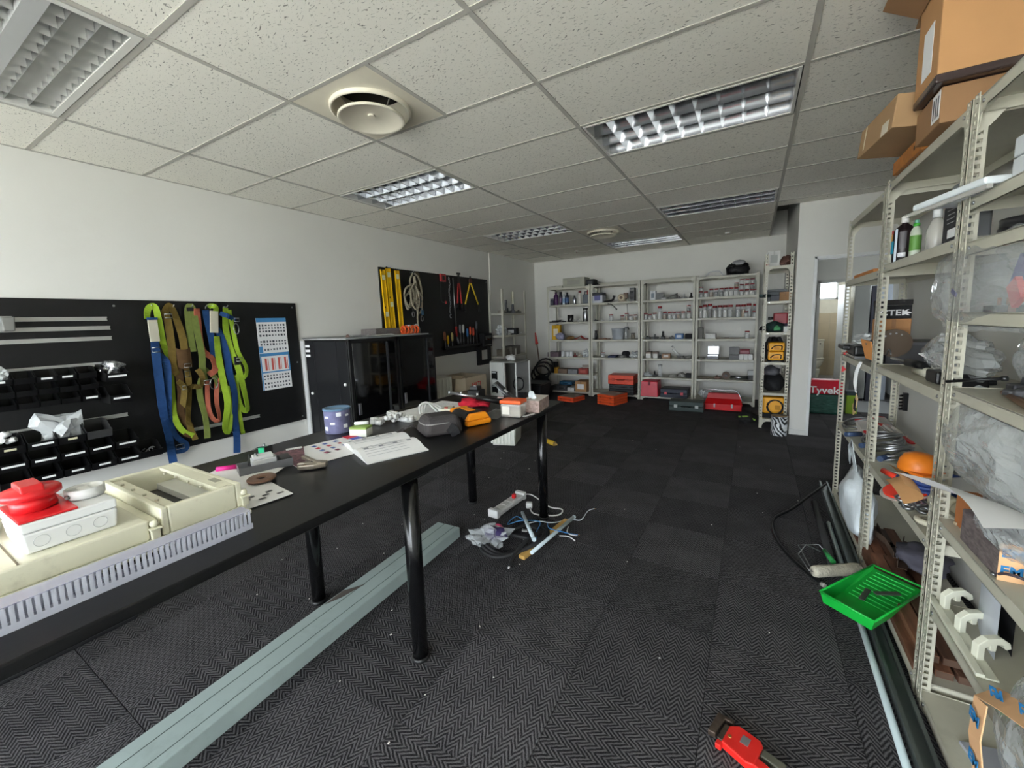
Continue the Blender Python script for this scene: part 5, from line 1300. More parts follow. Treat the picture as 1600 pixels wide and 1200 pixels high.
def coil(label, loc, r, n, col, cat='cable', name='cable_coil', rz=0, tr=.006, tilt=.25):
    t = thing(name, label, cat, loc, rz)
    cm = STEEL if name == 'wire_coil' else plain(col, .5)
    for k in range(n):
        rr = r * (1 - .12 * k / max(n, 1)); z = tr + 1.6 * tr * k
        MB().tube(arc((.01 * math.sin(k * 2), .01 * math.cos(k * 3), z + rr * .06), rr, 0, 2 * PI, 18, (1, 0, tilt * .2), (0, 1, tilt * math.sin(k) * .25)), tr, 6).build('turn', cm, t)
    MB().tube(spline([(r, 0, tr), (r * 1.15, r * .4, tr), (r * .9, r * .9, tr)], 4), tr, 6).build('tail', cm, t)
    return t
def part(label, loc, s, col, seed, cat='metal part', name='metal_part', metal=0.3, rz=0):
    """small loose hardware piece: body, boss and stub"""
    t = thing(name, label, cat, loc, rz)
    m = plain(col, .45, metal=metal)
    MB().box(-s * .5, s * .4, -s * .25, s * .25, 0, s * .35).build('body', m, t, bevel=s * .06)
    MB().cyl((-s * .1, 0, s * .3), (-s * .1, 0, s * (.55 + .25 * (seed % 3))), s * .18, s * .14, n=12).build('boss', m, t)
    MB().cyl((s * .3, 0, s * .2), (s * .62, 0, s * .22), s * .1, n=10).build('stub', m, t)
    return t
# ---- first far rack
P = lambda k, x, y=IY: (x, y, SH(k))
carton('flat_pack', 'flat pale pack lying on top of the first far rack', P(0, -3.36), (.30, .25, .04), (186, 184, 172))
carton('steel_box', 'long pale grey metal box on top of the first far rack', P(0, -2.97), (.44, .28, .17), (164, 164, 150), tape=False, sticker=(150, 150, 140))
carton('black_box', 'small black box on top between the first and second far racks', P(0, -2.655), (.15, .2, .12), (24, 24, 26), tape=False, sticker=(60, 60, 62))
bottle('small dark can at the left end of the first far rack, second shelf', P(1, -3.49), .035, .14, (70, 72, 84), (150, 150, 150), name='can', cat='can', neck=.8)
bottle('purple spray bottle on the first far rack', P(1, -3.40), .048, .26, (66, 34, 78), (50, 30, 60), name='bottle')
bottle('black aerosol can on the first far rack', P(1, -3.30), .032, .26, (40, 34, 44), (20, 20, 22), band=(110, 90, 120), neck=.7, name='spray_can', cat='spray can')
bottle('white bottle with pale blue band on the first far rack', P(1, -3.235), .03, .22, (206, 210, 214), (196, 198, 200), band=(140, 166, 196))
bottle('dark navy bottle with blue label on the first far rack', P(1, -3.165), .038, .24, (30, 36, 52), (24, 26, 32), band=(54, 84, 130))
bottle('shiny silver bottle on the first far rack', P(1, -3.01), .034, .17, (190, 190, 186), (40, 40, 42), m=STEEL)
bottle('white aerosol with dark red cap on the first far rack', P(1, -2.90), .03, .25, (208, 204, 198), (110, 40, 40), neck=.8, name='spray_can', cat='spray can')
t = thing('jerrycan', 'grey jerrycan at the right end of the first far rack', 'jerrycan', P(1, -2.765)); MB().box(-.06, .06, -.05, .05, 0, .18).build('body', plain((96, 104, 112), .5), t, bevel=.015, segs=3); MB().tube([(-.04, 0, .18), (-.035, 0, .23), (.03, 0, .23), (.04, 0, .18)], .011, 7).build('handle', plain((96, 104, 112), .5), t); MB().cyl((.03, 0, .18), (.03, 0, .26), .02, n=12).build('cap', plain((150, 40, 40), .5), t)
for k, (x, l) in enumerate(((-3.45, .22), (-3.36, .26), (-3.40, .18))):
    t = thing('flat_tool', 'flat black tool on the third shelf of the first far rack, %s' % ['left one', 'long one', 'one on top'][k], 'tool', (x, IY + (-.05, .05, 0)[k], SH(2) + (.0, 0, .021)[k]), rz=.2 * k)
    MB().box(-l / 2, l / 4, -.02, .02, 0, .02).build('blade', plain((44, 42, 42), .6), t, bevel=.004); MB().cyl((l / 4, 0, .012), (l / 2, 0, .012), .012, n=10).build('grip', BLKM, t)
t = thing('black_tub', 'small black tub on the third shelf of the first far rack', 'tub', P(2, -3.10)); MB().lathe([(.05, 0), (.058, .01), (.06, .14), (.055, .14), (.05, .02), (0, .02)], n=20).build('tub', BLK, t); MB().cyl((.06, -.02, .03), (.064, -.02, .03), .012, n=10).build('sticker', WHT, t)
part('small grey pipe cutter beside the steel flask', P(2, -2.93), .07, (170, 170, 168), 1)
bottle('tall stainless steel flask on the first far rack', P(2, -2.79), .05, .26, (200, 200, 198), (40, 40, 42), m=STEEL, neck=.8, name='flask', cat='flask')
carton('yellow_carton', 'yellow carton standing at the left of the first far rack', P(3, -3.40), (.17, .1, .29), (206, 160, 30), sticker=(226, 214, 190))
o = bag('blue_bag', 'pale blue plastic bag beside the yellow carton', (-3.27, IY - .12, SH(3)), (.17, .12, .15), 41, plain((150, 150, 176), .4, alpha=.9), cat='plastic bag')
o = bag('brown_pouch', 'small brown pouch on the fourth shelf of the first far rack', (-3.11, IY, SH(3)), (.15, .12, .08), 42, plain((130, 100, 60), .8), cat='pouch')
t = thing('red_strap', 'crumpled red strap on the fourth shelf of the first far rack', 'strap', P(3, -2.87)); MB().ribbon([((-.15, 0, .004), (0, -.3, 1)), ((-.08, 0, .03), (0, -.3, 1)), ((-.03, .02, .07), (0, -.3, 1)), ((.02, 0, .03), (0, -.3, 1)), ((.06, -.01, .012), (0, -.3, 1)), ((.15, 0, .010), (0, -.3, 1))], .06, .004).build('webbing', plain((160, 50, 44), .8), t); MB().cbox((.12, 0, .02), (.03, .05, .012)).build('buckle', DSTEEL, t)
carton('purple_box', 'flat dusky purple box on the fifth shelf of the first far rack', P(4, -3.45), (.24, .2, .09), (104, 88, 96))
for k, x in enumerate((-3.27, -3.175, -3.095)):
    t = thing('white_mug', 'white mug on the first far rack, %s of three' % ['leftmost', 'middle', 'rightmost'][k], 'mug', P(4, x), rz=k); MB().lathe([(.034, 0), (.037, .005), (.037, .10), (.033, .10), (.032, .01), (0, .01)], n=18).build('cup', WHT, t); MB().tube(arc((.037, 0, .05), .024, -PI / 2, PI / 2, 8, (1, 0, 0), (0, 0, 1)), .005, 6).build('ear', WHT, t)
part('small dark red part beside the white mugs', P(4, -3.01), .07, (110, 36, 36), 2)
part('grey fitting right of the dark red part', P(4, -2.91), .09, (150, 144, 132), 1)
bag('clear_bag', 'greyish bag at the right end of the fifth shelf, first far rack', (-2.79, IY, SH(4)), (.13, .14, .15), 43, BAGM2)
carton('black_carton', 'upright black box at the left of the sixth shelf, first far rack', P(5, -3.47), (.11, .16, .21), (22, 22, 24), tape=False)
carton('yellow_small_box', 'small amber box beside the upright black box', (-3.38, IY - .08, SH(5)), (.07, .1, .12), (190, 140, 40))
carton('brown_flat_box', 'flat brown box on the sixth shelf of the first far rack', P(5, -3.25), (.20, .2, .09), (118, 98, 84))
carton('grey_flat_box', 'flat grey box on the sixth shelf of the first far rack', P(5, -3.04), (.20, .2, .09), (128, 128, 130))
t = carton('red_carton', 'red and grey carton with open flaps, sixth shelf of the first far rack', P(5, -2.82), (.19, .2, .11), (140, 56, 50), sticker=(176, 90, 80)); MB().cbox((.03, .0, .14), (.15, .003, .09), .3, .6).build('flap', plain((170, 160, 150), .7), t)
carton('dark_box', 'dark grey box at the left of the bottom shelf, first far rack', P(6, -3.45), (.13, .25, .08), (62, 62, 64), tape=False)
toolcase('grey_case', 'dark grey case under the blue one on the first far rack', (-3.26, IY - .02, SH(6)), (.23, .25, .11), (66, 66, 68), latch=(90, 90, 92))
toolcase('blue_case', 'blue case stacked on the dark grey case, first far rack', (-3.20, IY + .03, SH(6) + .112), (.27, .2, .06), (34, 88, 120), latch=(150, 160, 170))
carton('white_box', 'low white box on the bottom shelf of the first far rack', (-3.055, IY - .06, SH(6)), (.14, .2, .07), (206, 206, 204))
carton('kraft_carton', 'brown carton with a white label, bottom right of the first far rack', P(6, -2.85), (.23, .3, .2), (176, 134, 92), sticker=(222, 222, 222))
# ---- second far rack
carton('printed_box', 'blue and white printed box at the left of the second far rack', P(1, -2.52), (.20, .2, .19), (196, 198, 206), sticker=(96, 98, 150), lid=(40, 42, 50))
t = thing('black_hose', 'black bent hose on the second shelf of the second far rack', 'hose', P(1, -2.33)); MB().tube(spline([(-.1, 0, .02), (0, 0, .03), (.07, 0, .05), (.10, 0, .11)], 6), .018, 8).build('hose', BLK, t); MB().cyl((.095, 0, .095), (.105, 0, .125), .024, n=12).build('ferrule', BLKM, t)
t = thing('black_tail_cable', 'black cable end hanging from the second shelf of the second far rack', 'cable', (-2.22, FY - .012, SH(1) - .05)); MB().tube(spline([(-.08, 0, .03), (0, 0, -.0), (.07, 0, -.07)], 5), .008, 6).build('cable', BLK, t); MB().cyl((.07, 0, -.07), (.085, 0, -.085), .012, n=8).build('plug', BLK, t)
t = thing('small_motor', 'cream and brown small motor on the second far rack', 'motor', P(1, -2.08)); MB().cyl((0, -.07, .075), (0, .08, .075), .07, n=20).build('housing', plain((150, 138, 118), .5), t); MB().cyl((0, -.085, .075), (0, -.07, .075), .05, n=20).build('face', plain((196, 182, 150), .4), t); MB().cyl((0, -.09, .075), (0, -.085, .075), .028, n=16).build('hub', plain((90, 66, 50), .5), t); MB().box(-.06, .07, -.05, .06, 0, .02).build('foot', plain((120, 108, 90), .6), t); MB().box(.03, .10, -.04, .04, .06, .16).build('terminal_box', plain((120, 100, 84), .6), t, bevel=.005)
t = thing('black_speaker', 'upright black speaker box on the second far rack', 'speaker', P(1, -1.89)); MB().box(-.045, .045, -.06, .06, 0, .24).build('cabinet', BLK, t, bevel=.004); MB().cyl((-.0, -.062, .06), (0, -.06, .06), .034, n=18).build('cone', plain((50, 50, 52), .6), t); MB().cyl((0, -.062, .16), (0, -.06, .16), .028, n=18).build('cone', plain((50, 50, 52), .6), t)
t = thing('hanging_switch', 'thin black cord with a switch hanging in the second far rack', 'cord', (-1.96, FY + .03, SH(3) + .22)); MB().tube(spline([(0, 0, .42), (.003, 0, .2), (0, 0, .03), (.01, 0, 0)], 6), .0035, 5).build('cord', BLK, t); MB().cyl((.01, 0, .012), (.03, 0, -.04), .014, .01, n=10).build('switch', BLK, t)
part('small black clamp on the third shelf of the second far rack', P(2, -2.58), .07, (40, 40, 42), 0, rz=.4); part('small silver clip on the third shelf of the second far rack', P(2, -2.46), .055, (200, 200, 198), 1)
jar('lone red-lidded jar in the middle of the third shelf, second far rack', P(2, -2.29), .04, .12, 3)
for k, (x, h) in enumerate(((-2.08, .09), (-2.0, .135), (-1.925, .10), (-1.84, .10))): jar('red-lidded jar, %s of four at the right of the third shelf, second far rack' % ORD[k], P(2, x), .036, h, (1, 1, 3, 1)[k])
bottle('thin black can at the left of the fourth shelf, second far rack', P(3, -2.585), .026, .17, (24, 24, 26), (24, 24, 26), neck=.8, name='can', cat='can')
t = thing('grey_bucket', 'pale grey bucket on the second far rack', 'bucket', P(3, -2.16)); MB().lathe([(.095, 0), (.10, .005), (.118, .19), (.124, .192), (.124, .2), (.114, .2), (.094, .01), (0, .01)], n=28).build('pail', plain((176, 182, 188), .5), t); MB().tube(arc((0, 0, .19), .122, 0, PI, 14, (1, 0, 0), (0, -.5, -.5)), .003, 5).build('bail', STEEL, t)
bottle('tall clear tube with grey cap beside the grey bucket', (-2.0, IY - .06, SH(3)), .026, .23, (200, 206, 208), (120, 122, 124), m=GLASSJ, neck=.9, name='tube_jar', cat='tube')
bottle('squat dark tin at the right of the fourth shelf, second far rack', P(3, -1.885), .038, .11, (110, 104, 92), (60, 58, 54), neck=.95, name='tin', cat='tin')
t = thing('wood_offcut', 'flat brown strip on the fourth shelf of the second far rack', 'offcut', P(3, -2.42)); MB().box(-.11, .11, -.03, .03, 0, .012).build('strip', WOOD, t); MB().box(-.02, .04, -.02, .02, .012, .022).build('chip', WOOD, t)
jar('small white tub with dark lid on the fifth shelf, second far rack', P(4, -2.45), .038, .09, 3, group=None)
carton('blue_folder', 'flat dark blue pack on the fifth shelf of the second far rack', P(4, -2.25), (.15, .2, .035), (56, 62, 88), tape=False)
t = thing('peaked_hat', 'black round cap on top of grey cable, second far rack', 'cap', (-2.03, IY + .06, SH(4))); MB().lathe([(.07, 0), (.075, .02), (.07, .09), (.05, .11), (0, .115)], n=20).build('crown', BLKM, t); MB().prism([(-.07, -.05), (.07, -.05), (.05, -.13), (-.05, -.13)], .01, .018).build('peak', BLKM, t)
coil('grey cable bundle in front of the black cap, second far rack', (-2.06, IY - .09, SH(4)), .07, 4, (128, 126, 122))
bag('clear_bag', 'grey crumpled bag at the right end of the fifth shelf, second far rack', (-1.86, IY, SH(4)), (.14, .16, .14), 44, BAGM2)
toolcase('black_case', 'black tool case at the bottom of the stack, second far rack', (-2.05, IY - .03, SH(6)), (.46, .34, .10), (40, 42, 44), latch=(70, 72, 74))
toolcase('black_case', 'black tool case in the middle of the stack, second far rack', (-2.05, IY - .03, SH(6) + .102), (.45, .33, .085), (34, 36, 38), latch=(60, 62, 64))
toolcase('orange_case', 'orange tool case on top of two black cases, second far rack', (-2.06, IY - .03, SH(6) + .19), (.47, .33, .17), (214, 70, 40), latch=(180, 54, 32))
# ---- third far rack
carton('white_carton', 'white box with a dark mark, second shelf of the third far rack', P(1, -1.53), (.09, .12, .16), (216, 218, 220), sticker=(120, 130, 140))
carton('grey_carton', 'grey box on the second shelf of the third far rack', P(1, -1.42), (.12, .14, .12), (120, 122, 122))
part('grey cast part beside the grey box, third far rack', (-1.335, IY - .08, SH(1)), .10, (130, 130, 128), 2)
t = thing('cone_funnel', 'grey cone lying on the second shelf of the third far rack', 'funnel', P(1, -1.22)); MB().cyl((-.09, 0, .02), (.08, 0, .05), .012, .05, n=18).build('cone', plain((116, 116, 112), .5), t); MB().cyl((.08, 0, .05), (.085, 0, .05), .056, n=18).build('rim', plain((90, 90, 88), .5), t)
for k, (x, s, c) in enumerate(((-1.10, .08, (60, 60, 62)), (-1.02, .10, (190, 190, 188)), (-.92, .09, (34, 34, 36)))): part('%s metal part at the right of the second shelf, third far rack' % ['dark grey', 'silver', 'black'][k], P(1, x), s, c, k, rz=k)
for k, (x, h, f) in enumerate(((-1.66, .12, 0), (-1.585, .10, 3), (-1.505, .12, 3), (-1.335, .13, 1), (-1.25, .125, 3), (-1.18, .125, 0), (-1.11, .125, 1), (-1.035, .125, 3), (-.95, .125, 3))):
    jar('red-lidded jar, %s from the left on the third shelf of the third far rack' % ORD[k], P(2, x), .034, h, f)
jar('tall clear jar rising above the others, third shelf of the third far rack', P(2, -1.42), .036, .23, 3)
jar('small jar stacked on another at the right, third far rack', (-.95, IY, SH(2) + .126), .032, .10, 2)
for k, (x, s, c) in enumerate(((-1.62, .10, (60, 62, 60)), (-1.49, .11, (110, 112, 110)), (-1.36, .13, (52, 54, 54)), (-1.22, .10, (130, 132, 132)))): part('grey machine part on the fourth shelf of the third far rack, %s from the left' % ORD[k], P(3, x), s, c, k, rz=k * .8)
carton('blue_pack', 'small blue printed pack on the fourth shelf of the third far rack', P(3, -1.09), (.13, .1, .09), (84, 116, 160), sticker=(200, 206, 214))
carton('black_pack', 'small black pack on the fourth shelf of the third far rack', P(3, -.94), (.11, .12, .085), (30, 30, 32), tape=False)
for k, (x, w) in enumerate(((-1.60, .09), (-1.48, .08))): carton('white_pack', 'small white open box on the fifth shelf of the third far rack, %s one' % ('left', 'right')[k], P(4, x), (w, .12, .11), (212, 210, 206), lid=(120, 100, 84))
part('black bracket on the fifth shelf of the third far rack', P(4, -1.40), .07, (40, 40, 42), 1)
carton('brown_pack', 'brown and white torn pack, fifth shelf of the third far rack', P(4, -1.30), (.14, .1, .08), (164, 130, 104), sticker=(214, 208, 204))
t = thing('clear_tube', 'clear tube leaning on the fifth shelf of the third far rack', 'tube', (-1.16, IY, SH(4))); MB().cyl((.06, 0, .03), (-.05, 0, .20), .024, n=14).build('tube', GLASSJ, t); MB().cyl((-.05, 0, .2), (-.055, 0, .208), .026, n=14).build('cap', GREYM, t)
coil('grey wire coil, left of two on the fifth shelf of the third far rack', P(4, -1.06), .055, 4, (120, 118, 114)); coil('grey wire coil, right of two on the fifth shelf of the third far rack', P(4, -.94), .055, 4, (134, 132, 126))
bag('clear_bag', 'limp grey bag at the left of the sixth shelf, third far rack', (-1.62, IY, SH(5)), (.15, .14, .08), 45, BAGM2)
part('black motor part on the sixth shelf of the third far rack', P(5, -1.49), .09, (44, 44, 44), 2)
bottle('tall clear upright tube on the sixth shelf of the third far rack', P(5, -1.405), .036, .22, (200, 204, 206), (170, 172, 172), m=GLASSJ, neck=.9, name='tube_jar', cat='tube')
coil('pale wire coil on the sixth shelf of the third far rack', P(5, -1.19), .07, 5, (150, 148, 140)); o = bag('grey_ball', 'grey crumpled wrapping on the sixth shelf of the third far rack', (-1.04, IY, SH(5)), (.12, .12, .10), 46, plain((140, 138, 134), .6), cat='wrapping')
carton('small_black_box', 'flat black box at the right of the sixth shelf, third far rack', P(5, -.93), (.09, .12, .07), (36, 36, 38), tape=False)
REDC = mat('red_sheet_case', (196, 26, 52), .35, var=.08)
t = thing('red_case', 'tall bright red case on the bottom shelf of the third far rack', 'case', (-1.55, IY - .04, SH(6))); MB().taper((0, 0, 0), (.30, .34), (.28, .30), .27).build('body', REDC, t, bevel=.01); MB().box(-.02, .02, -.172, -.165, .2, .27).build('strap', plain((120, 16, 30), .5), t); MB().box(-.12, .12, -.02, .02, .27, .285).build('top_ridge', plain((130, 20, 36), .5), t)
toolcase('navy_case', 'navy tool case with pink latches on the bottom shelf of the third far rack', (-1.14, IY - .04, SH(6)), (.44, .34, .155), (34, 40, 56), latch=(196, 70, 80))
# ---- fourth far rack
t = thing('metal_hoop', 'bent metal hoop on top of the fourth far rack', 'hoop', P(0, -.57)); MB().tube(spline([(-.13, 0, .008), (-.10, 0, .06), (-.05, 0, .085), (.07, 0, .085), (.11, 0, .04), (.13, 0, .008)], 5), .008, 7).build('hoop', STEEL, t); MB().cyl((-.13, 0, 0), (-.13, 0, .016), .014, n=10).build('foot', STEEL, t)
o = MB().blob((0, 0, 0), (.33, .22, .24), 51, .22, 3, 2.2).build('black_sack', mat('black_sack', (30, 30, 32), .25, var=.2, bump=.5, bscale=25), loc=(-.24, IY - .03, SH(0))); tag(o, 'black plastic sack with pale top on the fourth far rack', 'sack'); MB().blob((.02, 0, .15), (.22, .14, .09), 52, .3, 2).build('pale_mouth', plain((150, 150, 152), .4), o)
t = thing('steel_angle', 'long pale steel angle lying across the tops of the far racks', 'angle bar', (-1.73, 7.72, 2.098)); MB().box(-.95, .92, -.02, .02, 0, .004).build('flange', RACKF, t); MB().box(-.95, .92, .016, .02, .004, .045).build('web', RACKF, t)
part('small black clip on top of the second far rack', (-2.52, IY - .04, SH(0)), .06, (30, 30, 32), 1)
xs = [(-.765, .105), (-.69, .10), (-.61, .14), (-.535, .14), (-.46, .14), (-.39, .14), (-.32, .14), (-.25, .14), (-.175, .095), (-.10, .095), (-.03, .095), (.025, .095)]
for k, (x, h) in enumerate(xs): jar('red-lidded jar, %s from the left, bottom row on the second shelf, fourth far rack' % ORD[k], P(1, x), .033, h, (0, 3, 1, 2, 2, 3, 3, 3, 0, 3, 3, 2)[k])
for k, (x, z) in enumerate(((-.765, .106), (-.25, .141), (-.175, .096), (-.10, .096), (-.03, .096))): jar('red-lidded jar stacked as %s of the second row, fourth far rack' % ORD[k], (x, IY, SH(1) + z), .033, .07 if k < 2 else .085, (3, 1, 3, 3, 2)[k])
for k, x in enumerate((-.175, -.10, -.03)): jar('red-lidded jar on the very top of the pyramid, %s of three, fourth far rack' % ORD[k], (x, IY, SH(1) + .182), .033, .075, (3, 3, 0)[k])
xs = [(-.765, .20, .026), (-.70, .22, .036), (-.625, .23, .033), (-.55, .195, .036), (-.475, .20, .036), (-.40, .20, .036), (-.325, .20, .036), (-.215, .20, .036), (-.14, .20, .036), (-.065, .21, .036), (.02, .20, .028)]
for k, (x, h, r) in enumerate(xs): jar('tall red-lidded jar, %s from the left, third shelf of the fourth far rack' % ORD[k], P(2, x), r, h, (3, 3, 2, 0, 0, 3, 0, 0, 1, 0, 2)[k])
for k, x in enumerate((-.10, .015)): jar('short red-lidded jar in front of the tall ones, %s of two, fourth far rack' % ('left', 'right')[k], (x, IY - .085, SH(2)), .03, .09, 3)
carton('grey_stand', 'grey holder at the left of the fourth shelf, fourth far rack', P(3, -.755), (.07, .12, .19), (118, 116, 110), tape=False)
carton('white_tray', 'small white tray on the fourth shelf of the fourth far rack', P(3, -.60), (.15, .15, .085), (214, 214, 210), lid=(196, 196, 190))
jar('single red-lidded jar at the right of the fourth shelf, fourth far rack', P(3, -.075), .036, .12, 3)
t = thing('brown_strips', 'thin brown strip along the fourth shelf of the fourth far rack', 'strip', P(3, -.35)); MB().box(-.18, .18, -.03, .03, 0, .010).build('strip', plain((104, 78, 66), .7), t); MB().box(-.05, .02, -.02, .02, .010, .016).build('knot', plain((84, 62, 54), .7), t)
t = thing('metal_tin', 'shiny open metal cash tin on the fifth shelf of the fourth far rack', 'tin', P(4, -.56)); MB().box(-.085, .085, -.06, .06, 0, .075).build('tray', DSTEEL, t, bevel=.004); MB().box(-.085, .085, .05, .06, .07, .21).build('lid', STEEL, t, bevel=.004); MB().tube(arc((0, .055, .21), .022, 0, PI, 8, (1, 0, 0), (0, 0, 1)), .004, 6).build('handle', STEEL, t); MB().box(-.08, .08, -.0615, -.06, .05, .065).build('band', STEEL, t)
t = thing('grey_case_open', 'grey plastic case standing open on the fifth shelf, fourth far rack', 'case', P(4, -.25)); MB().box(-.07, .07, .0, .03, .0, .20).build('lid', plain((104, 104, 104), .5), t, bevel=.006); MB().taper((0, -.05, 0), (.15, .10), (.14, .10), .075).build('base', plain((98, 98, 98), .5), t, bevel=.004)
for k in range(3): carton('white_small_box', 'small white box under the dark red tub, %s of three on the fourth far rack' % ORD[k], (-.145 + .064 * k, IY - .02, SH(4)), (.06, .14, .09), (218, 218, 216), tape=False)
t = thing('red_tub', 'dark red tub on the three small white boxes, fourth far rack', 'tub', (-.10, IY - .02, SH(4) + .0905)); MB().taper((0, 0, 0), (.15, .11), (.13, .10), .065).build('tub', plain((124, 24, 44), .4), t, bevel=.008); MB().box(-.07, .07, -.055, .055, .065, .075).build('lid', plain((140, 40, 56), .4), t, bevel=.004)
for k, (x, s) in enumerate(((-.75, .08), (-.66, .07))): part('grey scrap part at the left of the fifth shelf, %s, fourth far rack' % ('outer', 'inner')[k], P(4, x), s * .6, (120, 118, 112), k)
t = thing('rusty_rod', 'brown rusty rod on the sixth shelf of the fourth far rack', 'rod', P(5, -.62)); MB().cyl((-.16, 0, .014), (.14, 0, .014), .013, n=10).build('rod', plain((104, 92, 78), .7), t); MB().cyl((.12, 0, .014), (.15, 0, .014), .02, n=8).build('nut', plain((90, 76, 62), .7), t)
part('brown rusty casting on the sixth shelf of the fourth far rack', P(5, -.48), .10, (92, 62, 48), 0, metal=.1)
t = thing('brown_disc', 'round brown disc standing on the sixth shelf of the fourth far rack', 'disc', P(5, -.36)); MB().cyl((0, -.02, .06), (0, .03, .06), .06, n=22).build('disc', plain((92, 74, 62), .6), t); MB().cyl((0, -.03, .06), (0, -.02, .06), .02, n=14).build('hub', DSTEEL, t)
t = thing('steel_cylinder', 'long silver cylinder lying on the sixth shelf of the fourth far rack', 'cylinder', P(5, -.16)); MB().cyl((-.13, 0, .032), (.11, 0, .032), .03, n=18).build('barrel', STEEL, t); MB().cyl((.11, 0, .032), (.135, 0, .032), .034, n=18).build('end_cap', DSTEEL, t)
t = thing('meter_frame', 'small grey square frame gauge at the right of the sixth shelf, fourth far rack', 'gauge', P(5, .0)); MB().box(-.05, .05, -.02, .02, .07, .16).build('frame', plain((120, 122, 120), .5), t, bevel=.004); MB().box(-.04, .04, -.022, -.02, .08, .15).build('face', plain((176, 178, 176), .4), t); MB().box(-.04, .04, -.03, .03, 0, .07).build('base', plain((60, 60, 60), .5), t, bevel=.004)
bag('clear_bag', 'crumpled pale wrapping at the left of the bottom shelf, fourth far rack', (-.66, IY + .06, SH(6)), (.2, .15, .16), 47, BAGM2)
# ---- cases on the carpet in front of the far racks
toolcase('orange_case', 'single flat orange case on the carpet nearest the corner', (-2.85, 6.98, 0), (.36, .36, .085), (222, 78, 40), rz=-.25, latch=(170, 60, 34), handle=False)
MBX = plain((150, 140, 128), .5)
toolcase('orange_case', 'lower orange case of the pair on the carpet', (-2.08, 6.98, 0), (.34, .42, .085), (222, 84, 40), rz=-.32, latch=(170, 60, 34), handle=False)
toolcase('orange_case', 'upper orange case of the pair on the carpet, grey lid', (-2.08, 6.98, .087), (.34, .42, .085), (222, 84, 40), rz=-.32, latch=(170, 60, 34), handle=False)
for (x, y, z, r) in ((-2.85, 6.98, .086, -.25), (-2.08, 6.98, .173, -.32)):
    t = thing('lid_panel', 'grey dusty cover sheet on the %s' % ('single orange case' if x < -2.5 else 'upper orange case of the pair'), 'sheet', (x, y, z), r); MB().box(-.155, .155, -.16, .16, 0, .006).build('panel', MBX, t, bevel=.002); MB().box(.05, .11, .03, .1, .006, .0075).build('sticker', plain((200, 190, 184), .5), t)
toolcase('green_case', 'dark green tool case on the carpet before the third far rack', (-.86, 6.87, 0), (.50, .24, .155), (36, 54, 50), rz=.04, latch=(170, 176, 172))
t = thing('cantilever_toolbox', 'bright red cantilever toolbox, half open, on the carpet', 'toolbox', (-.36, 7.14, 0), rz=.02)
RB = mat('toolbox_red', (206, 20, 26), .3, var=.06)
MB().box(-.25, .25, -.11, .11, 0, .10).build('lower_tray', RB, t, bevel=.004)
q = MB(); q.add([(-.26, -.14, .10), (.26, -.14, .10), (.24, -.02, .17), (-.24, -.02, .17), (-.26, -.14, .09), (.26, -.14, .09), (.25, .0, .09), (-.25, .0, .09)], [(0, 1, 2, 3), (4, 7, 6, 5), (0, 4, 5, 1), (1, 5, 6, 2), (3, 2, 6, 7), (0, 3, 7, 4)]); q.build('front_lid', RB, t, bevel=.003)
q = MB(); q.add([(-.25, .0, .12), (.25, .0, .12), (.25, .16, .12), (-.25, .16, .12), (-.22, .04, .24), (.22, .04, .24), (.22, .14, .24), (-.22, .14, .24)], [(0, 3, 2, 1), (4, 5, 6, 7), (0, 1, 5, 4), (2, 3, 7, 6), (1, 2, 6, 5), (0, 4, 7, 3)]); q.build('upper_tray', plain((186, 44, 48), .4), t, bevel=.003)
for x in (-.12, .12): MB().box(x - .012, x + .012, -.148, -.138, .05, .11).build('clasp', STEEL, t, bevel=.002)
MB().tube(spline([(-.27, .02, .11), (-.29, .02, .26), (-.25, .04, .30), (.0, .05, .29), (.18, .05, .28), (.26, .02, .11)], 4), .009, 7).build('handle', STEEL, t)
# ------------------------------------------------------------------ narrow rack beside the doorway wall
NZ = [2.055, 1.627, 1.24, .862, .467, .125]
t = rack('narrow_shelving', 'narrow cream slotted shelving unit beside the doorway wall', (.105, 6.12, 0), 0, .30, .80, 2.2, NZ, RACK, slots=True, pitch=.04)
NY = 6.35
def NP(k, x=.255, y=NY): return (x, y, NZ[k] - .002)
carton('white_carton', 'white carton with printed side on top of the narrow rack', NP(0, .20, 6.38), (.13, .34, .19), (206, 206, 202), sticker=(166, 168, 164))
t = thing('brown_boot', 'brown leather pouch on top of the narrow rack', 'pouch', NP(0, .33, 6.22)); MB().blob((0, 0, 0), (.13, .16, .14), 61, .25, 3).build('body', plain((84, 54, 44), .6), t); MB().ribbon([((-.06, -.06, .02), (0, -1, .3)), ((.02, -.075, .06), (0, -1, .3)), ((.06, -.05, .1), (0, -1, .3))], .025, .003).build('flap', plain((104, 70, 56), .6), t)
t = thing('red_board', 'thin red and white board end beside the white carton', 'board', (.13, 6.28, NZ[0] - .002)); MB().box(-.02, .02, -.14, .1, 0, .016).build('board', plain((206, 204, 200), .6), t); MB().box(-.02, .02, -.141, .1, .016, .03).build('red_layer', plain((150, 50, 44), .6), t)
t = thing('spray_gun', 'grey spray gun handle sticking out of the narrow rack', 'spray gun', NP(1, .20, 6.28)); MB().cbox((.03, .0, .10), (.22, .05, .05), .1).build('barrel', plain((86, 92, 94), .5), t, bevel=.008); MB().cbox((-.08, -.12, .07), (.05, .2, .04), -.5).build('handle', plain((44, 62, 62), .5), t, bevel=.01); MB().cbox((.05, .02, .04), (.14, .14, .075), 0).build('reservoir', plain((58, 62, 70), .5), t, bevel=.006)
carton('kraft_box', 'brown flat carton on the second shelf of the narrow rack', NP(1, .335, 6.30), (.12, .26, .11), (150, 112, 76))
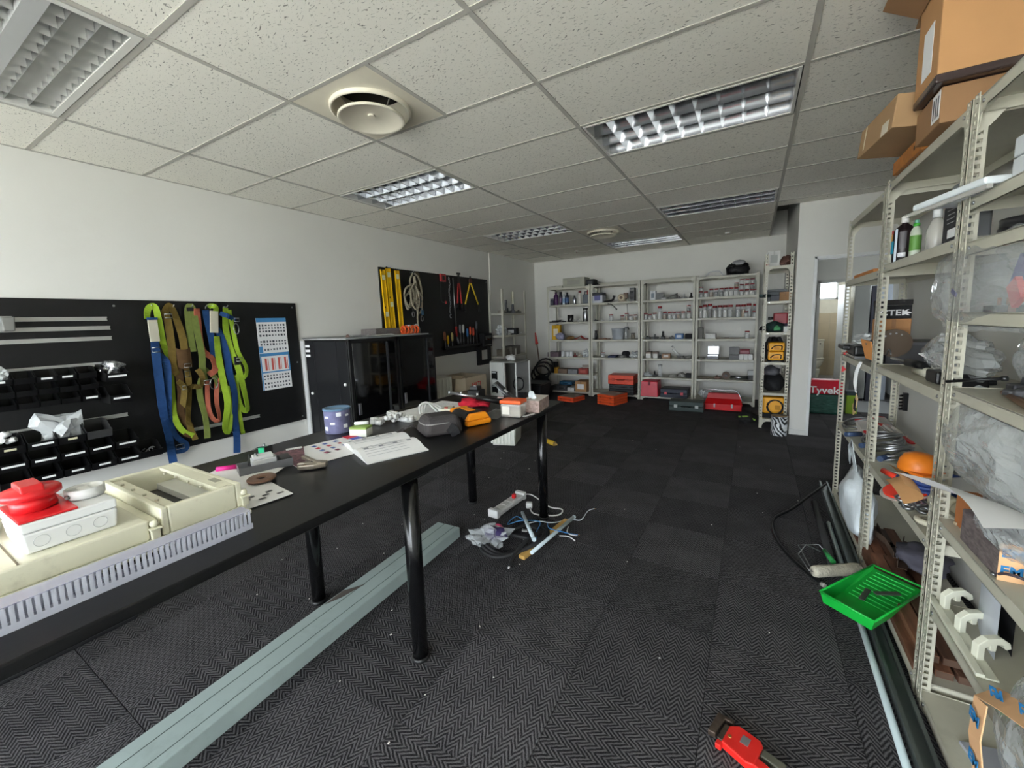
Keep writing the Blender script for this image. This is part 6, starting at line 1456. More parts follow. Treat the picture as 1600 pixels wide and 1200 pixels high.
toolcase('grey_tray', 'grey flat case behind the brown carton on the narrow rack', NP(1, .26, 6.65), (.22, .3, .16), (104, 108, 110))
o = MB().blob((0, 0, 0), (.22, .24, .16), 62, .25, 3).build('green_jacket', plain((24, 48, 44), .85), loc=NP(2, .23, 6.28)); tag(o, 'dark green folded jacket on the third shelf of the narrow rack', 'jacket'); MB().blob((.03, -.1, .02), (.08, .06, .08), 63, .3, 2).build('light_green_lining', plain((80, 150, 100), .8), o); MB().blob((-.1, -.02, .02), (.1, .08, .07), 64, .4, 2).build('sleeve_end', BLKM, o)
t = thing('red_drill', 'red power tool behind the green jacket on the narrow rack', 'power tool', NP(2, .30, 6.52)); MB().box(-.07, .09, -.08, .08, .06, .24).build('body', plain((150, 26, 40), .4), t, bevel=.015); MB().box(.0, .09, -.10, .04, 0, .1).build('battery', plain((70, 40, 76), .5), t, bevel=.01); MB().cyl((-.07, 0, .17), (-.13, 0, .17), .02, n=12).build('chuck', DSTEEL, t)
carton('white_pack', 'small white pack at the right front of the third shelf, narrow rack', NP(2, .36, 6.2), (.06, .1, .07), (206, 206, 202))
part('small lime and black connector on the third shelf of the narrow rack', NP(2, .17, 6.6), .07, (150, 150, 90), 2)
YC = mat('yellow_tool', (238, 168, 28), .42, var=.06)
for k, z in enumerate((0.02, .135)):
    t = thing('yellow_machine', 'yellow power tool case on the fourth shelf of the narrow rack, %s' % ('lower', 'upper')[k], 'power tool', (.265, 6.30, NZ[3] - .002 + z), rz=.05 * k)
    MB().box(-.085, .085, -.12, .12, 0, .11).build('housing', YC, t, bevel=.015, segs=3); MB().tube(spline([(-.06, -.125, .03), (-.02, -.13, .07), (.05, -.13, .07), (.05, -.125, .02)], 4), .007, 6).build('strap', BLKM, t); MB().box(-.03, .03, -.122, -.12, .02, .05).build('badge', plain((200, 130, 20), .5), t)
t = thing('black_harness_bag', 'black strapped bag behind the yellow tool cases', 'bag', NP(3, .25, 6.62)); MB().blob((0, 0, 0), (.24, .34, .36), 65, .15, 3).build('body', BLKM, t)
for s2 in (-1, 1): MB().ribbon([((.02 * s2, -.15, .28), (0, -1, .3)), ((.05 * s2, -.24, .30), (0, -1, .5)), ((.09 * s2, -.26, .2), (0, -1, 0))], .04, .004).build('strap', BLKM, t)
t = thing('steel_plate', 'dark base plate under the yellow tool cases', 'plate', NP(3, .265, 6.29)); MB().box(-.09, .09, -.13, .13, 0, .012).build('plate', BLKM, t); MB().box(-.05, .05, -.14, -.13, 0, .018).build('lip', plain((60, 60, 60), .6), t)
o = MB().blob((0, 0, 0), (.25, .42, .29), 66, .12, 3, 1.5).build('black_bag', mat('bag_black', (30, 30, 32), .75, var=.15, bump=.4, bscale=40), loc=NP(4, .255, 6.42)); tag(o, 'black fabric bag filling the fifth shelf of the narrow rack', 'bag'); MB().blob((-.02, .0, .2), (.2, .3, .14), 67, .2, 2).build('grey_flap', plain((92, 92, 96), .7), o)
t = thing('yellow_winch', 'yellow equipment box with black coiled cable on the lowest shelf of the narrow rack', 'equipment', NP(5, .26, 6.34)); MB().box(-.12, .12, -.13, .16, .06, .27).build('housing', YC, t, bevel=.02, segs=3); MB().box(-.12, .12, -.14, .16, 0, .06).build('base', BLKM, t)
for k in range(2): MB().tube(arc((.015 + .01 * k, -.145 - .01 * k, .15), .085, 0, 2 * PI, 22, (1, 0, 0), (0, .05, 1.05)), .007, 6).build('cable_loop', BLK, t)
MB().box(.02, .08, -.1315, -.13, .11, .17).build('vent', plain((190, 130, 20), .6), t)
o = MB().blob((0, 0, 0), (.24, .3, .16), 68, .2, 3).build('dark_sack', BLKM, loc=(-.03, 6.42, 0)); tag(o, 'dark cloth bundle on the carpet left of the narrow rack', 'bundle'); MB().ribbon([((-.1, -.1, .08), (0, -1, .3)), ((0, -.13, .1), (0, -1, .3)), ((.1, -.1, .05), (0, -1, .3))], .02, .004).build('tie', plain((120, 150, 60), .8), o)
# zebra paint tin by the stub wall
def zebra():
    m = bpy.data.materials.new('zebra_print'); m.use_nodes = True
    N = m.node_tree.nodes; L = m.node_tree.links; b = N['Principled BSDF']; b.inputs['Roughness'].default_value = .3
    tc = N.new('ShaderNodeTexCoord'); wv = N.new('ShaderNodeTexWave'); wv.inputs['Scale'].default_value = 9; wv.inputs['Distortion'].default_value = 9; wv.inputs['Detail'].default_value = 1; wv.inputs['Detail Scale'].default_value = 1.2
    mp = N.new('ShaderNodeMapping'); mp.inputs['Rotation'].default_value = (.4, .3, .6); L.new(tc.outputs['Object'], mp.inputs[0]); L.new(mp.outputs[0], wv.inputs['Vector'])
    r = N.new('ShaderNodeValToRGB'); r.color_ramp.interpolation = 'CONSTANT'
    e = r.color_ramp.elements; e[0].position = 0; e[0].color = rgb(18, 18, 20); e[1].position = .34; e[1].color = rgb(168, 172, 176); x = e.new(.6); x.color = rgb(226, 228, 230)
    L.new(wv.outputs['Fac'], r.inputs[0]); L.new(r.outputs[0], b.inputs['Base Color']); return m
t = thing('paint_tin', 'zebra-striped paint tin on the carpet at the foot of the narrow rack', 'paint tin', (.315, 5.97, 0)); MB().lathe([(.083, 0), (.085, .004), (.085, .23)], n=32).build('can', zebra(), t)
MB().lathe([(.085, .23), (.088, .232), (.088, .24), (.078, .242), (.074, .236), (0, .236)], n=32).build('lid', STEEL, t)
t.location.y = 5.85
# ------------------------------------------------------------------ right-hand racks
RZ1 = [2.145, 1.725, 1.19, .63, .065]
RZ0 = [2.145, 1.84, 1.70, 1.475, 1.22, .745, .42, .05]
XR, DR = .59, .34
rack('side_shelving', 'cream slotted shelving unit on the right, nearest the camera', (XR, 1.985, 0), -PI / 2, .985, DR, 2.16, RZ0, RACK, pitch=.026, group='slotted shelving along the right wall', lip=.04)
rack('side_shelving', 'cream slotted shelving unit on the right, middle of three', (XR, 2.99, 0), -PI / 2, .985, DR, 2.16, RZ1, RACK, pitch=.026, group='slotted shelving along the right wall', lip=.04)
rack('side_shelving', 'cream slotted shelving unit on the right, nearest the doorway', (XR, 3.995, 0), -PI / 2, .985, DR, 2.14, [2.125, 1.705, 1.16, .63, .075], RACK, pitch=.026, group='slotted shelving along the right wall', lip=.04)
def rz0(k): return RZ0[k] - .002
def rz1(k): return RZ1[k] - .002
# ---- cartons on top
CART = mat('kraft_carton', (184, 138, 92), .85, var=.05, scale=6)
CARTD = mat('kraft_dark', (146, 110, 76), .85, var=.06, scale=6)
DTAPE = mat('brown_tape', (76, 58, 46), .3, var=.15)
t = thing('tall_carton', 'tall open brown carton on top of the middle right rack', 'carton', (.715, 2.23, 2.29))
MB().box(-.19, .20, -.125, .115, 0, .40).build('carton', CART, t, bevel=.003)
MB().box(-.193, .203, -.128, .118, -.018, .012).build('wrapped_base', plain((58, 46, 44), .25), t, bevel=.006)
MB().box(-.03, .14, -.1262, -.1252, .22, .40).build('dark_print', plain((84, 62, 44), .7), t); MB().box(.03, .10, -.1272, -.1262, .29, .40).build('print_gap', plain((176, 136, 84), .7), t)
MB().box(-.1915, -.1905, -.06, .04, .05, .22).build('label', PAPER, t); MB().cbox((-.25, .02, .36), (.13, .2, .004), 0, 0, .55).build('flap', CARTD, t); MB().cbox((-.10, .17, .37), (.16, .12, .004), 0, -.6).build('flap', CARTD, t)
t = thing('flat_carton', 'brown carton with white label under the tall open carton', 'carton', (.735, 2.26, 2.147))
MB().box(-.185, .18, -.12, .14, 0, .122).build('carton', CARTD, t, bevel=.003); q = MB(); q.box(-.1862, -.1852, -.115, -.04, .02, .115); lb = q.build('label', PAPER, t)
for k in range(3): MB().box(-.1870, -.1862, -.105 + .022 * k, -.097 + .022 * k, .03, .10).build('glyph', BLK, lb)
MB().box(-.1855, .18, -.02, .02, .1215, .1232).build('tape', DTAPE, t)
t = thing('long_carton', 'long pale brown carton jutting out over the aisle from the middle right rack', 'carton', (.645, 2.60, 2.222), rot=(0, .10, .12))
MB().box(-.20, .2, -.19, .20, 0, .13).build('carton', mat('kraft_pale', (160, 128, 92), .8, var=.06), t, bevel=.003); MB().box(-.2015, -.2005, -.15, -.08, .0, .05).build('sticker', plain((206, 196, 176), .6), t); MB().box(-.2015, -.2005, .12, .135, .02, .12).build('tape', plain((206, 192, 160), .5), t)
t = thing('timber_block', 'orange-brown timber block under the long pale carton', 'timber', (.66, 2.63, 2.147)); MB().box(-.085, .15, -.20, .20, 0, .06).build('block', mat('orange_wood', (176, 112, 50), .55, var=.2, scale=5, stretch=(1, 6, 6)), t, bevel=.003); MB().cyl((-.086, -.12, .03), (-.084, -.12, .03), .010, n=10).build('knot', plain((60, 40, 24), .7), t)
carton('small_kraft', 'small brown carton corner on top of the rack nearest the doorway', (.80, 3.62, 2.125), (.2, .2, .10), (176, 112, 66))
# ---- shelf at 1.725 of middle rack
t = bottle('black chemical bottle with blue and white label on the right rack', (.628, 2.79, rz1(1)), .042, .215, (30, 20, 22), (226, 224, 220), name='bottle', neck=.3); M = frame((0, 0, 0), (1, 0, 0), (0, 1, 0))
for a0, a1, z0, z1, c in ((2.6, 3.6, .04, .10, (40, 150, 180)), (2.6, 3.4, .10, .135, (200, 150, 70)), (2.6, 3.5, .135, .152, (176, 60, 60)), (3.7, 3.95, .0, .155, (206, 216, 226)), (4.05, 4.7, .02, .04, (206, 206, 210)), (4.1, 4.7, .06, .14, (70, 66, 70))):
    q = MB(); pr = [(.0458 * math.cos(a0 + (a1 - a0) * i / 5), .0458 * math.sin(a0 + (a1 - a0) * i / 5)) for i in range(6)]
    q.add([(x, y, z) for z in (z0, z1) for x, y in pr], [(i, i + 1, 7 + i, 6 + i) for i in range(5)], True); q.build('label_print', plain(c, .4), t)
t = bottle('white glue bottle with green nozzle on the right rack', (.625, 2.60, rz1(1)), .020, .165, (186, 194, 176), (110, 170, 146), band=(96, 146, 66), neck=.35)
MB().lathe([(.012, .137), (.012, .15)], n=12).build('green_collar', plain((60, 150, 50), .4), t)
t = thing('spray_bottle', 'clear spray bottle with white top on the right rack', 'spray bottle', (.665, 2.50, rz1(1))); MB().lathe([(.030, 0), (.032, .004), (.032, .10), (.018, .14), (.012, .15)], n=18).build('bottle', JARC, t); MB().lathe([(.028, .004), (.029, .05), (0, .05)], n=16).build('liquid', plain((120, 122, 122), .1, alpha=.6), t); MB().cyl((0, 0, .15), (0, 0, .19), .016, n=12).build('collar', WHT, t); MB().box(-.045, .02, -.012, .012, .19, .22).build('head', WHT, t, bevel=.006)
t = thing('oil_jug', 'grey oil jug with a dark label and barcode on the right rack', 'jug', (.675, 2.24, rz1(1)))
MB().prism([(-.085, 0), (.085, 0), (.085, .19), (.03, .225), (-.02, .225), (-.085, .15)], -.04, .04, Matrix(((0, 0, 1, 0), (-1, 0, 0, 0), (0, 1, 0, 0), (0, 0, 0, 1)))).build('body', plain((128, 130, 132), .4), t, bevel=.008, segs=3)
q = MB(); q.prism([(-.07, .02), (.07, .02), (.07, .18), (.02, .205), (-.015, .205), (-.07, .145)], -.0425, -.0405, Matrix(((0, 0, 1, 0), (-1, 0, 0, 0), (0, 1, 0, 0), (0, 0, 0, 1)))); lb = q.build('label', plain((42, 42, 48), .5), t)
q = MB(); q.box(-.0435, -.0426, -.05, .02, .03, .062); bc = q.build('barcode_panel', PAPER, lb)
MB().box(-.0434, -.0426, -.03, .04, .165, .169).build('yellow_line', plain((206, 206, 90), .5), lb)
for k in range(5): MB().box(-.0434, -.0426, -.03 - .002 * k, .03 + .006 * (k % 2), .085 + .016 * k, .088 + .016 * k).build('text_line', plain((150, 150, 152), .6), lb)
MB().cyl((0, .02, .225), (0, .02, .245), .02, n=14).build('cap', plain((40, 40, 42), .4), t)
t = thing('white_board', 'white shelf board end jutting out of the nearest right rack', 'board', (.70, 1.95, 1.845), rz=.22); MB().box(-.17, .18, -.14, .20, 0, .022).build('board', plain((222, 228, 230), .35), t, bevel=.006, segs=3); MB().box(-.165, -.15, -.14, .26, -.012, 0).build('clear_edge', JARC, t)
t = bottle('white plastic bottle with red cap on the nearest right rack', (.745, 1.965, 1.868), .05, .15, (214, 214, 216), (206, 22, 34), band=(196, 60, 90), neck=.42); t.rotation_euler.z = .4
for k in range(2): carton('white_flat_box', '%s flat white box at the right picture edge, upper shelf' % ('lower', 'upper')[k], (.74, 1.62, rz0(1) + .055 * k), (.28, .22, .052), (206, 210, 212), tape=False, sticker=(190, 194, 196))
for k, (r, c) in enumerate(((.085, (30, 30, 32)), (.082, (40, 40, 42)))):
    t = thing('tape_roll', 'roll of black tape on the shelf above the hanging bag, %s' % ('lower', 'upper')[k], 'tape roll', (.72, 1.87, rz0(2) + .028 * k)); MB().lathe([(.06, 0), (r, 0), (r, .026), (.06, .026), (.06, 0)], n=28, flatcap=False).build('tape', plain(c, .3), t); MB().lathe([(.058, .001), (.06, .001), (.06, .025), (.058, .025)], n=24, flatcap=False).build('core', plain((140, 130, 120), .6), t)
carton('dark_case', 'dark brown box behind the black tape rolls', (.86, 1.90, rz0(2)), (.12, .2, .10), (86, 76, 68))
o = bag('clear_bag', 'clear bag of copper bits at the right edge above the hanging bag', (.70, 1.60, rz0(2)), (.2, .16, .12), 71, BAGM2); MB().blob((0, 0, 0), (.15, .12, .045), 72, .3, 2).build('copper_bits', plain((150, 84, 66), .5), o)
# ---- shelf 1.475: big hanging clear bag and copper parts
FILM = mat('clear_film', (190, 194, 194), .14, var=.10, alpha=.40, spec=1.0, bump=1.0, bscale=18, coat=1.0)
FILM2 = mat('grey_film', (196, 200, 200), .16, var=.12, alpha=.54, spec=1.0, bump=1.0, bscale=16, coat=1.0)
def film(name, label, pts, m, thick=.06, seed=0, rough=.02, cat='plastic bag', n=30):
    """crumpled bag bulged from an outline given in (y,z) at base x; pts = (cx, y0, y1, z0, z1)"""
    cx, y0, y1, z0, z1 = pts
    t = thing(name, label, cat, (cx, (y0 + y1) / 2, z0))
    for s2 in (-1, 1):
        def fn(u, v, s2=s2):
            e = math.sin(PI * u) ** .5 * math.sin(PI * (.06 + .88 * v)) ** .5
            p = Vector((u * 3.2, v * 3.2, seed + s2 * 2))
            rg = lambda q: (1 - 2.2 * abs(noise.noise(q)))
            cr = .55 * rg(p) + .3 * rg(p * 2.1 + Vector((5, 1, 2))) + .16 * rg(p * 4.3 + Vector((1, 7, 3)))
            yy = (u - .5) * (y1 - y0) * (1 + .25 * noise.noise(Vector((v * 3, seed, 0)))) * (.74 + .26 * math.sin(PI * v)) + .015 * noise.noise(p * 2.5)
            zz = v * (z1 - z0) * (1 + .16 * noise.noise(Vector((u * 3.3, seed * 1.7, 4)))) + .02 * noise.noise(p * 2)
            return (s2 * thick * e * (.75 + .45 * cr) + rough * cr, yy, zz)
        MB().sheet(fn, n, n).build('film_side', m, t, smooth=False)
    return t
t = film('clear_bag', 'large clear plastic bag hanging out over the upper near right shelf', (.63, 1.58, 2.33, 1.42, 1.70), FILM, .09, 3, .03)
MB().cbox((.02, -.20, .16), (.012, .06, .10), 0, .5).build('blue_print', plain((52, 44, 130), .4), t); MB().cbox((.0, -.24, .11), (.014, .05, .07), 0, -.6).build('red_print', plain((206, 50, 50), .4), t); MB().cbox((-.06, -.02, .12), (.004, .04, .012), 0, .4).build('blue_mark', plain((52, 44, 130), .4), t)
for k in range(4):
    t = thing('copper_strip', 'copper and black terminal bar on the shelf under the hanging bag, %s from the left' % ORD[k], 'terminal bar', (.68 + .02 * (k % 2), 1.92 - .10 * k, rz0(3))); MB().box(-.03, .05, -.045, .045, 0, .022).build('bar', plain(((44, 42, 44), (150, 92, 74))[k % 2], .4), t, bevel=.002)
    for j in range(4): MB().cyl((-.02 + .02 * j, -.03, .022), (-.02 + .02 * j, -.03, .045), .005, n=8).build('stud', plain((190, 140, 116), .3, metal=.8), t)
# ---- shelf 1.22 near rack: rods, grey bag, tools
for k in range(7):
    t = thing('bronze_rod', 'bronze welding rod on the near right shelf, %s from the front' % ORD[k], 'rod', (.625 + .016 * k, 1.58, rz0(4) + (.011 if k % 2 == 0 else .008)), rz=-.18 + .02 * k); MB().cyl((0, -.35, 0), (0, .26, 0), .008, n=8).build('rod', plain((136, 96 + 4 * (k % 3), 66), .4, metal=.5), t); MB().cyl((0, .26, 0), (0, .268, 0), .006, n=8).build('tip', plain((96, 70, 52), .5), t)
t = film('grey_bag', 'grey translucent bag lying on the near right shelf behind the upright', (.78, 1.55, 2.05, 1.222, 1.42), FILM2, .08, 9, .02)
t = thing('black_rod', 'thin black rod crossing the upright on the near right rack', 'rod', (.62, 1.93, 1.245), rot=(0, 0, .0)); MB().cyl((-.04, .03, -.005), (.06, -.05, .02), .005, n=8).build('rod', BLK, t); MB().cyl((.06, -.05, .02), (.07, -.058, .022), .008, n=8).build('ferrule', DSTEEL, t)
for k, (x, y) in enumerate(((.74, 1.86), (.82, 1.78), (.70, 1.74))): part('dark steel clamp on the near right shelf, %s of three' % ORD[k], (x, y, rz0(4)), .10, (66, 66, 68), k, rz=k * 1.3)
# ---- shelf 1.19 middle rack
t = thing('dark_crate', 'dark crate holding a brown disc on the rack nearest the doorway', 'crate', (.77, 3.24, 1.158))
q = MB(); q.box(-.12, .14, -.15, .15, 0, .01); q.box(-.12, -.11, -.15, .15, .01, .14); q.box(.13, .14, -.15, .15, .01, .14); q.box(-.12, .14, -.15, -.14, .01, .14); q.box(-.12, .14, .14, .15, .01, .14); q.build('tub', plain((62, 62, 64), .6), t, bevel=.003); MB().box(-.125, .145, -.155, .155, .13, .145).build('rim', plain((80, 80, 82), .6), t)
t = thing('saw_disc', 'brown perforated disc standing in the dark crate', 'disc', (.685, 3.07, 1.185)); MB().cyl((0, .0, .115), (.0, .008, .115), .078, n=30).build('disc', plain((88, 74, 60), .5, metal=.4), t)
for k in range(5): a = 1.0 + .45 * k; MB().cyl((.055 * math.cos(a), -.001, .115 + .055 * math.sin(a)), (.055 * math.cos(a), .009, .115 + .055 * math.sin(a)), .005, n=10).build('rivet', STEEL, t)
carton('kraft_box', 'brown carton under the black charger box, rack nearest the doorway', (.695, 3.20, 1.158 + .146), (.15, .10, .13), (170, 122, 78))
t = carton('charger_box', 'black charger carton with white lettering on the brown carton', (.695, 3.20, 1.158 + .277), (.15, .087, .075), (26, 26, 28), tape=False); text_mesh('CTEK', .045, 'lettering', plain((226, 226, 226), .5), t, frame((0, -.0435, .032), (1, 0, 0), (0, 0, 1)), sx=1.15, bold=.001)
MB().prism([(.045, .018), (.09, .032), (.045, .046)], .0430, .0440, Matrix(((1, 0, 0, -.012), (0, 0, -1, 0), (0, 1, 0, 0), (0, 0, 0, 1)))).build('arrow_mark', plain((226, 226, 226), .5), t)
carton('flat_case', 'flat black case on top of the charger carton', (.695, 3.20, 1.158 + .353), (.155, .088, .03), (34, 32, 32), tape=False)
t = film('grey_bag', 'grey translucent bag with white slips on the middle right rack', (.72, 2.10, 2.66, 1.21, 1.36), FILM2, .08, 14, .02); MB().cbox((0, .05, .05), (.10, .2, .004), .3, .3).build('paper_slip', PAPER, t)
t = thing('steel_rule_tool', 'steel-handled tool with ring end beside the upright, middle right rack', 'tool', (.64, 2.62, rz1(2) + .05)); MB().cyl((-.01, .22, 0), (.0, .0, 0), .007, n=8).build('shaft', STEEL, t); MB().cyl((0, 0, 0), (.02, -.16, 0), .018, n=12).build('grip', BLK, t); MB().tube(arc((-.012, .27, .0), .04, -1.2, 1.4, 8, (0, 0, 1), (0, 1, 0)), .003, 6).build('hook', STEEL, t)
t = thing('white_caulk_tube', 'white tube with black clamp lying on the middle right rack', 'tube', (.66, 2.40, rz1(2) + .022)); MB().cyl((0, .16, 0), (.01, -.05, 0), .022, n=14).build('tube', plain((206, 202, 186), .5), t); MB().box(-.03, .04, -.17, -.05, -.02, .03).build('clamp', BLK, t, bevel=.008)
part('black ratchet piece on the middle right rack', (.72, 2.2, rz1(2)), .10, (36, 36, 38), 1)
# ---- rack nearest the doorway
t = carton('orange_folder', 'flat orange-brown folder on the rack nearest the doorway', (.74, 3.55, 1.703), (.26, .55, .03), (190, 124, 70), tape=False); MB().cbox((-.06, .1, .034), (.10, .2, .004), .2).build('white_slip', PAPER, t)
t = thing('black_planer', 'black power planer with white cord on the rack nearest the doorway', 'power tool', (.72, 3.72, 1.158)); MB().box(-.12, .08, -.13, .13, .02, .09).build('body', BLK, t, bevel=.015, segs=3); MB().cyl((-.02, -.14, .05), (-.02, -.20, .05), .045, n=18).build('wheel', DSTEEL, t); MB().box(-.16, -.06, .02, .22, .05, .085).build('handle', BLK, t, bevel=.01); MB().box(-.12, .1, -.15, .15, 0, .02).build('sole', STEEL, t)
bag('clear_bag', 'small clear bag on top of the black planer', (.70, 3.70, 1.25), (.16, .26, .08), 77, BAGM2)
t = thing('orange_card', 'orange card tag leaning by the middle upright', 'card', (.60, 3.12, 1.20), rot=(.3, .1, -1.3)); MB().box(-.05, .05, -.003, .003, 0, .12).build('card', plain((206, 140, 80), .7), t); MB().cyl((0, -.004, .1), (0, .004, .1), .006, n=8).build('eyelet', STEEL, t)
t = thing('tag_bundle', 'white strings with cream tags hanging over the shelf edge', 'tags', (.57, 3.28, .93))
for k in range(3): MB().tube(spline([(.02, .02 * k, .24), (.0, -.02 + .03 * k, .18), (-.005, -.03 + .03 * k, .10), (.0, -.01 * k, .05)], 5), .004, 6).build('string', WHT, t)
for k, (y, z, r, c) in enumerate(((-.03, .0, .5, (214, 182, 140)), (.02, -.06, -.5, (206, 180, 120)), (-.01, -.03, .1, (30, 30, 30)))): MB().cbox((0, y, z), (.004 + .001 * k, .055, .07), 0, r).build('tag', plain(c, .7), t)
part('red tape wrapped bracket high on the doorway-end upright', (.62, 3.93, 1.158), .05, (190, 60, 56), 0)
# ---- shelf .63
for k, (y, x, c, n2) in enumerate(((3.80, .70, (186, 186, 184), 'nearest the doorway'), (3.40, .74, (196, 196, 194), 'in the middle'), (3.12, .72, (176, 178, 178), 'beside the middle upright'), (2.84, .80, (190, 190, 188), 'behind the orange guard'))):
    coil('coil of bright steel wire on the lower right shelf, %s' % n2, (x, y, rz1(3) + .0), .095, 6, c, tr=.006, tilt=1.2, name='wire_coil', cat='wire coil')
for k, (x, y) in enumerate(((.70, 3.62), (.84, 3.78), (.85, 3.55))):
    t = thing('blister_pack', 'red and clear blister pack of tools on the lower right shelf, %s' % ['front', 'back', 'by the wall'][k], 'tool pack', (x, y, rz1(3) + .03), rot=(.35, .1 * k, .3 * k)); MB().box(-.045, .045, -.13, .13, 0, .004).build('card', plain((170, 164, 156), .6), t); MB().box(-.035, .035, -.02, .10, .004, .022).build('blister', JARC, t, bevel=.004); MB().box(-.045, .045, .10, .135, .004, .006).build('red_header', plain((206, 50, 46), .5), t); MB().box(-.02, .02, -.1, -.02, .004, .016).build('red_tool', plain((190, 30, 36), .4), t, bevel=.003)
for k in range(4):
    t = thing('blue_tool', 'blue-handled tool lying across the lower right shelf, %s from the doorway' % ORD[k], 'hand tool', (.66 + .02 * k, 3.55 - .24 * k, rz1(3) + .02), rz=.5 + .25 * k); MB().cyl((-.10, 0, 0), (.0, 0, 0), .016, n=10).build('handle', plain((56, 74, 104), .5), t); MB().cyl((0, 0, 0), (.15, 0, .005), .006, n=8).build('shaft', STEEL, t)
t = thing('orange_guard', 'bright orange plastic guard on the lower right shelf', 'guard', (.70, 2.58, rz1(3) + .10), rz=.3); MB().lathe([(.075, 0), (.078, .01), (.07, .05), (.055, .075), (.03, .085), (0, .088)], n=22).build('dome', plain((236, 130, 36), .4), t); MB().prism([(-.05, -.11), (.05, -.11), (.07, -.05), (-.07, -.05)], 0, .012).build('lip', plain((226, 116, 30), .4), t)
for k in range(4): coil('blue hose coil under the orange guard, layer %s' % ('one', 'two', 'three', 'four')[k], (.73, 2.56 - .02 * k, rz1(3) + .024 * k), .12 - .006 * k, 1, (36, 62, 124), tr=.012, tilt=.2, name='blue_hose', cat='hose')
t = thing('red_disc_pack', 'red warning disc in a clear bag on the lower right shelf', 'disc', (.645, 2.50, rz1(3) + .02), rot=(0, -.35, .2)); MB().cyl((0, 0, 0), (0, 0, .01), .085, n=28).build('disc', plain((236, 60, 40), .4), t); MB().cyl((0, 0, .01), (0, 0, .02), .02, n=14).build('hub', plain((60, 40, 36), .5), t); MB().cyl((0, 0, -.004), (0, 0, -.001), .10, n=28).build('clear_sleeve', JARC, t)
MB().cyl((.02, .06, .02), (.0, .19, .03), .014, n=10).build('red_handle', plain((236, 66, 44), .4), t)
for k in range(3):
    t = thing('hose_reel', 'cream rolled tape in a stack on the lower right shelf, %s' % ('left', 'middle', 'right')[k], 'roll', (.72 + .02 * k, 2.36 - .05 * k, rz1(3) + .04), rot=(PI / 2, 0, .5)); MB().lathe([(.02, -.02), (.042, -.02), (.042, .02), (.02, .02), (.02, -.02)], n=20, flatcap=False).build('roll', plain((186, 178, 152), .7), t); MB().lathe([(.018, -.019), (.02, -.019), (.02, .019)], n=14, flatcap=False).build('core', plain((90, 86, 78), .7), t)
for k in range(9):
    t = thing('shackle', 'steel ring shackle spilling at the front of the lower right shelf, %s' % ORD[k], 'shackle', (.605 + .045 * (k % 3), 2.40 - .045 * (k // 3) - .02 * (k % 2), rz1(3) + .012), rz=k * .9); MB().tube(arc((0, 0, .004), .02, 0, 2 * PI, 12, (1, 0, 0), (0, 1, .25)), .006, 6).build('ring', STEEL, t); MB().cyl((-.024, .012, .004), (.024, .012, .004), .005, n=8).build('pin', STEEL, t)
for k in range(3):
    t = thing('pipe_ring', 'pale ring collar at the shelf edge beside the near upright, %s' % ('front', 'middle', 'back')[k], 'ring', (.63 + .05 * k, 2.16 + .05 * k, rz1(3) + .008), rot=(.5 * (k == 1), .4 * (k == 2), 0)); MB().tube(arc((0, 0, .016), .034, 0, 2 * PI, 18), .012, 8).build('collar', plain((196, 190, 168), .4), t); MB().lathe([(.022, .008), (.024, .008), (.024, .024)], n=16, flatcap=False).build('liner', STEEL, t)
t = thing('white_carrier_bag', 'white plastic carrier bag hanging between the right racks', 'carrier bag', (.62, 3.30, .10)); MB().blob((0, 0, 0), (.16, .55, .42), 81, .2, 3, 1.6).build('body', mat('carrier_white', (222, 230, 234), .35, var=.05, bump=.5, bscale=18), t)
for s2 in (-1, 1): MB().ribbon([((-.02, .02 * s2, .36), (1, 0, 0)), ((-.03, .07 + .03 * s2, .46), (1, 0, 0)), ((-.03, .12, .52), (1, 0, 0)), ((-.03, .17 - .03 * s2, .46), (1, 0, 0)), ((-.02, .2, .36), (1, 0, 0))], .04, .003).build('handle', MATS['carrier_white'], t)
# ---- bottom shelf: planks
PB = [mat('plank_%d' % k, c, .7, var=.3, scale=5, stretch=(7, 1, 7), bump=.3, bscale=30) for k, c in enumerate(((112, 74, 54), (126, 84, 62), (98, 66, 50)))]
for k in range(6):
    y0, y1 = (2.06, 3.35) if k < 4 else (2.1, 2.9)
    t = thing('timber_plank', 'brown timber plank on the lowest right shelf, %s' % ['nearest the aisle', 'second from the aisle', 'third from the aisle', 'against the wall', 'stacked near the aisle', 'stacked near the wall'][k], 'plank', (.62 + .058 * (k if k < 4 else k - 3.5), (y0 + y1) / 2, rz1(4) + (0 if k < 4 else .031)), rz=.01 * (k % 3))
    MB().box(-.026, .026, -(y1 - y0) / 2, (y1 - y0) / 2, 0, .03).build('plank', PB[k % 3], t, bevel=.002); MB().box(-.024, .024, -(y1 - y0) / 2 - .0006, -(y1 - y0) / 2, .002, .028).build('end_grain', plain((92, 70, 56), .8), t)
for k in range(3):
    t = thing('rusty_angle', 'rusty steel offcut on the planks of the lowest right shelf, %s' % ('short', 'long', 'bent')[k], 'offcut', (.68 + .05 * k, 3.2 - .12 * k, rz1(4) + .062), rz=.3 - .3 * k); MB().box(-.02, .02, -.2, .16, 0, .004).build('flange', plain((84, 66, 56), .7, metal=.3), t); MB().box(-.02, -.016, -.2, .16, .004, .036).build('web', plain((92, 74, 62), .7, metal=.3), t)
o = MB().blob((0, 0, 0), (.2, .3, .10), 83, .3, 3).build('grey_rag', plain((86, 84, 96), .85), loc=(.82, 2.85, rz1(4) + .07)); tag(o, 'grey rag lying on the planks of the lowest right shelf', 'rag')
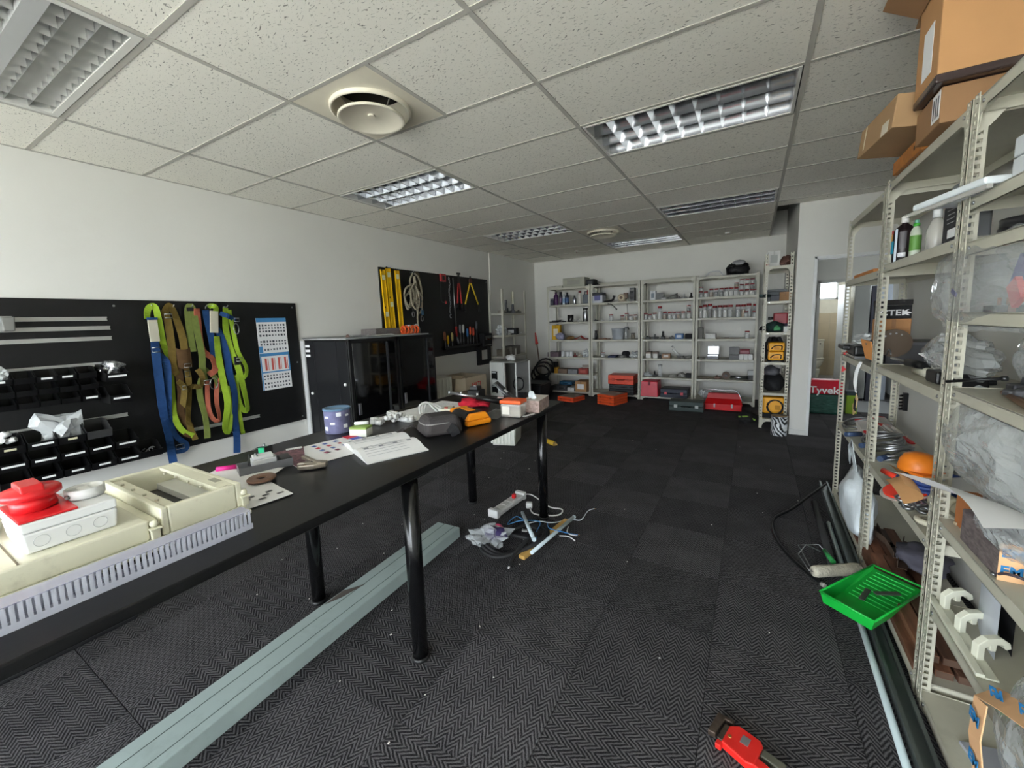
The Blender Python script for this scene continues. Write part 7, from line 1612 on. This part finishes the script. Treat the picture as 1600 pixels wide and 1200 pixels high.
for k in range(2):
    t = thing('steel_flat', 'grey steel flat bar on the rack nearest the doorway, lowest shelf, %s' % ('front', 'back')[k], 'bar', (.63 + .06 * k, 3.45, .074)); MB().box(-.02, .02, -.42, .45, 0, .012).build('bar', plain(((110, 106, 100), (96, 74, 60))[k], .6, metal=.3), t); MB().cyl((0, .4, .012), (0, .4, .0125), .008, n=8).build('hole', BLK, t)
# ---- near rack lower shelves
t = film('clear_bag', 'big crumpled clear bag filling the near right shelf at waist height', (.66, 1.30, 2.13, .925, 1.205), FILM2, .12, 21, .03, n=40)
t = film('clear_bag', 'grey bag spilling over the foam block on the near right shelf', (.68, 1.40, 1.86, .80, .93), FILM2, .10, 25, .02)
t = thing('curled_paper', 'large white paper with curled brown corner on the near right shelf', 'paper', (.62, 1.72, .86))
MB().sheet(lambda u, v: (-.13 + .26 * u + .02 * math.sin(v * 5), -.36 + .72 * v, .03 * math.sin(u * 3 + v * 4) + .10 * (1 - v) * .8 + .03 * (1 - u)), 10, 16).build('sheet', PAPER, t)
MB().sheet(lambda u, v: (-.14 + .05 * math.sin(u * PI), .16 + .24 * v, -.05 + .07 * u + .012 * math.sin(v * 3)), 8, 8).build('brown_curl', plain((196, 150, 100), .7), t)
MB().cbox((.05, -.25, .115), (.05, .07, .001), .3).build('printed_box', plain((90, 90, 96), .7), t)
t = carton('brown_carton', 'open orange-brown carton on the near right shelf beside the upright', (.70, 1.90, rz0(5)), (.14, .10, .12), (176, 110, 62), tape=False)
t = thing('foam_block', 'grey foam block wrapped in peach paper with blue lettering', 'foam block', (.72, 1.70, rz0(5)))
MB().box(-.115, .10, -.12, .12, 0, .105).build('foam', mat('grey_foam', (104, 94, 92), .9, var=.35, scale=40, stretch=(1, 1, 3)), t, bevel=.004)
PEACH = plain((226, 178, 132), .7); EMB = plain((40, 120, 176), .6)
q = MB(); q.box(-.116, .101, -.1225, -.1205, .0, .106); w_ = q.build('wrap', PEACH, t)
for k, (x, z) in enumerate(((-.09, .08), (-.03, .06), (.03, .085), (-.09, .03), (-.03, .02), (.03, .04))): text_mesh('EM', .035, 'lettering', EMB, w_, frame((x, -.1228, z), (1, 0, 0), (0, 0, 1)), bold=.0012)
t = thing('wire_lead', 'black lead with a ring terminal lying on the shelf edge by the foam block', 'lead', (.62, 1.55, rz0(5) + .004)); MB().tube(spline([(-.015, .04, .004), (.0, .0, .03), (.06, -.05, .03), (.12, -.08, .01)], 5), .004, 6).build('lead', plain((70, 60, 66), .5), t); MB().cyl((-.015, .045, .0), (-.015, .045, .006), .008, n=10).build('terminal', STEEL, t)
t = thing('pale_pads', 'pale green folded pad on the near right shelf behind the foam block', 'pad', (.76, 1.50, rz0(5))); MB().box(-.12, .12, -.05, .05, 0, .06).build('pad', plain((150, 176, 172), .8), t, bevel=.015); MB().box(-.12, .12, -.052, .05, .03, .034).build('fold', plain((120, 146, 142), .8), t)
for k in range(6): part('cream pipe elbow beside the foam block, %s' % ORD[k], (.64 + .03 * (k % 2), 1.93 - .025 * k, rz0(5) + .001), .03, (186, 166, 136), k, name='pipe_elbow', cat='elbow', metal=0)
t = thing('white_sheet_panel', 'white curved sheet standing in the near right rack', 'sheet', (.74, 1.95, rz0(6))); MB().sheet(lambda u, v: (-.07 + .05 * u * u, -.24 + .26 * u, .22 * v * (1 - .3 * u)), 8, 4).build('sheet', plain((206, 212, 222), .4), t); MB().sheet(lambda u, v: (-.02 + .03 * u, -.2 + .25 * u, .20 * v), 4, 3).build('black_backing', BLKM, t)
# white hook rail
t = thing('hook_rail', 'white plastic rail with three curved hooks on the near right rack', 'hook rail', (.622, 1.80, rz0(6) + .004)); HR = plain((214, 214, 196), .4)
MB().box(-.028, -.008, -.20, .20, 0, .012).build('rail', HR, t, bevel=.002); MB().box(-.008, .02, -.20, .20, .0, .005).build('flange', HR, t)
for k in range(3):
    y = .14 - .125 * k
    M = frame((.012, y, .0), (.75, .35, 0), (0, 0, 1))
    q = MB(); q.prism([(-.02, .0), (-.02, .055), (.005, .075), (.045, .078), (.068, .062), (.072, .045), (.058, .040), (.05, .055), (.032, .056), (.030, .035), (.016, .035), (.012, .052), (.0, .045), (.0, .0)], -.010, .010, M); q.build('hook', HR, t, bevel=.002)
# bottom: bagged goods with printed tape
t = film('clear_bag', 'clear bag of wires with printed peach tape spilling from the lower near right shelf', (.655, 1.12, 1.56, .24, .56), FILM2, .10, 31, .03); MB().blob((.03, -.02, .18), (.12, .26, .14), 91, .3, 3).build('contents', plain((120, 122, 126), .5), t)
for nm2, pts in (('tape_band', [((-.07, .17, .205), (-.6, 0, 1)), ((-.06, .08, .25), (-.6, 0, 1)), ((-.05, -.04, .30), (-.6, 0, 1)), ((-.04, -.14, .33), (-.6, 0, 1))]), ('tape_tail', [((-.085, .15, .19), (-1, 0, .2)), ((-.10, .12, .10), (-1, 0, .1)), ((-.10, .07, .0), (-1, 0, 0)), ((-.09, .03, -.10), (-1, 0, 0))])):
    w_ = MB().ribbon(pts, .06, .003).build(nm2, PEACH, t)
    for k in range(3):
        p0, f0 = Vector(pts[k][0]), Vector(pts[k][1]).normalized(); p1 = Vector(pts[k + 1][0]); c_ = (p0 + p1) / 2; yv = f0.cross(p1 - p0).normalized() if nm2 == 'tape_band' else (p0 - p1).normalized()
        xv = (p1 - p0).normalized() if nm2 == 'tape_band' else Vector((0, -1, 0))
        text_mesh('EM', .042, 'lettering', EMB, w_, frame(c_ + f0 * .009, xv, (0, 0, 1)), bold=.0014)
t = thing('grey_tile', 'grey flat tile lying at the foot of the near right rack', 'tile', (.78, 1.68, rz0(7)), rz=.2); MB().box(-.12, .12, -.12, .12, 0, .012).build('tile', plain((150, 152, 158), .5), t, bevel=.002); MB().box(-.12, .12, -.1215, -.12, .002, .010).build('edge', plain((120, 122, 126), .6), t)
# wall hook strip behind the racks
t = thing('black_hook_strip', 'small black bristle strip hung on the right wall behind the racks', 'brush', (.985, 4.03, .80)); MB().box(-.012, .014, -.02, .02, -.06, .07).build('back', BLK, t)
for k in range(5): MB().cyl((-.012, 0, -.05 + .025 * k), (-.03, -.012, -.05 + .025 * k), .008, n=8).build('tuft', BLK, t)
# ------------------------------------------------------------------ corner behind the table
t = rack('corner_shelving', 'cream shelving unit in the far left corner beside the tool board', (-3.83, 6.27, 0), PI / 2, .86, .30, 2.06, [1.635, 1.235, .86, .45], RACKF, slots=False, gusset=False)
CZ = [1.633, 1.233, .858, .448]
for k, (y, s, c) in enumerate(((6.40, .14, (136, 132, 122)), (6.62, .12, (70, 72, 76)), (6.80, .16, (90, 92, 98)), (7.0, .12, (110, 108, 100)))): part('dusty machine part on the top shelf of the corner rack, %s from the camera' % ORD[k], (-3.93, y, CZ[0]), s, c, k, rz=k)
t = thing('steel_rod_stand', 'dark upright rod piece on the top shelf of the corner rack', 'rod', (-3.93, 6.55, CZ[0])); MB().cyl((0, 0, 0), (0, 0, .24), .022, n=10).build('rod', plain((90, 90, 92), .5), t); MB().cyl((0, 0, 0), (0, 0, .02), .05, n=14).build('foot', plain((70, 70, 72), .5), t)
bag('clear_bag', 'pale bag on the second shelf of the corner rack', (-3.96, 6.42, CZ[1]), (.18, .2, .22), 101, BAGM2)
carton('black_device', 'black boxed device leaning on the second shelf of the corner rack', (-3.93, 6.75, CZ[1]), (.2, .22, .12), (30, 30, 32), rz=.3, sticker=(176, 176, 176), tape=False)
for k, y in enumerate((6.56, 6.98)): part('silver bracket on the second shelf of the corner rack, %s' % ('nearer', 'farther')[k], (-3.92, y, CZ[1]), .13, (170, 170, 166), k)
carton('grey_bin', 'grey open carton on the third shelf of the corner rack', (-3.95, 6.72, CZ[2]), (.22, .34, .16), (104, 100, 92))
carton('dusty_box', 'dusty small box on the third shelf of the corner rack', (-3.95, 6.42, CZ[2]), (.18, .16, .12), (112, 104, 92)); bottle('pale jar on the third shelf of the corner rack', (-3.86, 6.70, CZ[2]), .035, .12, (170, 168, 160), (150, 148, 140), neck=.9, name='jar', cat='jar')
t = thing('red_broom', 'red-headed pole leaning in the far left corner', 'broom', (-3.70, 7.55, 0), rot=(.0, -.06, 0)); MB().cyl((0, 0, 0), (-.06, 0, 1.05), .013, n=8).build('pole', plain((104, 84, 70), .6), t); MB().cyl((-.06, 0, 1.0), (-.075, 0, 1.24), .035, .012, n=12).build('red_head', plain((172, 54, 48), .5), t)
t = thing('pale_tubes', 'bundle of pale bent tubes leaning in the far left corner', 'tubes', (-3.72, 7.42, 0))
for k in range(4): MB().tube(spline([(0, .05 * k, 0), (-.02, .04 * k, .4), (.02 + .04 * k, -.02, .66), (.22 + .03 * k, -.05, .52 + .03 * k)], 5), .010, 6).build('tube', plain((160, 154, 140), .5), t)
o = MB().blob((0, 0, 0), (.42, .40, .50), 103, .2, 3).build('black_heap', BLKM, loc=(-3.52, 7.12, 0)); tag(o, 'heap of black cable drums in the far left corner', 'cable heap')
for k in range(3): MB().tube(arc((0, -.05 + .1 * k, .45 + .06 * k), .17, 0, 2 * PI, 16, (1, .2, 0), (0, .4, .9)), .018, 7).build('cable_loop', BLK, o)
t = thing('black_tote', 'black storage tote on the floor before the far left corner', 'tote', (-3.40, 6.62, 0)); MB().taper((0, 0, 0), (.36, .36), (.42, .42), .34).build('tub', BLKM, t, bevel=.01); MB().box(-.22, .22, -.22, .22, .34, .37).build('lid', BLK, t, bevel=.006)
# white electrical panel frame
PNL = mat('panel_white', (206, 208, 204), .4, var=.03)
t = thing('panel_enclosure', 'white steel equipment enclosure with an open front and two black meters', 'enclosure', (-3.43, 5.75, 0))
MB().box(-.25, .0, -.20, -.19, .02, .83).build('front_panel', PNL, t, bevel=.003); MB().box(-.25, .24, -.2, .28, .83, .85).build('top', plain((140, 140, 134), .5), t, bevel=.003)
for x, y in ((.0, -.19), (.22, -.19), (-.25, .26), (.22, .26)): MB().box(x, x + .022, y, y + .022, 0, .83).build('post', PNL, t)
MB().box(-.25, -.24, -.19, .28, .02, .83).build('side', plain((150, 150, 146), .5), t); MB().box(-.24, .24, .27, .28, .02, .83).build('back', plain((110, 110, 106), .6), t); MB().box(-.24, .24, -.19, .28, 0, .02).build('floor', plain((90, 90, 88), .6), t)
for z in (.55, .33):
    m2 = MB().box(-.215, -.105, -.206, -.20, z, z + .14).build('meter', BLK, t, bevel=.003); MB().box(-.205, -.13, -.208, -.206, z + .11, z + .125).build('display', plain((206, 210, 212), .4), m2); MB().box(-.2, -.14, -.208, -.206, z + .005, z + .018).build('tag', plain((196, 196, 194), .5), m2)
MB().tube(arc((.11, .1, .45), .1, 0, 2 * PI, 18, (1, 0, 0), (0, .2, 1)), .012, 6).build('cable_loop', BLK, t); MB().box(.03, .2, .12, .2, .03, .3).build('transformer', DSTEEL, t, bevel=.006)
bag('white_rag', 'white crumpled rag on top of the equipment enclosure', (-3.40, 5.78, .851), (.16, .14, .11), 105, plain((206, 206, 204), .8), cat='rag')
t = thing('white_crate_tall', 'tall white ribbed crate behind the black cabinets', 'crate', (-3.86, 4.35, 0)); MB().taper((0, 0, 0), (.34, .36), (.38, .40), .74).build('body', plain((196, 196, 182), .6), t, bevel=.01)
for k in range(5): MB().box(.19, .20, -.17 + .08 * k, -.14 + .08 * k, .05, .72).build('rib', plain((206, 206, 194), .6), t)
t = thing('big_carton', 'open tan carton with red lettering beyond the white crate', 'carton', (-3.85, 5.05, 0)); q = MB(); q.box(-.25, .25, -.27, .27, 0, .01); q.box(-.25, -.245, -.27, .27, .01, .68); q.box(.245, .25, -.27, .27, .01, .68); q.box(-.25, .25, -.27, -.265, .01, .68); q.box(-.25, .25, .265, .27, .01, .68); q.build('carton', plain((186, 172, 148), .85), t)
MB().cbox((.10, -.33, .70), (.3, .13, .004), 0, .25).build('flap', plain((170, 154, 130), .85), t); text_mesh('HILTI', .10, 'lettering', plain((196, 34, 40), .6), t, frame((.2505, .0, .55), (0, 1, 0), (0, 0, 1)), bold=.002)
t = thing('small_crate', 'dark brown box on the floor beside the tan carton', 'box', (-3.50, 4.75, 0)); MB().box(-.1, .1, -.14, .14, 0, .5).build('box', plain((110, 92, 76), .85), t, bevel=.004); MB().box(-.103, .103, -.143, .143, .44, .502).build('lid', plain((124, 104, 86), .85), t)
# ------------------------------------------------------------------ passage and washroom
t = thing('toilet', 'white ceramic toilet with cistern in the washroom', 'toilet', (1.17, 11.25, 0)); CER = plain((226, 224, 214), .15)
MB().taper((0, .02, 0), (.20, .34), (.26, .44), .22).build('pedestal', CER, t, bevel=.03, segs=3); MB().lathe([(.10, .20), (.17, .30), (.20, .40), (.19, .42), (.15, .40), (.1, .3), (0, .26)], (0, -.02, 0), n=24).build('bowl', CER, t); MB().lathe([(.12, .42), (.205, .42), (.205, .445), (.12, .445)], (0, -.02, 0), n=24).build('seat', CER, t)
MB().box(-.22, .22, .26, .44, .42, .80).build('cistern', CER, t, bevel=.02, segs=3); MB().box(-.23, .23, .25, .45, .80, .835).build('cistern_lid', CER, t, bevel=.01); MB().cyl((.15, .25, .74), (.15, .22, .74), .015, n=10).build('flush_lever', plain((60, 60, 60), .3), t)
t = thing('washroom_door', 'white washroom door leaf standing open with a lever handle', 'door', (1.93, 10.02, 0), rz=2.15); MB().box(0, .80, -.02, .02, .01, 1.98).build('leaf', plain((222, 224, 224), .4), t, bevel=.003); MB().cyl((.73, -.02, 1.02), (.73, -.06, 1.02), .010, n=8).build('spindle', STEEL, t); MB().cyl((.73, -.06, 1.02), (.62, -.06, 1.02), .009, n=8).build('lever', STEEL, t)
t = thing('steel_locker', 'tall brushed steel locker in the passage', 'locker', (1.50, 8.75, 0)); MB().box(-.11, .09, -.2, .25, .04, 1.86).build('body', mat('locker_steel', (150, 152, 150), .22, metal=.8, var=.06, scale=2), t, bevel=.004); MB().box(-.095, .075, -.206, -.2, .08, 1.82).build('door', MATS['locker_steel'], t, bevel=.002); MB().box(.05, .065, -.22, -.206, .95, 1.1).build('handle', STEEL, t); MB().box(-.1, .08, -.19, .24, 0, .04).build('plinth', BLKM, t)
t = thing('dark_board', 'dark blue board standing beside the steel locker', 'board', (1.635, 8.75, 0)); MB().box(-.03, .03, -.2, .2, 0, 1.84).build('board', plain((40, 42, 54), .5), t); MB().box(-.031, -.03, -.2, .2, 1.7, 1.84).build('edge', plain((60, 62, 74), .5), t)
t = thing('grey_door', 'pale blue-grey door leaf standing in the passage', 'door', (1.76, 8.72, 0)); MB().box(-.08, .12, -.02, .02, .01, 2.0).build('leaf', plain((150, 158, 168), .5), t, bevel=.003); MB().cyl((.08, -.02, 1.0), (.08, -.05, 1.0), .012, n=10).build('knob', STEEL, t)
t = thing('kitchen_unit', 'white base cupboard on the right of the passage', 'cupboard', (2.2, 9.2, 0)); MB().box(-.24, .3, -.65, .65, .08, .88).build('body', plain((206, 208, 208), .5), t, bevel=.004); MB().box(-.26, .3, -.66, .66, .88, .915).build('worktop', plain((176, 176, 172), .4), t); MB().box(-.22, .3, -.62, .62, 0, .08).build('plinth', plain((110, 110, 110), .6), t)
for k in range(2): d = MB().box(-.256, -.24, -.63 + .64 * k, -.02 + .64 * k, .1, .86).build('door', plain((214, 216, 216), .45), t, bevel=.003); MB().box(-.27, -.256, -.32 + .64 * k, -.30 + .64 * k, .7, .82).build('handle', STEEL, d)
t = thing('dark_bin', 'dark grey waste bin on the passage floor', 'bin', (1.78, 9.35, 0)); MB().taper((0, 0, 0), (.22, .24), (.28, .3), .52).build('bin', plain((62, 62, 66), .5), t, bevel=.01); MB().box(-.145, .145, -.155, .155, .52, .55).build('lid', plain((50, 50, 54), .5), t, bevel=.006)
# coverall bag
t = thing('coverall_bag', 'green-wrapped bundle with red top lettered in white, standing in the doorway', 'package', (.945, 7.42, 0))
MB().taper((0, 0, 0), (.40, .30), (.42, .32), .29).build('green_wrap', mat('green_wrap', (44, 84, 72), .25, var=.3, scale=12, stretch=(1, 1, 4), bump=.6, bscale=18), t, bevel=.03, segs=3)
MB().taper((0, 0, .29), (.41, .31), (.37, .22), .20).build('red_top', plain((196, 22, 46), .3), t, bevel=.03, segs=3)
text_mesh('Tyvek', .14, 'lettering', plain((232, 230, 230), .5), t, frame((-.035, -.155, .35), (1, 0, 0), (0, .16, 1)), sx=1.0, bold=.003)
t = thing('green_yellow_pack', 'lime and dark packet beside the coverall bundle', 'packet', (1.24, 7.50, 0)); MB().box(-.05, .08, -.08, .08, 0, .27).build('packet', plain((120, 150, 30), .4), t, bevel=.01); MB().box(-.052, .082, -.082, .082, .27, .33).build('dark_top', plain((40, 56, 60), .4), t, bevel=.008)
t = thing('red_sticker', 'small red triangular sticker on the doorway-end upright', 'sticker', (.612, 3.9685, 1.02), rz=0); MB().prism([(-.014, 0), (.014, .02), (-.014, .05)], 0, .0015, frame((0, 0, 0), (1, 0, 0), (0, 0, 1))).build('sticker', plain((200, 40, 44), .5), t)
